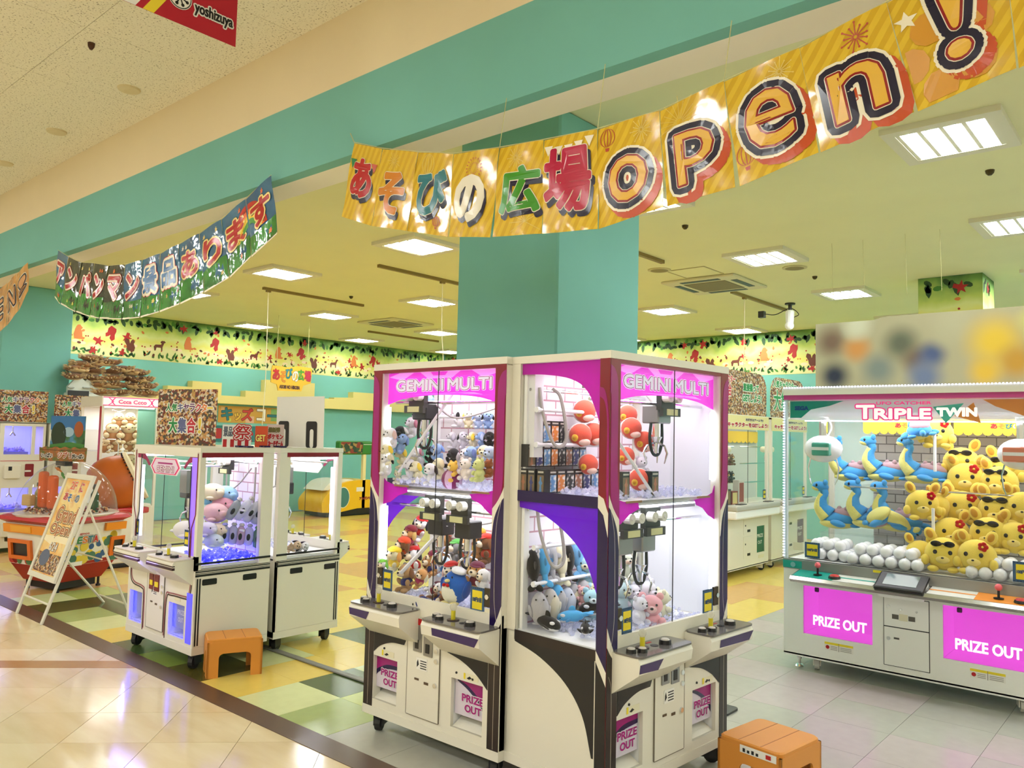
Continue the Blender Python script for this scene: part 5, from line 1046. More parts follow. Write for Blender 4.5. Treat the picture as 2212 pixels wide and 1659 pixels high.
# hanging yellow logo sign
t = thing('hanging_sign', 'yellow cut-out sign reading asobi no hiroba hung on strings before left wall', 'sign', (-11.5, 7.25, 2.26)); b0 = [(0, .32), (.02, .40), (.30, .385), (.5, .42), (.76, .41), (.785, .37), (.77, .15), (.62, .10), (.585, .0), (.14, -.01), (.11, .09), (.0, .12)]
b = MB().plate(b0, G, 0, .02).build('board', M('sign_gold', (216, 170, 40), .5), t)
for (ch, c), u, v in zip(JP, (.03, .16, .27, .40, .50, .64), (.17, .14, .2, .16, .19, .18)): letter(b, ch, G, (u, v, u+.12, v+.17), [(M('ink_dark_brown', (70, 34, 20), .5), .010, .022), (M('ink_kana_%d' % JP.index((ch, c)), c, .2), .005, .023)])
letter(b, 'ASOBI NO HIROBA', G, (.16, .03, .55, .085), [(M('ink_dark_brown', (70, 34, 20), .5), .004, .022)])
for u in (.1, .7): MB().cyl((.01, u, .38), (.01, u+.0, 1.24), .004, n=5).build('string', M('string_clear', (196, 190, 130), .5), t)
# posters on the left and right machine rows
# ================================================================ OTHER FURNITURE
def stool(lab, c, rz, w, d, h):
    t = thing('step_stool', lab, 'stool', (c[0], c[1], 0), rz, 'orange step stools'); O = M('stool_orange', (214, 140, 54), .45, var=.05, bscale=8)
    def ring(k, z): return [(x*k, y*k, z) for x, y in rrect(-w/2, w/2, -d/2, d/2, .035, 4)]
    top = MB(); r1, r2, r3 = ring(.96, h-.022), ring(.96, h-.006), ring(.92, h); n = len(r1); top.add(r1+r2+r3, [(i, (i+1) % n, n+(i+1) % n, n+i) for i in range(n)]+[(n+i, n+(i+1) % n, 2*n+(i+1) % n, 2*n+i) for i in range(n)]+[tuple(range(2*n, 3*n)), tuple(range(n-1, -1, -1))])
    s = top.build('seat', O, t)
    g = MB(); g.box(-w*.17-.002, -w*.17+.002, -d*.46, d*.46, h-.0005, h+.0008).box(w*.17-.002, w*.17+.002, -d*.46, d*.46, h-.0005, h+.0008); g.build('groove', M('stool_groove', (170, 100, 34), .5), s)
    def wall(F, W, ow, oh):
        return [(-W/2, 0), (-ow/2, 0)]+[(-ow/2, oh-.03)]+arc((-ow/2+.03, oh-.03), .03, 180, 90, 4)+arc((ow/2-.03, oh-.03), .03, 90, 0, 4)+[(ow/2, 0), (W/2, 0), (W/2, h-.02), (-W/2, h-.02)]
    for ang, W, D_ in ((0, w*.97, d), (PI, w*.97, d), (PI/2, d*.97, w), (-PI/2, d*.97, w)):
        u = Vector((math.cos(ang), math.sin(ang), 0)); nrm = u.cross(Vector((0, 0, 1))); F = fr(nrm*(D_/2*.97), u, (0, 0, 1))
        MB().plate(wall(F, W, W*.58 if D_ < max(w, d) or w == d else W*.3, h*.62), F, -.012, 0).build('apron', O, t)
    for sx in (-1, 1):
        for sy in (-1, 1): MB().rbox(sx*(w*.47-.02)-.018, sx*(w*.47-.02)+.018, sy*(d*.47-.02)-.018, sy*(d*.47-.02)+.018, 0, h-.015, .008, 1).build('leg', O, t)
    return t
stool('orange plastic step stool beside the blue-lit small claw machine', (-4.90, 2.895), math.radians(66), .355, .255, .245)
s2 = stool('orange plastic step stool with paper label beside the largest claw machine, nearest the viewer', (-1.545, 3.655), math.radians(-8), .33, .36, .25)
MB().rect(-.06, .12, .205, .237, fr((.02, -.178, 0), (1, 0, 0), (0, 0, 1)), .0, .002).build('label_sticker', PAPER, s2); MB().rect(.07, .095, .212, .23, fr((.02, -.1805, 0), (1, 0, 0), (0, 0, 1)), .0, .001).build('red_square', TXR, s2)
q = MB()
for i in range(4): q.rect(-.045+.022*i, -.033+.022*i, .21, .226-.004*(i % 2), fr((.02, -.1805, 0), (1, 0, 0), (0, 0, 1)), 0, .001)
q.build('label_print', TXK, s2)
tag(MB().plate(rrect(-2.42, -2.13, 4.42, 4.6, .03), FZ, 0, .012).build('rubber_mat', M('mat_dark', (52, 58, 54), .5)), 'small dark rubber mat on the grey floor behind nearest claw machine', 'mat')
# ---- easel sign
t = thing('easel_sign', 'leaning white frame easel sign announcing grand open beside round candy machine', 'sign', (-7.36, 2.48, 0)); AL = M('frame_white_metal', (222, 218, 200), .35)
tl, tr = Vector((-.28, .366, 1.155)), Vector((.28, .39, 1.14)); L0, R0 = Vector((-.28, 0, 0)), Vector((.28, 0, 0))
for a, b in ((L0, tl), (R0, tr)): MB().tube([a, b], .014, 6).build('front_leg', AL, t)
for sx, zt in ((-1, .62), (1, .95)): MB().tube([(sx*.265, .366*zt/1.15, zt), (sx*.25, .70, 0)], .011, 6).build('rear_leg', AL, t)
MB().tube([L0.lerp(tl, .13), R0.lerp(tr, .13)], .009, 6).tube([(-.25, .66, .07), (.25, .66, .07)], .008, 6).tube([(-.26, .45, .47), (.26, .45, .47)], .007, 6).build('cross_bar', AL, t)
e = (tl-L0).normalized(); EF = fr(L0+e*.34+Vector((0, -.012, 0)), (R0-L0).normalized(), e); hh = (tl-L0).length-.34
MB().holed(-.012, .572, -.012, hh+.02, [(.03, .53, .03, hh-.025)], EF, 0, .022).build('frame', AL, t)
POST = ramp_mat('easel_poster', 'noise', 5, [(.2, (190, 70, 30)), (.42, (232, 170, 80)), (.6, (240, 214, 140)), (.8, (214, 110, 60))], rough=.25, coat=.3)
pb = MB().rect(.02, .54, .02, hh-.02, EF, .004, .012).build('poster', POST, t)
MB().plate([(.02, .34), (.54, .36), (.54, .30), (.30, .30), (.2, .27), (.02, .30)], EF, .012, .0125).build('white_splash', M('poster_cream', (244, 230, 190), .4), pb); MB().rect(.03, .53, .04, .20, EF, .012, .0125).build('picture_area', COLLAGE, pb); MB().plate(arc((.18, .16), (.1, .07), 0, 360, 14), EF, .0125, .013).build('picture_patch', M('picture_slate', (86, 96, 120), .5), pb)
OB = M('ink_orange_brown', (176, 100, 52), .4); BR = M('ink_dark_brown', (70, 34, 20), .5)
for s, bx in (('Grand', (.10, .47, .50, .60)), ('Open!', (.08, .345, .50, .45))): letter(pb, s, EF, bx, [(BR, .016, .0128), (M('poster_cream', (244, 230, 190), .4), .010, .0134), (OB, .003, .014)])
for s, bx, c in (('2F', (.16, .755, .28, .82), (214, 90, 50)), ('に', (.36, .74, .43, .82), (190, 30, 30)), ('あ', (.10, .655, .18, .72), (190, 50, 40)), ('そ', (.19, .65, .26, .71), (40, 90, 150)), ('び', (.27, .65, .34, .72), (230, 170, 60)), ('の', (.35, .65, .42, .71), (60, 90, 130)), ('6/24', (.2, .225, .36, .29), (230, 224, 214))):
    letter(pb, s, EF, bx, [(BR if s == '6/24' else PAPER, .007, .0128), (M('ink_e_%d_%d' % c[:2], c, .4), .003, .0136)])
# ---- round candy machine with clear dome
t = thing('candy_machine', 'round sweets machine with clear dome, red rim and printed balls', 'arcade machine', (-8.60, 3.19, 0), math.radians(15.7))
def oct8(h, c, z): return [(x, y, z) for x, y in ((h, -h+c), (h, h-c), (h-c, h), (-h+c, h), (-h, h-c), (-h, -h+c), (-h+c, -h), (h-c, -h))]
def loft(levels, mat, nm):
    mb = MB(); k = len(levels); vs = [v for l in levels for v in l]
    return mb.add(vs, [(i*8+j, i*8+(j+1) % 8, (i+1)*8+(j+1) % 8, (i+1)*8+j) for i in range(k-1) for j in range(8)]+[tuple(range(7, -1, -1)), tuple(range((k-1)*8, k*8))]).build(nm, mat, t)
RR = M('rim_red', (176, 24, 34), .25)
loft([oct8(.27, .06, .10), oct8(.355, .07, .26)], M('base_red', (150, 14, 18), .35), 'red_base'); loft([oct8(.355, .07, .26), oct8(.405, .08, .655)], CREAM, 'body'); loft([oct8(.40, .08, .655), oct8(.465, .1, .69), oct8(.45, .1, .72), oct8(.40, .1, .735)], RR, 'rim')
MB().ell((0, 0, .735), (.53*.86, .53*.86, .51), 28, 10, zmin=0).build('dome', see('dome_clear', (.96, .97, .96), gloss=.2, body=.03, ior=1.45), t, True)
MB().lathe([(.46, .72), (.47, .735), (.44, .745)], n=28).build('dome_collar', M('collar_clear', (214, 200, 190), .2), t)
mb = MB()
for _ in range(260):
    a, r = random.uniform(0, 6.3), .38*math.sqrt(random.random()); mb.ell((r*math.cos(a), r*math.sin(a), .745+random.uniform(0, .035)), (.016, .012, .01), 5, 3, (random.uniform(0, 3), random.uniform(0, 3), 0))
mb.build('sweets', ramp_mat('sweets_mix', 'voronoi', 40, [(0, (90, 36, 16)), (.4, (190, 120, 60)), (.6, (130, 30, 20)), (.8, (226, 206, 170))], const=True, rough=.3), t)['kind'] = 'stuff'
OS = M('scoop_orange', (206, 84, 24), .25); CR_ = M('scoop_crimson', (120, 16, 20), .3)
for x, y, h in ((-.16, -.16, .36), (.04, -.20, .33)): MB().rbox(x-.05, x+.05, y-.03, y+.04, .78, .78+h, .028, 3).build('scoop_arm', OS, t)
MB().rbox(-.02, .13, -.12, .05, .74, .9, .02).build('scoop_base', CR_, t)
for x, y, c in ((.2, -.02, (90, 20, 20)), (-.3, -.1, (150, 140, 90)), (.26, .1, (30, 70, 40))):
    b = MB().lathe([(.035, .74), (.038, .76), (.038, .92), (.018, .96), (.018, .99)], (x, y, 0), 12).build('prize_bottle', M('bottle_%d_%d' % c[:2], c, .2), t); MB().cyl((x, y, .985), (x, y, 1.02), .024, n=12).build('cap', M('cap_grey', (60, 60, 62), .4), b)
MB().rbox(-.33, -.2, -.26, -.2, .80, .91, .01).build('prize_box', M('box_tan', (196, 160, 100), .5), t)
FF = lambda u, v, n=0: Vector((u, -(.355+.05*(v-.26)/.395)-n, v)); FRt = lambda u, v, n=0: Vector(((.355+.05*(v-.26)/.395)+n, u, v))
OR = M('door_orange', (226, 138, 30), .35); OR2 = M('frame_orange', (214, 104, 24), .35)
MB().rect(-.32, .30, .565, .645, FF, .002, .03).build('coin_ledge', OR, t); MB().rect(-.20, .10, .575, .635, FF, .03, .038).build('ledge_lid', M('lid_yellow', (230, 160, 44), .35), t)
f_ = MB().holed(-.27, .06, .31, .50, [(-.225, .015, .345, .465)], FF, .001, .028).build('exit_frame', OR2, t); MB().rect(-.225, .015, .345, .465, FF, .001, .006).build('exit_mouth', DARK, f_)
MB().rect(.12, .35, .57, .645, FRt, .001, .03).build('coin_ledge', OR, t); f_ = MB().holed(.20, .36, .31, .50, [(.235, .345, .345, .465)], FRt, .001, .022).build('exit_frame', OR2, t); MB().rect(.235, .345, .345, .465, FRt, .001, .006).build('exit_mouth', DARK, f_)
rnd = random.Random(4); BC = [(196, 40, 36), (226, 196, 60), (40, 84, 130), (70, 120, 70), (214, 190, 70), (60, 110, 90)]
for i in range(64):
    right = i % 3 != 0; r = rnd.uniform(.026, .046); u = rnd.uniform(-.33, .3); top = .38+.17*(u+.33)/.63 if right else .34; v = rnd.uniform(.275, top); c = BC[i % 6]
    if not right and u < .1 and v > .3: v = .28
    FFF = FRt if right else FF
    if v-r < .262: v = .262+r
    MB().plate(arc((u, v), r, 0, 360, 14), FFF, .001+.0004*(i % 12), .0012+.0004*(i % 12)).build('printed_ball', M('ball_%d_%d' % c[:2], c, .35), t)
[letter(t, ch, FRt, (-.22+.058*i, .47, -.172+.058*i, .53), [(M('ink_dark_brown', (70, 34, 20), .5), .012, .007), (PAPER, .008, .0078), (M('ink_f_%d' % i, c, .4), .004, .0085)]) for i, (ch, c) in enumerate(zip('FESTA', ((230, 180, 50), (40, 120, 60), (210, 120, 50), (30, 110, 130), (180, 30, 30))))]; letter(t, 'namco', FRt, (-.16, .55, -.04, .565), [(TXR, .001, .002)])
MB().plate([(-.355, .262), (.34, .262), (.40, .36), (.40, .41), (.2, .30), (-.355, .27)], FRt, .0006, .0012).build('red_swoosh', M('base_red', (150, 14, 18), .35), t); MB().rect(-.2, -.08, .255, .295, FRt, .007, .009).build('price_label', PAPER, t)
for x in (-.22, .22):
    for y in (-.22, .22): MB().cyl((x, y, 0), (x, y, .02), .022, n=10).cyl((x, y, .02), (x, y, .11), .012, n=8).build('foot', DARK, t)
MB().box(-.2, .2, -.2, .2, .02, .1).build('under_frame', DARK, t)
MB().plate([(-.035, 0), (.02, 0), (.10, -.17), (.05, -.19)], fr((.12, -.20, 1.20), (1, 0, 0), (0, -.5, .87)), .02, .024).build('ribbon_label', ramp_mat('ribbon_print', 'voronoi', 18, [(0, (240, 236, 220)), (.45, (60, 130, 60)), (.7, (190, 110, 40))], const=True), t)
# sign standing on the dome
t = thing('dome_sign', 'landscape picture board with wavy wooden-look fence sign on the candy dome', 'sign', (-8.60, 3.12, 1.243)); G = fr((0, 0, 0), (.93, .37, 0), (0, 0, 1))
pic = MB().rect(-.21, .24, .10, .45, G, -.03, -.024).build('picture_board', ramp_mat('landscape_print', 'noise', 5, [(.34, (24, 60, 34)), (.46, (56, 104, 60)), (.54, (70, 130, 170)), (.66, (200, 206, 190))], rough=.2), t)
MB().rect(-.21, .24, .31, .45, G, -.024, -.0235).build('sky_print', M('sky_print', (44, 104, 160), .25), pic); MB().plate(arc((-.1, .26), (.1, .13), 0, 360, 16), G, -.0235, -.023).build('tree_print', M('tree_print', (22, 44, 26), .3), pic); MB().plate(arc((.16, .32), (.06, .08), 0, 360, 14), G, -.0235, -.023).build('autumn_tree_print', M('autumn_print', (150, 76, 30), .3), pic); MB().plate(arc((.03, .29), (.07, .05), 0, 360, 14), G, -.0235, -.023).build('cloud_print', M('cloud_print', (150, 180, 196), .3), pic); MB().plate([(-.21, .10), (.24, .10), (.24, .17), (.05, .19), (-.21, .16)], G, -.0235, -.0228).build('grass_print', M('grass_print', (60, 120, 50), .3), pic)
wv = [(-.30, 0), (.30, 0)]+[(.31-.62*i/24, .135+.008*math.sin(i*1.3)) for i in range(25)]
fe = MB().plate(wv, G, .0, .008).build('fence_board', ramp_mat('fence_print', 'noise', 14, [(.35, (84, 100, 44)), (.5, (150, 88, 40)), (.65, (176, 110, 52))], rough=.4), t); MB().rect(-.3, .3, .105, .11, G, .008, .009).build('fence_line', M('fence_dark', (80, 30, 16), .5), fe)
for s, a, b, c in (('いっぱい', -.28, -.13, (40, 30, 20)), ('ジブリ', -.06, .12, (150, 60, 30)), ('がいっぱい', .13, .28, (40, 30, 20))): letter(fe, s, G, (a, .03, b, .075 if c[0] == 40 else .09), [(PAPER, .007, .0092), (M('ink_j_%d' % c[0], c, .5), .0025, .010)])
MB().box(-.12, .12, -.02, .05, -.045, .0).build('sign_bracket', DARK, t)
# ---- drum game: tilted brown drum on a cabinet
p = P(252, 1045, X=-9.55); t = thing('drum_game', 'tilted orange-brown drum with studded rim on a red and cream cabinet', 'arcade machine', (p.x, p.y, 0), 0)
ax = Vector((.377, .786, .45)).normalized(); c0 = Vector((0, 0, p.z)); mb = MB(); k = 9; rr_ = [.26, .30, .325, .335, .335, .325, .31, .29, .28]
mb.tube([c0+ax*(-.22+.055*i) for i in range(k)], rr_, 24); d_ = mb.build('drum_body', M('drum_wood', (176, 86, 26), .4, var=.08, bscale=5), t, True)
MB().tube([c0+ax*(.20), c0+ax*.235], [.30, .30], 24).build('drum_skin', M('drum_skin', (226, 210, 176), .6), t); a1 = ax.orthogonal().normalized(); a2 = ax.cross(a1); st_ = MB()
for i in range(40): st_.ell(c0+ax*.19+(a1*math.cos(2*PI*i/40)+a2*math.sin(2*PI*i/40))*.297, .010, 6, 4)
st_.build('studs', DARK, t)['kind'] = 'stuff'; MB().rbox(-.03, .03, -.33, -.28, p.z-.06, p.z+.03, .006).build('drum_bracket', DARK, t)
MB().rbox(-.24, .24, -.26, .26, .05, p.z-.30, .02).build('cabinet', CREAM, t); MB().rbox(-.26, .26, -.28, .28, p.z-.33, p.z-.26, .02).build('cabinet_top', RR, t); MB().rbox(-.1, .1, -.1, .1, p.z-.3, p.z-.05, .02).build('drum_stand', M('stand_dark', (70, 30, 20), .5), t); MB().rbox(-.22, .22, -.24, .24, 0, .05, .01).build('plinth', DARK, t)
# ---- tall machine with beige plush
def tall_machine():
    t = thing('claw_machine', 'tall claw machine with pink lettered header full of beige plush', 'claw machine', (-10.0, 4.03, 0), PI/2); F = FRONT(); w, D = .70, .62   # local x -> +Y
    MB().holed(0, w, .08, .62, [(.08, .3, .16, .42)], F, -.02, 0).box(0, .015, .02, D, .08, .62).box(w-.015, w, .02, D, .08, .62).box(0, w, D-.015, D, .08, .62).box(0, w, 0, D, .06, .08).box(.02, w-.02, .02, D-.02, .60, .62).build('cabinet', CREAM, t)
    MB().box(.08, .3, .15, .16, .16, .42).build('prize_outlet', WHITE, t); MB().rect(.4, .6, .16, .5, F, 0, .006).build('service_door', CREAM, t); MB().rbox(.1, .6, -.13, 0, .60, .66, .02).build('control_deck', CREAM, t)
    for x in (0, w-.03):
        for y in (0, D-.03): MB().box(x, x+.03, y, y+.03, .62, 1.84).build('post', CREAM, t)
    MB().box(-.004, w+.004, -.004, D, 1.84, 1.962).build('header_box', CREAM, t); hp = MB().rect(.01, w-.01, 1.85, 1.955, F, .004, .008).build('header_panel', M('header_pinkwhite', (246, 224, 232), .4, emit=.5), t)
    PK = M('header_pink', (232, 70, 140), .4, emit=.3)
    MB().rect(.01, w-.01, 1.945, 1.955, F, .008, .009).rect(.01, w-.01, 1.85, 1.86, F, .008, .009).build('pink_line', PK, hp)
    for a, b, c, d in ((.07, 1.95, .13, 1.90), (.13, 1.90, .07, 1.855), (.15, 1.95, .11, 1.9), (.11, 1.9, .15, 1.855), (.55, 1.95, .61, 1.90), (.61, 1.90, .55, 1.855), (.63, 1.95, .59, 1.9), (.59, 1.9, .63, 1.855)): MB().plate([(a-.008, b), (a+.008, b), (c+.008, d), (c-.008, d)], F, .008, .0095).build('pink_chevron', PK, hp)
    letter(hp, 'Ccca Ccco', F, (.19, 1.88, .53, 1.925), [(PAPER, .005, .0096), (PK, .002, .0102)])
    MB().box(-.003, .0, -.002, .05, .62, 1.95).build('red_edge', M('edge_red', (170, 30, 40), .4), t); MB().rect(.03, w-.03, .62, 1.84, F, -.012, -.007).build('glass', GLASS, t); MB().box(.03, w-.03, D-.02, D-.01, .62, 1.84).build('back_panel', WHITE, t); MB().box(.45, w-.03, .03, .04, .95, 1.80).build('side_mirror', see('mirror_green', (.8, .95, .9), body=.4, bodyc=(150, 190, 176)), t)
    for z in (.98, 1.30, 1.56): MB().box(.03, w-.03, .08, D-.03, z-.008, z).build('shelf', ACRYL, t)
    MB().tube(curve([(.15, .06, 1.80), (.22, .06, 1.78), (.3, .06, 1.80)]), .006).tube([(.1, .06, 1.44), (.2, .05, 1.44), (.24, .05, 1.38), (.24, .05, 1.2)], .007).build('wire_arm', CHROME, t); MB().cyl((.02, .1, 1.835), (w-.02, .1, 1.835), .008).build('led_tube', LEDW, t); lamp(t, (w/2, .2, 1.83), .5, .3, 5, (1, .97, .92))
    for x in (.08, w-.08):
        for y in (.08, D-.08): caster(t, x, y, .07)
    return t
TALL = tall_machine()
p0, p1 = P(146, 852, X=-11.93), P(221, 815, X=-11.93); w_ = p1.y-p0.y; GP = M('cabinet_palegrey', (206, 212, 204), .4)
t = thing('display_cabinet', 'pale grey cabinet top with dark slot and wavy crest, behind the posters', 'cabinet', (-11.93, p0.y, 0))
MB().rbox(-.15, 0, 0, w_, 0, p0.z+.03, .01, 1).build('body', GP, t); G = fr((0, 0, p0.z+.03), (0, 1, 0), (0, 0, 1)); hz = p1.z-p0.z-.03; MB().rect(.0, w_*.62, -.05, .03, G, 0, .006).build('slot', DARK, t); MB().rect(.0, w_*.16, .06, .075, G, 0, .03).rect(w_*.42, w_*.72, .07, .085, G, 0, .03).build('ledge', M('ledge_grey', (150, 156, 150), .4), t)
MB().plate([(0, 0), (w_, 0), (w_, .10), (w_*.72, hz*.62), (w_*.62, hz), (w_*.5, hz*.7), (w_*.3, hz*1.02), (w_*.2, hz*.8), (0, hz*.35)], G, -.06, -.002).build('wavy_crest', GP, t)
# ---- row of low twin machines under the left pillar
def twin(y, lab):
    t = thing('twin_claw_machine', lab, 'claw machine', (-11.3, y, 0), PI/2, 'small twin claw machines by the left pillar'); F = FRONT(); w, D = .52, .5
    MB().holed(0, w, .06, 1.62, [(.05, .36, 1.22, 1.575), (.40, .49, 1.22, 1.575), (.05, .36, .50, .80), (.40, .49, .5, .8), (.12, .30, .14, .32)], F, -.03, 0).box(0, .012, .03, D, .06, 1.62).box(w-.012, w, .03, D, .06, 1.62).box(0, w, D-.012, D, .06, 1.62).box(0, w, 0, D, 1.61, 1.625).box(0, w, .03, D, .9, .92).box(0, w, .03, D, 1.18, 1.2).box(0, w, .03, D, .46, .48).build('cabinet', CREAM, t)
    VL = M('violet_back', (150, 150, 250), .5, emit=.9)
    for z0, z1 in ((1.2, 1.6), (.48, .82)):
        MB().box(.02, w-.02, D-.03, D-.02, z0, z1).build('lit_backdrop', VL, t); MB().rect(.05, .36, z0+.02, z1-.025, F, -.02, -.015).build('glass', GLASS, t); MB().box(.03, .36, .1, D-.06, z0+.01, z0+.05).build('prize_heap_base', M('heap_violet', (130, 130, 230), .6), t); lamp(t, (.2, .25, z1-.03), .3, .3, 1.6, (.55, .5, 1))
        MB().tube([(.2, .2, z1-.02), (.2, .2, z1-.1), (.17, .2, z1-.15)], .01).tube([(.2, .2, z1-.1), (.23, .2, z1-.15)], .01).build('claw', CHROME, t); h = ice(t, .06, .35, .12, .4, z0+.05, 60, M('violet_chip', (176, 170, 250), .4), 'prize_heap', .03)
    for z in (.92, .2): MB().rbox(.06, .24, -.05, 0, z, z+.17, .01).build('control_box', CREAM, t)
    MB().plate(rrect(.30, .40, .94, 1.10, .012), F, 0, .004).build('red_card', M('card_maroon', (130, 20, 26), .5), t); MB().rect(.30, .37, .70+.3, .72+.3, F, .004, .006).build('card_text', PAPER, t)
    MB().rect(.1, .14, 1.02, 1.07, F, .05, .052).build('notice', TXK, t); MB().rect(.02, .5, 1.135, 1.142, F, .0, .003).build('red_line', M('line_red', (196, 60, 70), .4), t)
    for x in (.06, w-.06): MB().cyl((x, .06, 0), (x, .06, .06), .03, n=8).cyl((x, D-.06, 0), (x, D-.06, .06), .03, n=8).build('foot', DARK, t)
for y, lab in ((2.80, 'low twin claw machine with violet windows at the far left'), (3.36, 'low twin claw machine with violet windows beneath the left poster'), (3.92, 'low twin claw machine with violet windows behind the candy dome')): twin(y, lab)
FX = lambda x, y, z: fr((x, y, z), (0, 1, 0), (0, 0, 1))
poster('brown collage poster on the low twin machines at the far left edge', FX(-11.35, 3.28, 1.628), .62, .40, '大集合!', .26, .17, .62, .28)
poster('brown collage poster behind the landscape picture on the candy dome', FX(-11.35, 3.98, 1.628), .62, .37, '大集合!', .28, .18, .60, .22)
# ---- yellow kiddie ride by the wall
t = thing('kiddie_ride', 'yellow ride-on car with green signboard on a cream post by left wall', 'ride', (-12.3, 9.5, 0)); G = fr((0, 0, 0), (0, 1, 0), (0, 0, 1)); YR = M('ride_yellow', (226, 176, 24), .3)
MB().plate(curve([(-.55, .10), (-.56, .30), (-.42, .46), (-.25, .57), (.0, .65), (.3, .675), (.7, .665), (1.0, .60), (1.1, .4), (1.1, .14)])+[(.25, .14), (-.2, .08)], G, -.75, 0).build('car_body', YR, t)
MB().plate(curve([(-.5, .50), (-.3, .66), (.0, .70), (.25, .67)])+[(.2, .5)], G, -.7, -.08).build('bonnet_top', CREAM, t); MB().box(-.7, -.03, -.45, 1.0, .02, .14).build('chassis', DARK, t); MB().box(-.6, -.1, -.4, .9, 0, .04).build('base_plate', DARK, t)
b = MB().plate(arc((-.09, .36), (.155, .20), 0, 360, 20), G, 0, .004).build('roundel_rim', M('roundel_cream', (230, 220, 180), .4), t); MB().plate(arc((-.09, .36), (.14, .185), 0, 360, 20), G, .004, .006).build('roundel', M('roundel_teal', (60, 110, 104), .4), t)
MB().rect(.22, .39, .46, .54, G, 0, .003).build('small_plate', CREAM, t); letter(t, 'アンパンマン', G, (.30, .30, .62, .35), [(BR, .006, .003), (M('mark_red', (160, 30, 34), .6), .003, .0036)])
MB().box(-.06, -.0, .36, .43, .14, 1.19).build('post', M('post_cream', (226, 210, 150), .5), t); sg_ = MB().rbox(-.12, .02, -.23, .56, 1.165, 1.425, .03, 2).build('signboard', M('sign_green', (40, 110, 30), .45), t); MB().plate(rrect(-.20, .32, 1.19, 1.405, .03), G, .02, .023).build('sign_picture', ramp_mat('sign_mosaic', 'voronoi', 14, [(0, (24, 50, 30)), (.35, (120, 40, 24)), (.6, (40, 70, 40)), (.8, (150, 120, 60))], const=True), sg_); MB().rect(.34, .55, 1.355, 1.365, G, .02, .023).build('sign_line', CREAM, sg_)
# ---- pair of machines at the back right
def back_machine(y0, w, lab, flap):
    t = thing('claw_machine', lab, 'claw machine', (-4.15, y0, 0), PI/2); F = FRONT(); D = .75
    MB().holed(0, w, .10, .80, [(w-.34, w-.11, .24, .56)], F, -.02, 0).box(0, .015, .02, D, .1, .8).box(w-.015, w, .02, D, .1, .8).box(0, w, D-.015, D, .1, .8).box(0, w, 0, D, .09, .11).box(.02, w-.02, .02, D-.02, .78, .80).build('cabinet', CREAM, t); MB().rect(w-.34, w-.11, .24, .56, F, -.015, -.01).build('prize_flap', flap, t)
    letter(t, 'PRIZE', FRONT((0, .009, 0)), (w-.31, .42, w-.14, .46), [(PAPER, .001, 0)]); letter(t, 'OUT', FRONT((0, .009, 0)), (w-.29, .34, w-.17, .38), [(PAPER, .001, 0)])
    for v0, v1 in ((.48, .68), (.2, .46)):
        o = MB().rect(w-.72, w-.49, v0, v1, F, 0, .004).build('service_door', CREAM, t); MB().rect(w-.68, w-.66, v1-.1, v1-.08, F, .004, .006).rect(w-.62, w-.54, v0+.03, v0+.06, F, .004, .006).build('coin_return', DARK, o)
    MB().rect(w-.30, w-.14, .17, .21, F, 0, .003).build('caution_label', M('sticker_buff', (226, 220, 190), .6), t); MB().rbox(.02, w+.01, -.16, .0, .79, .86, .02).build('control_deck', M('deck_grey', (176, 174, 164), .4), t); MB().rbox(.02, w+.01, -.15, .0, .70, .80, .02).build('deck_belly', WHITE, t)
    for u in (.2, w-.28): MB().box(u, u+.16, -.12, -.05, .86, .868).build('deck_inset', DARK, t)
    for x in (0, w-.035):
        for y in (0, D-.035): MB().box(x, x+.035, y, y+.035, .80, 1.90).build('post', CREAM, t)
    MB().box(0, w, 0, D, 1.88, 1.91).build('top_frame', CREAM, t); MB().rect(.03, w-.03, .80, 1.73, F, -.012, -.006).build('glass', GLASS, t); MB().rect(w*.52, w*.52+.006, .80, 1.73, F, -.006, -.002).build('glass_edge', DARK, t); MB().box(.03, w-.03, D-.03, D-.02, .80, 1.88).build('back_panel', M('back_palegrey', (206, 208, 200), .5), t)
    b = MB().rect(0, w-.01, 1.735, 1.90, F, .002, .008).build('banner_board', M('banner_buff', (226, 214, 150), .5), t); letter(b, 'キャラクターをGETしよう!', F, (.08, 1.765, w-.04, 1.815), [(PAPER, .010, .009), (TXR, .004, .0098)]); letter(b, 'お好きなアームで!!', F, (w*.45, 1.84, w*.85, 1.87), [(PAPER, .005, .009), (BR, .002, .0098)])
    aw = [(.06, 1.73), (w-.06, 1.73), (w-.06, 1.60)]
    for i in range(7, -1, -1): aw += arc((.06+(w-.12)*(i+.5)/8, 1.60), ((w-.12)/16, .03), 0, -180, 5)[1:]
    MB().plate(aw, FRONT((0, D-.06, 0)), 0, .006).build('scalloped_awning', AWN, t)
    MB().rbox(w*.45, w*.6, .25, .4, 1.45, 1.53, .03).cyl((w*.52, .32, 1.53), (w*.52, .32, 1.86), .02).build('claw_pod', M('pod_cream', (226, 222, 190), .3), t)
    for k in (-1, 1): MB().tube([(w*.52+k*.05, .32, 1.46), (w*.52+k*.09, .32, 1.38), (w*.52+k*.06, .32, 1.28)], .008).build('prong', CHROME, t)
    for z in (1.05, 1.30, 1.52): MB().cyl((.05, .45, z), (w-.05, .45, z), .009, n=6).build('rod', CHROME, t)
    price_card(t, F, w-.16, w-.08, .88, 1.0, -.004); lamp(t, (w/2, .3, 1.85), .8, .4, 4, (1, .97, .9))
    for x in (.1, w-.1): caster(t, x, .08, .09, CREAM, .3); caster(t, x, D-.1, .09, CREAM, .3)
    return t
BM1 = back_machine(8.52, 1.25, 'white claw machine with green prize flap behind the nearest machine on the right', M('flap_green', (20, 92, 62), .4)); BM2 = back_machine(9.86, 1.2, 'white claw machine behind the crane machine with plum prize flap', M('flap_plum', (110, 84, 96), .4))
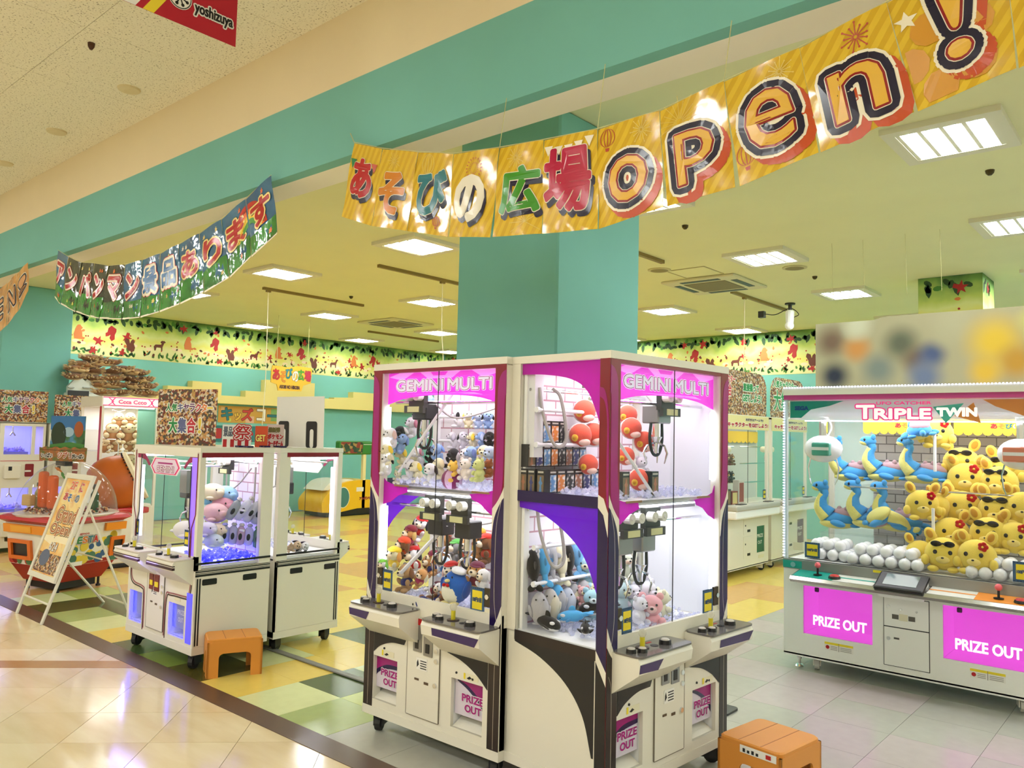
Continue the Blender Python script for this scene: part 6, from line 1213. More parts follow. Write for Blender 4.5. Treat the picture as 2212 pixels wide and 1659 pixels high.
def arched(lab, y, w, h, items):
    F = FX(-4.17, y, 1.905); t = thing('standing_poster', lab, 'poster', F(w/2, 0)); o = F(w/2, 0); G = lambda u, v, n=0: F(u, v, n)-o
    b = MB().plate([(0, 0), (w, 0), (w, h*.6)]+arc((w-.22, h*.62), (.22, h*.38), 0, 90, 6)+arc((.22, h*.62), (.22, h*.38), 90, 180, 6), G, -.005, 0).build('board', COLLAGE, t)
    for s, bx, c, k in items: letter(b, s, G, bx, [(PAPER, .014*k, .001), (M('ink_r_%d%d%d' % c, c, .4), .005*k, .002)])
arched('arched brown collage poster on the white machine with green flap', 8.55, 1.2, .53, [('ラクター', (.02, .38, .30, .46), RAINB[3], .8), ('集合', (.02, .22, .20, .36), RAINB[3], 1), ('直接獲って', (.52, .30, .96, .39), RAINB[0], 1), ('GETしよう!', (.50, .17, 1.05, .26), RAINB[0], 1)])
arched('arched brown collage poster on the farther white machine', 9.88, 1.15, .53, [('人気キャラクター', (.08, .40, .85, .49), RAINB[0], 1), ('大集合', (.10, .10, .8, .36), RAINB[0], 1.3)])
# ---- picture board on top of the crane machine
t = thing('picture_board', 'long soft-coloured picture board standing on the crane machine', 'sign', (-2.20, 6.05, 1.995)); G = FRONT()
def soft_picture():
    m = bpy.data.materials.new('soft_picture'); m.use_nodes = True; nt = m.node_tree; bs = nt.nodes['Principled BSDF']; bs.inputs['Roughness'].default_value = .5
    tc = nt.nodes.new('ShaderNodeTexCoord'); cur = None
    for u, v, r, c in ((0, 0, 0, (172, 164, 132)), (.12, .36, .14, (116, 92, 74)), (.30, .30, .12, (200, 140, 74)), (.14, .10, .13, (26, 32, 54)), (.45, .14, .14, (120, 128, 122)), (.60, .32, .14, (92, 96, 78)), (.70, .20, .12, (110, 92, 76)), (.80, .23, .11, (70, 84, 122)), (.75, .08, .14, (104, 116, 146)), (.92, .40, .15, (178, 172, 140)), (1.18, .30, .2, (222, 186, 62)), (1.30, .16, .14, (186, 140, 50)), (1.12, .10, .12, (216, 176, 60)), (1.38, .42, .1, (200, 190, 120)), (.3, .46, .12, (206, 204, 176))):
        if cur is None: cur = nt.nodes.new('ShaderNodeRGB'); cur.outputs[0].default_value = (*lin(c), 1); cur = cur.outputs[0]; continue
        d = nt.nodes.new('ShaderNodeVectorMath'); d.operation = 'DISTANCE'; d.inputs[1].default_value = (u, 0, v); nt.links.new(tc.outputs['Object'], d.inputs[0])
        mr = nt.nodes.new('ShaderNodeMapRange'); mr.interpolation_type = 'SMOOTHSTEP'; mr.inputs['From Min'].default_value = r*1.25; mr.inputs['From Max'].default_value = r*.15; nt.links.new(d.outputs['Value'], mr.inputs['Value'])
        mx = nt.nodes.new('ShaderNodeMix'); mx.data_type = 'RGBA'; mx.inputs['B'].default_value = (*lin(c), 1); nt.links.new(mr.outputs[0], mx.inputs['Factor']); nt.links.new(cur, mx.inputs['A']); cur = mx.outputs['Result']
    nt.links.new(cur, bs.inputs['Base Color']); return m
b = MB().plate([(0, 0), (1.5, 0), (1.5, .47), (1.44, .52), (.5, .52), (.42, .50), (0, .50)], G, 0, .006).build('board', soft_picture(), t)
for u in (.2, 1.2): MB().box(u, u+.1, -.02, .12, 0, .01).build('stand', WHITE, t)
# ================================================================ PRIZES
SPH = {}
def sph(c, soft=True, n=14, m=10):
    k = (tuple(c), soft, n)
    if k not in SPH: SPH[k] = MB().ell((0, 0, 0), 1, n, m).mesh(plush_mat(c) if soft else M('bead_%02x%02x%02x' % tuple(c), c, .2), True, 'puff')
    return SPH[k]
def puff(root, name, c, ctr, r, rot=(0, 0, 0), soft=True):
    o = bpy.data.objects.new(name, sph(c, soft)); COL.objects.link(o); o.parent = root; o.location = ctr; o.scale = r; o.rotation_euler = rot; return o
BLKC = (14, 13, 16)
def root_of(name, label, cat, group, pos, size, yaw, tilt=(0, 0)):
    t = thing(name, label, cat, pos, 0, group); t.rotation_euler = (tilt[0], tilt[1], yaw); t.scale = (size,)*3; return t
def puppy(label, group, pos, size, yaw, c, ear, tilt=(0, 0), hat=None, vest=None, muz=None, name='plush_puppy'):
    t = root_of(name, label, 'plush toy', group, pos-Vector((0, 0, size*.5)), size, yaw, tilt)
    puff(t, 'body', c, (0, .02, .27), (.21, .19, .27)); puff(t, 'head', c, (0, -.05, .70), (.27, .24, .24)); puff(t, 'muzzle', muz or c, (0, -.26, .64), (.15, .13, .11)); puff(t, 'nose', BLKC, (0, -.385, .68), (.045, .035, .035), soft=False)
    for s in (-1, 1):
        puff(t, 'ear', ear, (s*.26, .0, .66), (.07, .11, .2), (0, s*-.35, 0)); puff(t, 'eye', BLKC, (s*.11, -.27, .77), (.028, .02, .036), soft=False)
        puff(t, 'arm', c, (s*.21, -.12, .34), (.07, .09, .15), (.5, s*.5, 0)); puff(t, 'leg', c, (s*.15, -.2, .08), (.09, .17, .09))
    if hat: puff(t, 'hat', hat, (0, .0, .84), (.25, .24, .14)); puff(t, 'hat_brim', hat, (0, -.16, .86), (.2, .14, .03), (.3, 0, 0))
    if vest: puff(t, 'vest', vest, (0, .02, .32), (.23, .21, .2))
    return t
def bear(label, group, pos, size, yaw, c, muz=None, tilt=(0, 0)):
    t = root_of('plush_bear', label, 'plush toy', group, pos-Vector((0, 0, size*.5)), size, yaw, tilt)
    puff(t, 'body', c, (0, .02, .28), (.26, .23, .28)); puff(t, 'head', c, (0, -.04, .70), (.27, .24, .23)); puff(t, 'muzzle', muz or c, (0, -.25, .65), (.12, .1, .085)); puff(t, 'nose', BLKC, (0, -.345, .68), (.04, .03, .03), soft=False)
    for s in (-1, 1):
        puff(t, 'ear', c, (s*.2, 0, .9), (.09, .06, .09)); puff(t, 'eye', BLKC, (s*.11, -.255, .75), (.026, .02, .03), soft=False); puff(t, 'arm', c, (s*.25, -.14, .36), (.085, .12, .1), (.3, 0, s*-.4)); puff(t, 'leg', c, (s*.17, -.22, .1), (.1, .15, .1))
    return t
def whale(label, group, pos, size, rot, c, belly, patch=None):
    t = root_of('plush_whale', label, 'plush toy', group, pos, size, rot[2], (rot[0], rot[1]))
    puff(t, 'body', c, (.05, 0, 0), (.44, .19, .19)); puff(t, 'tail', c, (-.38, 0, .02), (.22, .08, .07), (0, .1, 0)); puff(t, 'belly', belly, (.09, 0, -.05), (.37, .165, .155))
    puff(t, 'dorsal_fin', c, (-.02, 0, .2), (.11, .03, .13), (0, -.5, 0))
    for s in (-1, 1):
        puff(t, 'fluke', c, (-.58, s*.1, .05), (.09, .13, .03), (0, 0, s*.6)); puff(t, 'flipper', c, (.12, s*.2, -.08), (.08, .14, .03), (s*.5, 0, s*.5))
        puff(t, 'eye', BLKC, (.37, s*.125, .0), (.02, .015, .02), soft=False)
        if patch: puff(t, 'eye_patch', patch, (.27, s*.135, .075), (.09, .045, .05), (0, -.3, 0))
    return t
def inA(px, py, Y):
    p = P(px, py, Y=Y); return p if p.x > -3.40 else P(px, py, X=-3.40)
ZA_ = lambda x, y, Y: inA(800+x/7.373, 840+y/7.373, Y)
WHT, CRM, LBL, BLK, YLW, PNK, PBL = (232, 230, 232), (236, 228, 190), (150, 182, 226), (24, 24, 28), (238, 206, 70), (190, 120, 140), (196, 214, 240)
UP = 'plush puppies in the upper left window'
for x, y, c, e, s, yaw, lab in (
    (1400, 470, WHT, BLK, .105, -.9, 'white plush puppy with black ears, first on the upper rod'), (1560, 480, CRM, YLW, .105, .9, 'cream plush puppy with yellow ears, second on the upper rod'), (1720, 490, PBL, LBL, .105, .9, 'pale blue plush puppy, third on the upper rod'), (1870, 490, LBL, BLK, .105, .9, 'blue plush puppy with black ears, last on the upper rod'),
    (1330, 810, WHT, (200, 196, 206), .105, -.9, 'white plush puppy with grey ears, first on the lower rod'), (1480, 810, (222, 220, 230), BLK, .105, .9, 'greyish white plush puppy, second on the lower rod'), (1640, 815, CRM, YLW, .105, -.9, 'cream plush puppy, third on the lower rod'), (1780, 815, LBL, PBL, .105, -.8, 'light blue plush puppy, fourth on the lower rod'), (1900, 815, BLK, (60, 60, 66), .105, .5, 'black plush puppy at the end of the lower rod')):
    puppy(lab, UP, ZA_(x, y, 3.245), s, yaw, c, e)
for x, y, c, e, Y, lab in (
    (870, 230, LBL, (120, 150, 210), 3.22, 'blue plush puppy at the top of the slanting rod'), (850, 360, CRM, YLW, 3.2, 'cream plush puppy with yellow ears below blue one on slanting rod'), (740, 480, WHT, BLK, 3.16, 'white plush puppy with black patch midway up the slanting rod'), (670, 600, WHT, PNK, 3.14, 'white plush puppy with pink ears midway up the slanting rod'), (560, 730, (34, 44, 44), (220, 220, 214), 3.12, 'black plush puppy with white ear behind the claw hose'), (360, 770, WHT, (220, 190, 180), 3.16, 'white plush puppy behind the claw at far left'), (450, 860, LBL, (120, 150, 210), 3.08, 'light blue plush puppy low on the slanting rod'), (330, 1020, CRM, YLW, 3.03, 'cream and yellow plush puppy near foot of slanting rod'), (270, 1200, WHT, BLK, 3.0, 'white plush puppy with black ear at foot of slanting rod'),
    (545, 1090, CRM, YLW, 3.1, 'cream plush puppy with yellow head patch right of slanting rod'), (690, 1150, CRM, (230, 220, 170), 3.12, 'plain cream plush puppy in the middle of the heap'), (820, 1080, WHT, PNK, 3.1, 'white plush puppy with pink ear in the middle of the heap'), (975, 1060, BLK, BLK, 3.14, 'black plush puppy behind the door edge'), (1110, 1020, LBL, (120, 150, 210), 3.14, 'blue plush puppy right of the door edge'), (1290, 1090, (40, 38, 44), (206, 200, 204), 3.08, 'dark plush puppy with pale ear above the yellow bear'), (1470, 1090, WHT, PNK, 3.1, 'white plush puppy with rose ear right of dark puppy'), (1650, 1070, LBL, (110, 130, 190), 3.12, 'blue plush puppy in the right of the heap'), (1820, 1050, CRM, YLW, 3.14, 'cream plush puppy at right of the heap'), (1920, 1060, PBL, LBL, 3.12, 'pale blue plush puppy at the far right of the heap'),
    (625, 1270, WHT, BLK, 3.0, 'white plush puppy with black ears in front left of the heap'), (790, 1300, CRM, YLW, 3.02, 'cream plush puppy in front between two white puppies'), (980, 1330, WHT, (60, 40, 40), 2.98, 'white plush puppy with dark brown ear in front by door edge'), (1120, 1260, CRM, (230, 214, 170), 3.03, 'cream plush puppy left of the yellow bear')):
    puppy(lab, UP, ZA_(x, y, Y), .125, random.uniform(-.7, .5), c, e, (random.uniform(-.25, .25), random.uniform(-.4, .4)))
p = ZA_(1300, 1440, 2.98); t = thing('striped_ball', 'purple and white striped plush ball under the yellow bear', 'plush toy', p)
for i in range(8): MB().add([(.056*math.cos(a)*math.cos(b), .056*math.sin(a)*math.cos(b), .056*math.sin(b)) for b in [-PI/2+PI*j/8 for j in range(9)] for a in (2*PI*i/8, 2*PI*(i+.5)/8, 2*PI*(i+1)/8)], [(j*3+k, j*3+k+1, j*3+k+4, j*3+k+3) for j in range(8) for k in (0, 1)]).build('stripe', plush_mat((120, 30, 84) if i % 2 else (206, 170, 200)), t, True)
bear('yellow plush bear sitting on striped ball in the upper left window', None, ZA_(1320, 1310, 2.97), .115, -.2, (236, 190, 80), (240, 226, 190))
bear('white plush bear in clear bag right of yellow bear', None, ZA_(1520, 1270, 3.0), .12, .2, (240, 228, 220)); bear('pale green plush bear at right front of upper left window', None, ZA_(1740, 1290, 3.0), .125, -.3, (212, 218, 140)); bear('brown plush bear at right edge of the upper left window', None, ZA_(1890, 1260, 3.04), .10, -.3, (150, 84, 40)); bear('pale cream plush bear at left front of upper left window', None, ZA_(440, 1400, 2.96), .08, .3, (232, 230, 196))
ZB_ = lambda x, y, Y: inA(800+x/6.913, 1080+y/6.913, Y)
LW = 'plush puppies in the lower left window'; TANC, BRN, RDC, NVY = (206, 150, 90), (120, 76, 46), (190, 22, 26), (20, 34, 110)
for x, y, c, e, hat, vest, s, Y, tl, lab in (
    (690, 400, WHT, BLK, RDC, RDC, .15, 3.24, (0, .3), 'white plush puppy in red cap at top of the lower heap'), (545, 520, TANC, (206, 170, 100), (110, 10, 30), (160, 40, 80), .14, 3.2, (0, .4), 'tan plush puppy in maroon cap with pink spots'), (455, 690, BRN, (120, 76, 46), (214, 74, 36), (210, 80, 30), .14, 3.14, (0, .4), 'brown plush puppy in orange cap on the slope'), (330, 870, CRM, (214, 150, 80), (240, 206, 50), (236, 200, 70), .15, 3.06, (0, .2), 'cream plush puppy in yellow cap at left'), (190, 1010, WHT, (120, 196, 70), (130, 206, 70), None, .10, 3.02, (0, 0), 'white plush puppy in green cap behind left price card'),
    (700, 640, WHT, BLK, None, RDC, .12, 3.2, (0, -.5), 'white plush puppy with red vest under the slanted rod'), (670, 900, WHT, BLK, RDC, RDC, .17, 3.06, (0, -.15), 'white plush puppy in red fire cap, centre left of heap'), (540, 1150, (190, 150, 100), BRN, None, NVY, .16, 3.0, (0, 0), 'brown plush puppy in navy vest, left front of heap'), (690, 1120, TANC, CRM, None, (170, 50, 90), .12, 3.04, (0, .6), 'tan plush puppy in pink vest, left front of heap'), (900, 860, TANC, (214, 160, 90), (110, 20, 50), None, .12, 3.14, (0, .5), 'tan plush puppy in plum cap near hanging hose'), (960, 960, TANC, BRN, None, NVY, .13, 3.12, (0, -.5), 'tan plush puppy in navy vest near hanging hose'), (1110, 980, (200, 220, 240), WHT, None, (60, 110, 180), .12, 3.14, (0, 0), 'pale blue plush puppy behind centre of heap'),
    (870, 1210, WHT, (90, 30, 50), None, (120, 20, 40), .12, 3.0, (0, 1.2), 'white plush puppy in maroon lying in front'), (930, 1300, BRN, TANC, None, NVY, .15, 2.98, (0, 1.4), 'brown plush puppy in blue vest lying in front'), (760, 1390, TANC, BRN, NVY, NVY, .13, 2.94, (.3, 1.2), 'tan plush puppy in navy cap lying at the very front'), (1240, 1130, WHT, (230, 190, 190), RDC, None, .16, 3.0, (0, -.1), 'white plush puppy in red cap beside the penguin'), (1550, 1130, TANC, (226, 190, 120), (110, 40, 70), (110, 30, 50), .16, 3.0, (0, .15), 'tan plush puppy in plum cap right of penguin'), (1700, 1200, WHT, WHT, None, None, .13, 2.98, (0, 0), 'plain white plush puppy at right by the price card'),
    (1610, 640, TANC, BRN, (226, 150, 40), (206, 176, 60), .18, 3.26, (0, 0), 'tan plush puppy in yellow vest on the right rods'), (1740, 720, BRN, BRN, (180, 40, 30), (200, 60, 30), .17, 3.26, (0, 0), 'brown plush puppy in orange vest at end of right rods'), (1460, 740, TANC, BRN, None, (206, 60, 40), .16, 3.28, (0, 0), 'tan plush puppy in red vest on the right rods'), (1300, 780, (150, 150, 150), (90, 160, 90), (90, 170, 80), None, .16, 3.28, (0, 0), 'grey plush puppy in green cap behind the claws'), (1120, 660, TANC, BRN, (220, 130, 110), (190, 160, 60), .16, 3.3, (0, 0), 'tan plush puppy in ochre vest behind the claws')):
    puppy(lab, LW, ZB_(x, y, Y), s, random.uniform(-.5, .4), c, e, tl, hat, vest, (238, 220, 190))
p = ZB_(1270, 1540, 2.945); t = thing('plush_penguin', 'large blue plush penguin with white sailor cap and red bow', 'plush toy', p); t.rotation_euler.z = .05; t.scale = (.15,)*3
puff(t, 'body', (20, 96, 190), (0, 0, .55), (.50, .42, .56)); puff(t, 'belly', (240, 238, 220), (-.05, -.14, .42), (.40, .32, .42)); puff(t, 'beak', (236, 220, 150), (-.02, -.42, .80), (.09, .1, .06))
for s in (-1, 1): puff(t, 'flipper', (20, 80, 170), (s*.5, 0, .5), (.08, .2, .32), (0, s*.3, 0)); puff(t, 'foot', (236, 220, 150), (s*.2, -.3, .04), (.16, .2, .06)); puff(t, 'eye', BLKC, (s*.14, -.36, .92), (.03, .02, .04), soft=False); puff(t, 'bow', (180, 16, 24), (s*.08-.05, -.46, .66), (.08, .05, .06), (0, s*.4, 0))
puff(t, 'cap', (240, 240, 244), (.16, -.04, 1.1), (.27, .25, .13), (0, .25, 0)); c_ = puff(t, 'cap_band', (40, 90, 160), (.14, -.04, 1.04), (.275, .255, .04), (0, .25, 0))
# whales and bears in the nearest machine
def ZC_(x, y, X, gap=.075):
    p = P(1100+x/6.382, 1140+y/6.382, X=X); lim = lambda q: 2.85-(q.x+1.91)*.07+gap
    return p if p.y > lim(p) else P(1100+x/6.382, 1140+y/6.382, Y=2.86+gap+.03)
GRYW, SKYB, CRMW, OFFW = (176, 174, 178), (80, 170, 226), (226, 218, 186), (226, 226, 230)
WG = 'plush whales in the side window'
def wv_(x, y, X, s, rot, c, b, lab, patch=None): whale(lab, WG, ZC_(x, y, X=X), s, rot, c, b, patch)
Vv = lambda a: (0, -PI/2+a, PI/2+.6)
for n_, (c, b, pt, lab) in enumerate(((BLK, OFFW, OFFW, 'black plush whale leaning at left on the white rod'), (SKYB, OFFW, OFFW, 'sky blue plush whale on the rod beside black one'), (GRYW, GRYW, None, 'grey plush whale third on the white rod'), (CRMW, CRMW, None, 'cream plush whale fourth on the white rod'), (BLK, GRYW, None, 'black and grey plush whale fifth on the rod'), ((120, 180, 226), GRYW, None, 'pale blue and grey plush whale last on the rod'))):
    whale(lab, WG, Vector((-2.40+.008*(n_ % 2), 2.955+.068*n_, .985+.012*(n_ % 3))), .175, (0, -1.15, 2.5), c, b, pt)
for n_, (c, b, lab) in enumerate(((GRYW, GRYW, 'grey plush whale standing upright at left below the rod'), ((190, 186, 184), (206, 200, 180), 'light grey plush whale standing second below the rod'), (SKYB, GRYW, 'blue and grey plush whale standing third below the rod'), ((196, 200, 212), BLK, 'pale grey plush whale with black flipper standing fourth'), (GRYW, CRMW, 'grey and cream plush whale standing fifth below the rod'), ((186, 184, 188), GRYW, 'wide grey plush whale standing sixth below the rod'), ((190, 192, 200), BLK, 'grey and black plush whale standing last below the rod'))):
    t = root_of('plush_whale', lab, 'plush toy', WG, Vector((-2.355+.012*(n_ % 2), 2.95+.066*n_, .725+.01*(n_ % 3))), .15, .75); puff(t, 'body', c, (0, 0, .5), (.27, .25, .5)); puff(t, 'belly', b if b != BLK else c, (.08, -.05, .45), (.24, .22, .42))
    for s in (-1, 1): puff(t, 'flipper', b, (s*.27, -.05, .42), (.07, .13, .2), (0, s*.3, 0)); puff(t, 'fluke', c, (s*.1, .05, .03), (.12, .1, .04)); puff(t, 'eye', BLKC, (s*.12, -.2, .8), (.03, .02, .03), soft=False)
whale('black plush whale with white patch lying at front left', WG, Vector((-2.305, 2.945, .748)), .16, (0, .2, .05), BLK, OFFW, OFFW); whale('sky blue plush whale lying on the clear chips', WG, Vector((-2.245, 3.06, .765)), .15, (0, .15, 3.7), SKYB, OFFW, OFFW)
whale('black plush whale lying behind the blue one', WG, Vector((-2.21, 3.20, .79)), .17, (0, .1, 3.9), BLK, OFFW, OFFW); whale('small black plush whale facing out at front', WG, Vector((-2.12, 2.99, .745)), .12, (0, .1, -.9), BLK, OFFW, OFFW)
for x, y, X, s, c, m, lab in ((1030, 590, -2.37, .17, (176, 214, 230), (226, 220, 190), 'pale blue plush bear on the rod beside whales'), (1160, 570, -2.35, .17, (206, 220, 214), (232, 226, 190), 'pale cream and blue plush bear on rod near corner post'), (1020, 930, -2.30, .10, (226, 170, 170), (236, 220, 180), 'small pink plush bear below the rod by corner post'), (1130, 880, -2.32, .10, (224, 218, 180), (236, 226, 190), 'small cream plush bear beside the small pink bear'), (1150, 1060, -2.24, .17, (168, 210, 224), (214, 226, 230), 'pale blue plush bear sitting near corner post')): bear(lab, 'plush bears in the nearest machine', ZC_(x, y, X=X), s, .7, c, m)
ZD_ = lambda x, y, X: P(1330+x/5.53, 1080+y/5.53, X=X)
LAV = (232, 228, 240)
for x, y, X, s, yaw, c, m, lab in ((280, 970, -2.16, .155, 1.9, LAV, LAV, 'white plush bear reaching under the claw, top of its pile'), (190, 1170, -2.14, .16, 1.2, LAV, LAV, 'white plush bear at left of the front pile'), (365, 1170, -2.10, .19, 1.3, LAV, LAV, 'large white sleeping plush bear in the front pile'), (280, 1310, -2.04, .14, 1.4, (236, 234, 246), LAV, 'white plush bear lying low behind left price card'), (420, 1360, -2.02, .21, .6, (240, 176, 184), (240, 196, 196), 'pink plush bear sitting in front near door edge'), (540, 1240, -2.08, .16, 2.6, (234, 230, 196), (240, 232, 200), 'cream plush bear behind pink bear by door edge'), (75, 1160, -2.16, .17, 1.2, (190, 214, 220), (226, 224, 180), 'pastel blue and cream plush bear at left edge of front window'), (100, 780, -2.18, .15, 1.2, (220, 224, 206), (232, 200, 180), 'pastel plush bear hanging high at left of front window')): bear(lab, 'plush bears in the nearest machine', ZD_(x, y, X), s, yaw, c, m)
# figure boxes
PRT = [ramp_mat('figure_print_%d' % i, 'noise', 24, [(.38, (236, 232, 226)), (.46, a), (.54, b), (.62, (236, 232, 226))], rough=.3) for i, (a, b) in enumerate((((206, 150, 110), (120, 70, 50)), ((70, 80, 150), (40, 44, 90)), ((150, 190, 220), (70, 110, 150)), ((220, 150, 80), (200, 110, 60)), ((60, 70, 66), (30, 30, 34))))]
CARB = M('carton_black', (26, 26, 30), .3); SILV = M('print_silver', (190, 186, 176), .3)
def fbox(lab, o, u, w, h, i, tilt=0, d=.045, dk=False):
    """carton with a figure printed on the front; o is the lower left front corner"""
    t = thing('figure_box', lab, 'box', o, math.atan2(u[1], u[0]), 'figure boxes in the nearest machine'); t.rotation_euler.y = tilt; F = FRONT()
    MB().box(0, w, 0, d, 0, h).build('carton', CARB, t); MB().rect(w*.08, w*.92, h*.05, h*.78, F, 0, .0008).build('front_print', M('carton_taupe', (120, 100, 76), .35) if dk else PRT[i % 5], t)
    MB().plate([(w*.3, h*.08), (w*.4, h*.4), (w*.25, h*.5), (w*.4, h*.58), (w*.42, h*.72), (w*.6, h*.72), (w*.6, h*.58), (w*.78, h*.48), (w*.6, h*.4), (w*.68, h*.08)], F, .0008, .0014).build('figure_shape', M('figure_ink_%d' % (i % 5), [(170, 110, 80), (50, 56, 120), (90, 140, 190), (214, 130, 60), (40, 40, 44)][i % 5], .4), t)
    MB().rect(w*.12, w*.88, h*.86, h*.93, F, 0, .0008).rect(w*.5, w*.95, h*.06, h*.10, F, .0014, .002).build('title_bar', SILV, t)
N_ = ['first', 'second', 'third', 'fourth', 'fifth', 'sixth', 'seventh', 'eighth', 'ninth']
a = P(1131, 1014, X=-2.42); b = P(1258, 1014, X=-2.42)
for i in range(8): fbox('figure box, %s from the left in the middle row' % N_[i], (-2.405, a.y+.012+(b.y-a.y)*i/8, 1.453), (0, 1), (b.y-a.y)/8*.95, .108, i, dk=(i == 0))
MB().box(-2.46, -2.395, 2.905, 3.42, 1.443, 1.4525).build('clear_shelf_strip', ACRYL, GMB).matrix_parent_inverse = (Matrix.Translation(GMB_LOC) @ Matrix.Rotation(ang, 4, 'Z')).inverted()
a = P(1150, 957, X=-2.44); b = P(1222, 957, X=-2.44)
for i in range(4): fbox('figure box, %s from the left on the top rod' % N_[i], (-2.43, a.y+(b.y-a.y)*i/4, 1.568), (0, 1), (b.y-a.y)/4*.95, .108, i+1, -.2 if i == 0 else 0, .03)
for i in range(3):
    a = P(1118+20.3*i, 1069, Y=2.905); fbox('dark figure box, %s from the left against the side glass' % N_[i], (max(a.x, -2.455)+.002, 2.905, 1.324), (1, 0), .043, .122, i, dk=True)
a = P(1180, 1062, X=-2.33); b = P(1290, 1062, X=-2.33)
for i in range(6): fbox('figure box, %s from the left in the bottom row' % N_[i], (-2.32, a.y+(b.y-a.y)*i/6, 1.334), (0, 1), (b.y-a.y)/6*.95, .108, i+2)
for px, py, X, lab in ((1352, 1035, -2.02, 'figure box at the left edge of the upper front window'), (1415, 1046, -1.99, 'lone dark figure box on clear chips by the door edge')):
    a = P(px, py, X=X); fbox(lab, (X, a.y-.03, 1.326), (0, 1), .062, .118, 0, dk=True)
def cap(lab, p, s, yaw):
    t = root_of('round_cushion', lab, 'plush toy', 'salmon round cushions', p, s, yaw); SAL = (226, 96, 76); puff(t, 'cushion', SAL, (0, 0, 0), (.5, .48, .5)); puff(t, 'white_back', (238, 226, 222), (0, .12, 0), (.53, .42, .53)); puff(t, 'yellow_disc', (230, 186, 60), (-.3, -.34, -.12), (.16, .08, .16), (0, 0, -.7)); puff(t, 'yellow_rim', (206, 150, 40), (-.32, -.38, -.12), (.09, .07, .09), (0, 0, -.7)); puff(t, 'pale_patch', (240, 206, 190), (.12, -.34, -.30), (.26, .16, .16))
for px, py, X, s, lab in ((1263, 888, -2.36, .115, 'salmon round cushion highest in the side window'), (1254, 940, -2.34, .115, 'salmon round cushion left one of the pair in side window'), (1283, 938, -2.32, .115, 'salmon round cushion right one of the pair in side window'), (1271, 1003, -2.30, .10, 'salmon round cushion low behind the bottom boxes'), (1356, 896, -2.2, .10, 'salmon round cushion high at left of upper front window'), (1364, 925, -2.16, .105, 'salmon round cushion second down in upper front window'), (1392, 954, -2.12, .105, 'salmon round cushion hanging rightmost in upper front window'), (1381, 1036, -2.06, .105, 'salmon round cushion with yellow disc on the chips'), (1352, 985, -2.15, .09, 'salmon round cushion at left edge of upper front window')): cap(lab, P(px, py, X=X), s, .8)
bear('small white plush bear among the salmon cushions in upper front window', None, P(1385, 1008, X=-2.10), .11, 1.0, LAV)
# crane machine: blue long-necked plush, yellow bears, white balls
SEA, PALE, MAUV = (74, 154, 214), (226, 218, 130), (186, 152, 160)
sea_n = MB(); q = curve([(-.18, 0, .28), (-.32, 0, .42), (-.33, 0, .6), (-.27, 0, .74), (-.33, 0, .84)], 4); sea_n.tube(q, [.17-.09*min(1, i/(len(q)*.6)) for i in range(len(q))], 12); sea_neck = sea_n.mesh(plush_mat(SEA), True)
sea_b = MB(); q = curve([(-.24, -.03, .22), (-.385, -.02, .42), (-.385, -.02, .6), (-.33, -.02, .72)], 4); sea_b.tube(q, [.15-.09*min(1, i/(len(q)*.7)) for i in range(len(q))], 10); sea_bib = sea_b.mesh(plush_mat(PALE), True)
def seal_neck(lab, p, s, yaw=0, tilt=(0, 0)):
    t = root_of('plush_sea_dinosaur', lab, 'plush toy', 'blue long-necked plush', p, s, yaw, tilt)
    puff(t, 'body', SEA, (.05, 0, .18), (.40, .24, .18)); puff(t, 'belly', PALE, (.0, -.02, .11), (.38, .225, .12)); obj('neck', sea_neck, t); obj('bib', sea_bib, t); puff(t, 'head', SEA, (-.36, 0, .88), (.17, .105, .11), (0, .12, 0)); puff(t, 'chin', PALE, (-.42, 0, .84), (.12, .085, .06), (0, .12, 0)); puff(t, 'saddle', MAUV, (.16, .02, .30), (.28, .2, .13), (0, .2, 0)); puff(t, 'tail', SEA, (.46, 0, .12), (.13, .06, .07))
    for i, (x, y, z) in enumerate(((.02, .0, .42), (.16, -.08, .42), (.28, .02, .39))): puff(t, 'saddle_bump', MAUV, (x, y, z), (.05, .05, .06))
    for s_ in (-1, 1):
        puff(t, 'flipper', SEA, (-.02, s_*.26, .12), (.17, .1, .07), (0, .2, s_*.5)); puff(t, 'rear_flipper', SEA, (.33, s_*.2, .08), (.12, .07, .04), (0, 0, -s_*.5)); puff(t, 'ear', SEA, (-.26, s_*.08, .97), (.05, .03, .06)); puff(t, 'eye', BLKC, (-.44, s_*.085, .91), (.022, .018, .034), soft=False)
ZT = lambda x, y, Y=None, Z=None: P(1660+x/3.77, 800+y/3.77, Y=Y, Z=Z)
for x, y, Y, s, lab in ((680, 905, 6.28, .335, 'blue long-necked plush on the shelf behind left claw pod'), (960, 905, 6.28, .335, 'blue long-necked plush in the middle of the shelf'), (1270, 920, 6.28, .335, 'blue long-necked plush on the shelf beside the yellow plush'), (570, 1285, 6.22, .35, 'blue long-necked plush below the shelf, farthest left'), (840, 1285, 6.20, .35, 'blue long-necked plush below the shelf, second from left'), (1060, 1310, 6.16, .35, 'blue long-necked plush below the shelf, behind belly-up one')): seal_neck(lab, ZT(x, y, Y=Y), s, .35)
seal_neck('blue long-necked plush lying belly up on white balls', ZT(870, 1240, Y=6.03)+Vector((0, 0, .08)), .30, 2.6, (PI*.72, .3)); seal_neck('blue long-necked plush lying on the high clear rack', ZT(1240, 560, Y=6.12), .33, -1.2, (.2, 0))
MB().rect(.02, .40, 1.50, 1.505, fr((0, .42, 0), (1, 0, 0), (0, 0, 1)), -.26, .0).build('clear_rack', ACRYL, TT)
YP = (240, 212, 92)
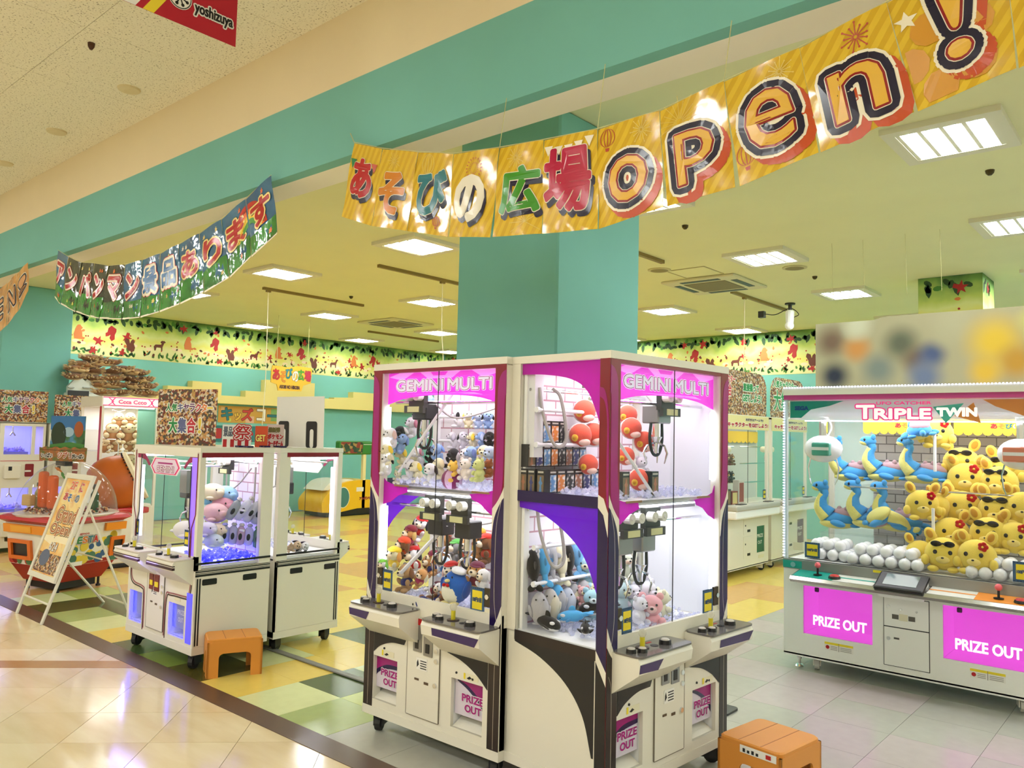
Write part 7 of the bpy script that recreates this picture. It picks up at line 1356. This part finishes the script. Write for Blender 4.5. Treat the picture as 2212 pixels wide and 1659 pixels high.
def ybear(lab, p, s, yaw, acc, tilt=(0, 0)):
    t = root_of('plush_bear', lab, 'plush toy', 'yellow plush bears in the crane machine', p-Vector((0, 0, s*.42)), s, yaw, tilt)
    puff(t, 'body', YP, (0, 0, .38), (.40, .28, .37)); puff(t, 'muzzle', (244, 220, 130), (0, -.24, .28), (.14, .07, .09)); puff(t, 'nose', BLKC, (0, -.305, .32), (.03, .02, .02), soft=False)
    for s_ in (-1, 1): puff(t, 'ear', YP, (s_*.28, .02, .80), (.12, .07, .16), (0, s_*.45, 0)); puff(t, 'inner_ear', (206, 150, 50), (s_*.285, -.035, .81), (.07, .03, .1), (0, s_*.45, 0)); puff(t, 'eye', BLKC, (s_*.15, -.255, .44), (.045, .025, .05), soft=False); puff(t, 'arm', YP, (s_*.36, -.14, .24), (.09, .1, .12)); puff(t, 'foot', YP, (s_*.2, -.2, .06), (.12, .12, .07))
    if acc == 's':
        for s_ in (-1, 1): puff(t, 'sunglass_lens', BLKC, (s_*.13, -.23, .62), (.115, .035, .075), (.4, 0, 0), False)
        puff(t, 'sunglass_bridge', BLKC, (0, -.25, .63), (.07, .02, .02), (.4, 0, 0), False)
    elif acc == 'f':
        for i in range(5): a = 2*PI*i/5; puff(t, 'petal', (200, 24, 24), (.18+.055*math.cos(a), -.22, .62+.055*math.sin(a)), (.055, .03, .055), (.3, 0, 0))
        puff(t, 'flower_centre', (240, 200, 70), (.18, -.25, .62), (.025, .02, .025))
for x, y, Y, s, yaw, acc, lab in ((1570, 740, 6.42, .30, .1, 's', 'yellow plush bear with sunglasses, highest by support rod'), (1930, 800, 6.42, .30, -.1, 's', 'yellow plush bear with sunglasses, top row near right pod'), (1610, 870, 6.30, .30, .1, 'f', 'yellow plush bear with red flower on the shelf'), (1880, 900, 6.28, .30, -.15, 's', 'yellow plush bear with sunglasses on the shelf right of flower one'), (1255, 1080, 6.02, .27, .3, 'f', 'yellow plush bear with red flower at left, before the blue plush'), (1370, 1090, 6.10, .24, -.6, 's', 'yellow plush bear with sunglasses squeezed beside flower bear at left'), (1580, 1100, 6.16, .30, .2, 'f', 'yellow plush bear with red flower in the middle of heap'), (1870, 1130, 6.12, .31, -.1, 's', 'yellow plush bear with sunglasses in the middle of heap'), (2070, 1110, 6.10, .29, .1, 'n', 'plain yellow plush bear at the right of heap'), (1490, 1310, 6.03, .28, .2, 'f', 'yellow plush bear with red flower low behind front pair'), (1800, 1320, 5.99, .30, -.1, 's', 'yellow plush bear with sunglasses low behind front pair'), (2010, 1350, 5.98, .27, .0, 'f', 'yellow plush bear with red flower low at the right'), (1430, 1480, 5.86, .29, .1, 's', 'yellow plush bear with sunglasses at the very front'), (1700, 1500, 5.84, .29, -.1, 'f', 'yellow plush bear with red flower at the very front'), (1235, 1480, 5.95, .24, .5, 'n', 'plain yellow plush bear peeping at left of front pair'), (1370, 500, 6.2, .27, .2, 'f', 'yellow plush bear with red flower on the high clear rack')): ybear(lab, ZT(x, y, Y=Y), s, yaw, acc)
BALL = MB().ell((0, 0, 0), .040, 14, 10).mesh(M('ball_white', (240, 240, 242), .25), True); rnd = random.Random(2)
def balls(n, u0, u1, y0, y1, grp, lab, layers=2):
    k = 0; pts = []
    for L in range(layers):
        u = u0+.04*L
        while u < u1-.04*L:
            y = y0+.04*L
            while y < y1:
                pts.append((u+rnd.uniform(-.006, .006), y+rnd.uniform(-.006, .006), .806+.064*L)); y += .083
            u += .083
    for u, y, z in pts[:n]:
        o = obj('ball', BALL, None, (-1.49+u, 5.70+y, z)); tag(o, lab, 'ball', grp)
balls(30, -.68, -.42, .12, .4, 'white balls at the left of crane machine', 'white plastic ball in the heap at the left side of crane machine'); balls(46, -.36, .06, .07, .33, 'white balls in the middle of crane machine', 'white plastic ball in the heap under the belly-up blue plush'); balls(26, .36, .78, .08, .24, 'white balls at the right of crane machine', 'white plastic ball in the heap right of the front yellow bears')
# small blue-lit machine: pastel seals and bagged packs
def ZL(x, y, X=-5.42):
    p = P(260+x/4.254, 920+y/4.254, X=X); return p if p.y > 2.80 else P(260+x/4.254, 920+y/4.254, Y=2.80)
def seal(lab, p, s, yaw, c, tilt=(0, 0)):
    t = root_of('plush_seal', lab, 'plush toy', 'pastel seal cushions', p, s, yaw, tilt); puff(t, 'body', c, (0, 0, 0), (.5, .36, .34)); puff(t, 'snout', c, (.4, -.1, .0), (.14, .16, .12)); puff(t, 'tail', c, (-.5, 0, -.05), (.14, .2, .06))
    for s_ in (-1, 1): puff(t, 'flipper', c, (.15, s_*.34, -.18), (.16, .12, .06)); puff(t, 'eye', BLKC, (.36, s_*.2-.06, .12), (.03, .025, .035), soft=False)
for x, y, X, s, c, lab in ((850, 610, -5.40, .19, (232, 224, 190), 'cream seal cushion at top of the heap in blue-lit machine'), (965, 635, -5.38, .20, (150, 196, 224), 'light blue seal cushion at top of heap'), (930, 735, -5.36, .21, (206, 150, 160), 'mauve pink seal cushion on the upper rod'), (870, 800, -5.32, .21, (226, 186, 186), 'pale pink seal cushion between the rods'), (785, 790, -5.38, .15, (180, 206, 196), 'pale green seal cushion behind violet post'), (600, 955, -5.40, .19, (236, 232, 230), 'white seal cushion seen through the front glass'), (800, 955, -5.26, .16, (222, 218, 232), 'white seal cushion on the lower rod, left'), (900, 960, -5.24, .15, (230, 214, 190), 'cream seal cushion on the lower rod, right'), (860, 1060, -5.2, .15, (206, 220, 230), 'pale seal cushion lying on blue-lit chips'), (800, 700, -5.44, .14, (130, 186, 220), 'small blue seal cushion behind the claw hose')): seal(lab, ZL(x, y, X), s, .4, c)
def pack(lab, p, h, c, top, tilt):
    t = thing('snack_pack', lab, 'packet', p, .2, 'clear wrapped slim packs'); t.rotation_euler = (tilt[0], tilt[1], .8)
    MB().lathe([(.012, 0), (.030, .01), (.034, h*.4), (.030, h*.8), (.012, h*.97)], n=10).build('wrapper', see('pack_film_%d_%d' % c[:2], (.9, .9, .92), body=.75, bodyc=c, ior=1.5), t, True); MB().lathe([(.012, h*.95), (.022, h), (.014, h*1.1)], n=8).build('gathered_top', M('pack_top_%d' % top[0], top, .4), t)
    MB().ell((.006, -.03, h*.45), (.014, .006, .025), 8, 6).build('printed_mark', TXK, t)
for x, y, X, h, c, tp, tl, lab in ((985, 860, -5.22, .16, (170, 180, 176), (200, 196, 196), (0, .5), 'grey wrapped slim pack leftmost on the rod'), (1060, 860, -5.21, .18, (226, 230, 230), (200, 40, 50), (0, .6), 'white wrapped slim pack with red top, second on rod'), (1140, 880, -5.20, .18, (226, 230, 230), (200, 40, 50), (0, .6), 'white wrapped slim pack with red top, third on rod'), (1220, 900, -5.19, .18, (206, 214, 206), (200, 40, 50), (0, .4), 'white wrapped slim pack with red top, last on rod'), (955, 1080, -5.2, .13, (200, 206, 240), (150, 150, 220), (0, 0), 'pale violet slim pack standing leftmost in lower row'), (1020, 1090, -5.19, .14, (206, 206, 206), (160, 160, 160), (0, .1), 'grey slim pack standing second in lower row'), (1090, 1095, -5.18, .14, (220, 190, 180), (200, 80, 60), (0, .1), 'salmon slim pack standing third in lower row'), (1165, 1100, -5.17, .14, (226, 226, 232), (170, 170, 200), (0, .1), 'white slim pack standing fourth in lower row'), (1255, 1120, -5.16, .14, (110, 160, 90), (90, 140, 80), (0, 0), 'green slim pack standing at the right end')): pack(lab, ZL(x, y, X), h, c, tp, tl)
for x, y, c, e, lab in ((1530, 1060, (206, 180, 150), BLK, 'tan plush puppy lying in the white small machine'), (1600, 1070, WHT, BLK, 'white and black plush puppy lying in white small machine')): puppy(lab, None, P(260+x/4.254, 920+y/4.254, X=-5.2), .12, 1.0, c, e, (0, 1.2))
# tall machine: beige plush, and the pile of flat spiky plush on its roof
SLB, SLF, SLD = (196, 140, 92), (240, 218, 176), (150, 96, 60)
def sloth(lab, px, py, s, X=-10.2, big=True):
    t = root_of('plush_sloth', lab, 'plush toy', 'beige plush in the tall machine', P(px, py, X=X)-Vector((0, 0, s*.5)), s, PI/2-.3)
    if big: puff(t, 'body', SLB, (0, .03, .3), (.3, .24, .32))
    puff(t, 'head', SLF, (0, -.06, .68), (.30, .24, .24)); puff(t, 'hood', SLB, (0, .04, .72), (.31, .24, .25)); puff(t, 'nose', SLD, (0, -.29, .64), (.05, .03, .03), soft=False)
    for s_ in (-1, 1): puff(t, 'eye', BLKC, (s_*.12, -.27, .72), (.025, .02, .03), soft=False); puff(t, 'hand', SLF, (s_*.28, -.24, .36), (.13, .11, .13)); puff(t, 'arm', SLB, (s_*.3, -.06, .42), (.1, .14, .2)); puff(t, 'foot', SLF, (s_*.24, -.26, .06), (.14, .14, .09))
for px, py, s, lab in ((256, 907, .20, 'beige plush on the top shelf of tall machine, left'), (281, 907, .20, 'beige plush on top shelf of tall machine, right'), (243, 934, .26, 'large beige plush sitting in middle of tall machine, left'), (277, 934, .28, 'large beige plush sitting in middle of tall machine, right'), (225, 962, .18, 'beige plush on lower shelf of tall machine, left'), (250, 960, .18, 'beige plush on lower shelf of tall machine, middle'), (280, 960, .18, 'beige plush on lower shelf of tall machine, right'), (258, 998, .24, 'beige plush at bottom of tall machine behind drum'), (282, 1000, .24, 'beige plush at bottom right of tall machine')): sloth(lab, px, py, s)
spk = MB(); rnd = random.Random(9)
for _ in range(42):
    a = rnd.uniform(0, 6.28); d = Vector((math.cos(a)*.47, math.sin(a)*.40, rnd.uniform(-.02, .12))); spk.cyl(d, d*1.35+Vector((0, 0, rnd.uniform(-.02, .06))), .05, .004, 5)
spk_me = spk.mesh(plush_mat((206, 176, 130)), True)
POS = [(226, 848), (262, 848), (300, 849), (322, 850), (215, 833), (250, 832), (288, 834), (316, 834), (205, 818), (246, 817), (284, 819), (311, 820), (200, 803), (245, 803), (280, 804), (300, 804), (165, 797), (196, 789), (265, 797), (160, 812), (178, 787), (210, 778), (236, 783), (196, 773)]
for i, (px, py) in enumerate(POS):
    p = P(px, py, X=-10.25 if px > 218 else -11.98); t = root_of('flat_spiky_plush', 'flat brown spiky plush lying in the pile on top of tall machine', 'plush toy', 'flat spiky plush piled on the tall machine', p, .26 if px > 218 else .31, rnd.uniform(0, 6), (rnd.uniform(-.12, .12), rnd.uniform(-.15, .15)))
    puff(t, 'body', rnd.choice(((134, 92, 60), (150, 104, 66), (112, 76, 50))), (0, 0, 0), (.52, .42, .17)); puff(t, 'belly', (222, 196, 150), (.05, 0, -.05), (.46, .37, .14)); obj('quills', spk_me, t)['kind'] = 'stuff'; puff(t, 'paw', (214, 180, 130), (.4, .25, -.06), (.12, .1, .07)); puff(t, 'paw', (214, 180, 130), (.4, -.25, -.06), (.12, .1, .07))
# prizes in the back right machine
BP = [(120, 90, 60), (90, 60, 44), (60, 56, 54), (150, 120, 80), (110, 50, 44)]
for r_, z in enumerate((1.36, 1.14)):
    for i in range(6): bear('brown plush bear on the %s rod of back right machine, %s from the left' % (('upper', 'lower')[r_], N_[i]), 'plush in the back right machine', Vector((-4.57, 8.52+.42+.13*i, z)), .15, 1.4, BP[(i+2*r_) % 5], (206, 180, 130))
for i in range(5):
    c = ((222, 222, 220), (30, 30, 32), (44, 42, 42), (130, 40, 40), (206, 200, 190))[i]; h = (.40, .2, .2, .17, .3)[i]
    t = thing('prize_carton', '%s prize carton on the floor of the back right machine, %s from left' % (('tall white', 'black', 'dark grey', 'red', 'cream')[i], N_[i]), 'box', (-4.42, 8.52+.30+.19*i, .801)); MB().box(-.08, .0, -.08, .08, 0, h).build('carton', M('carton_%d' % c[0], c, .4), t); MB().box(0, .002, -.06, .06, h*.1, h*.9).build('front_print', M('carton_print_%d' % i, ((206, 206, 204), (70, 66, 60), (120, 90, 50), (206, 190, 120), (150, 60, 50))[i], .4), t)
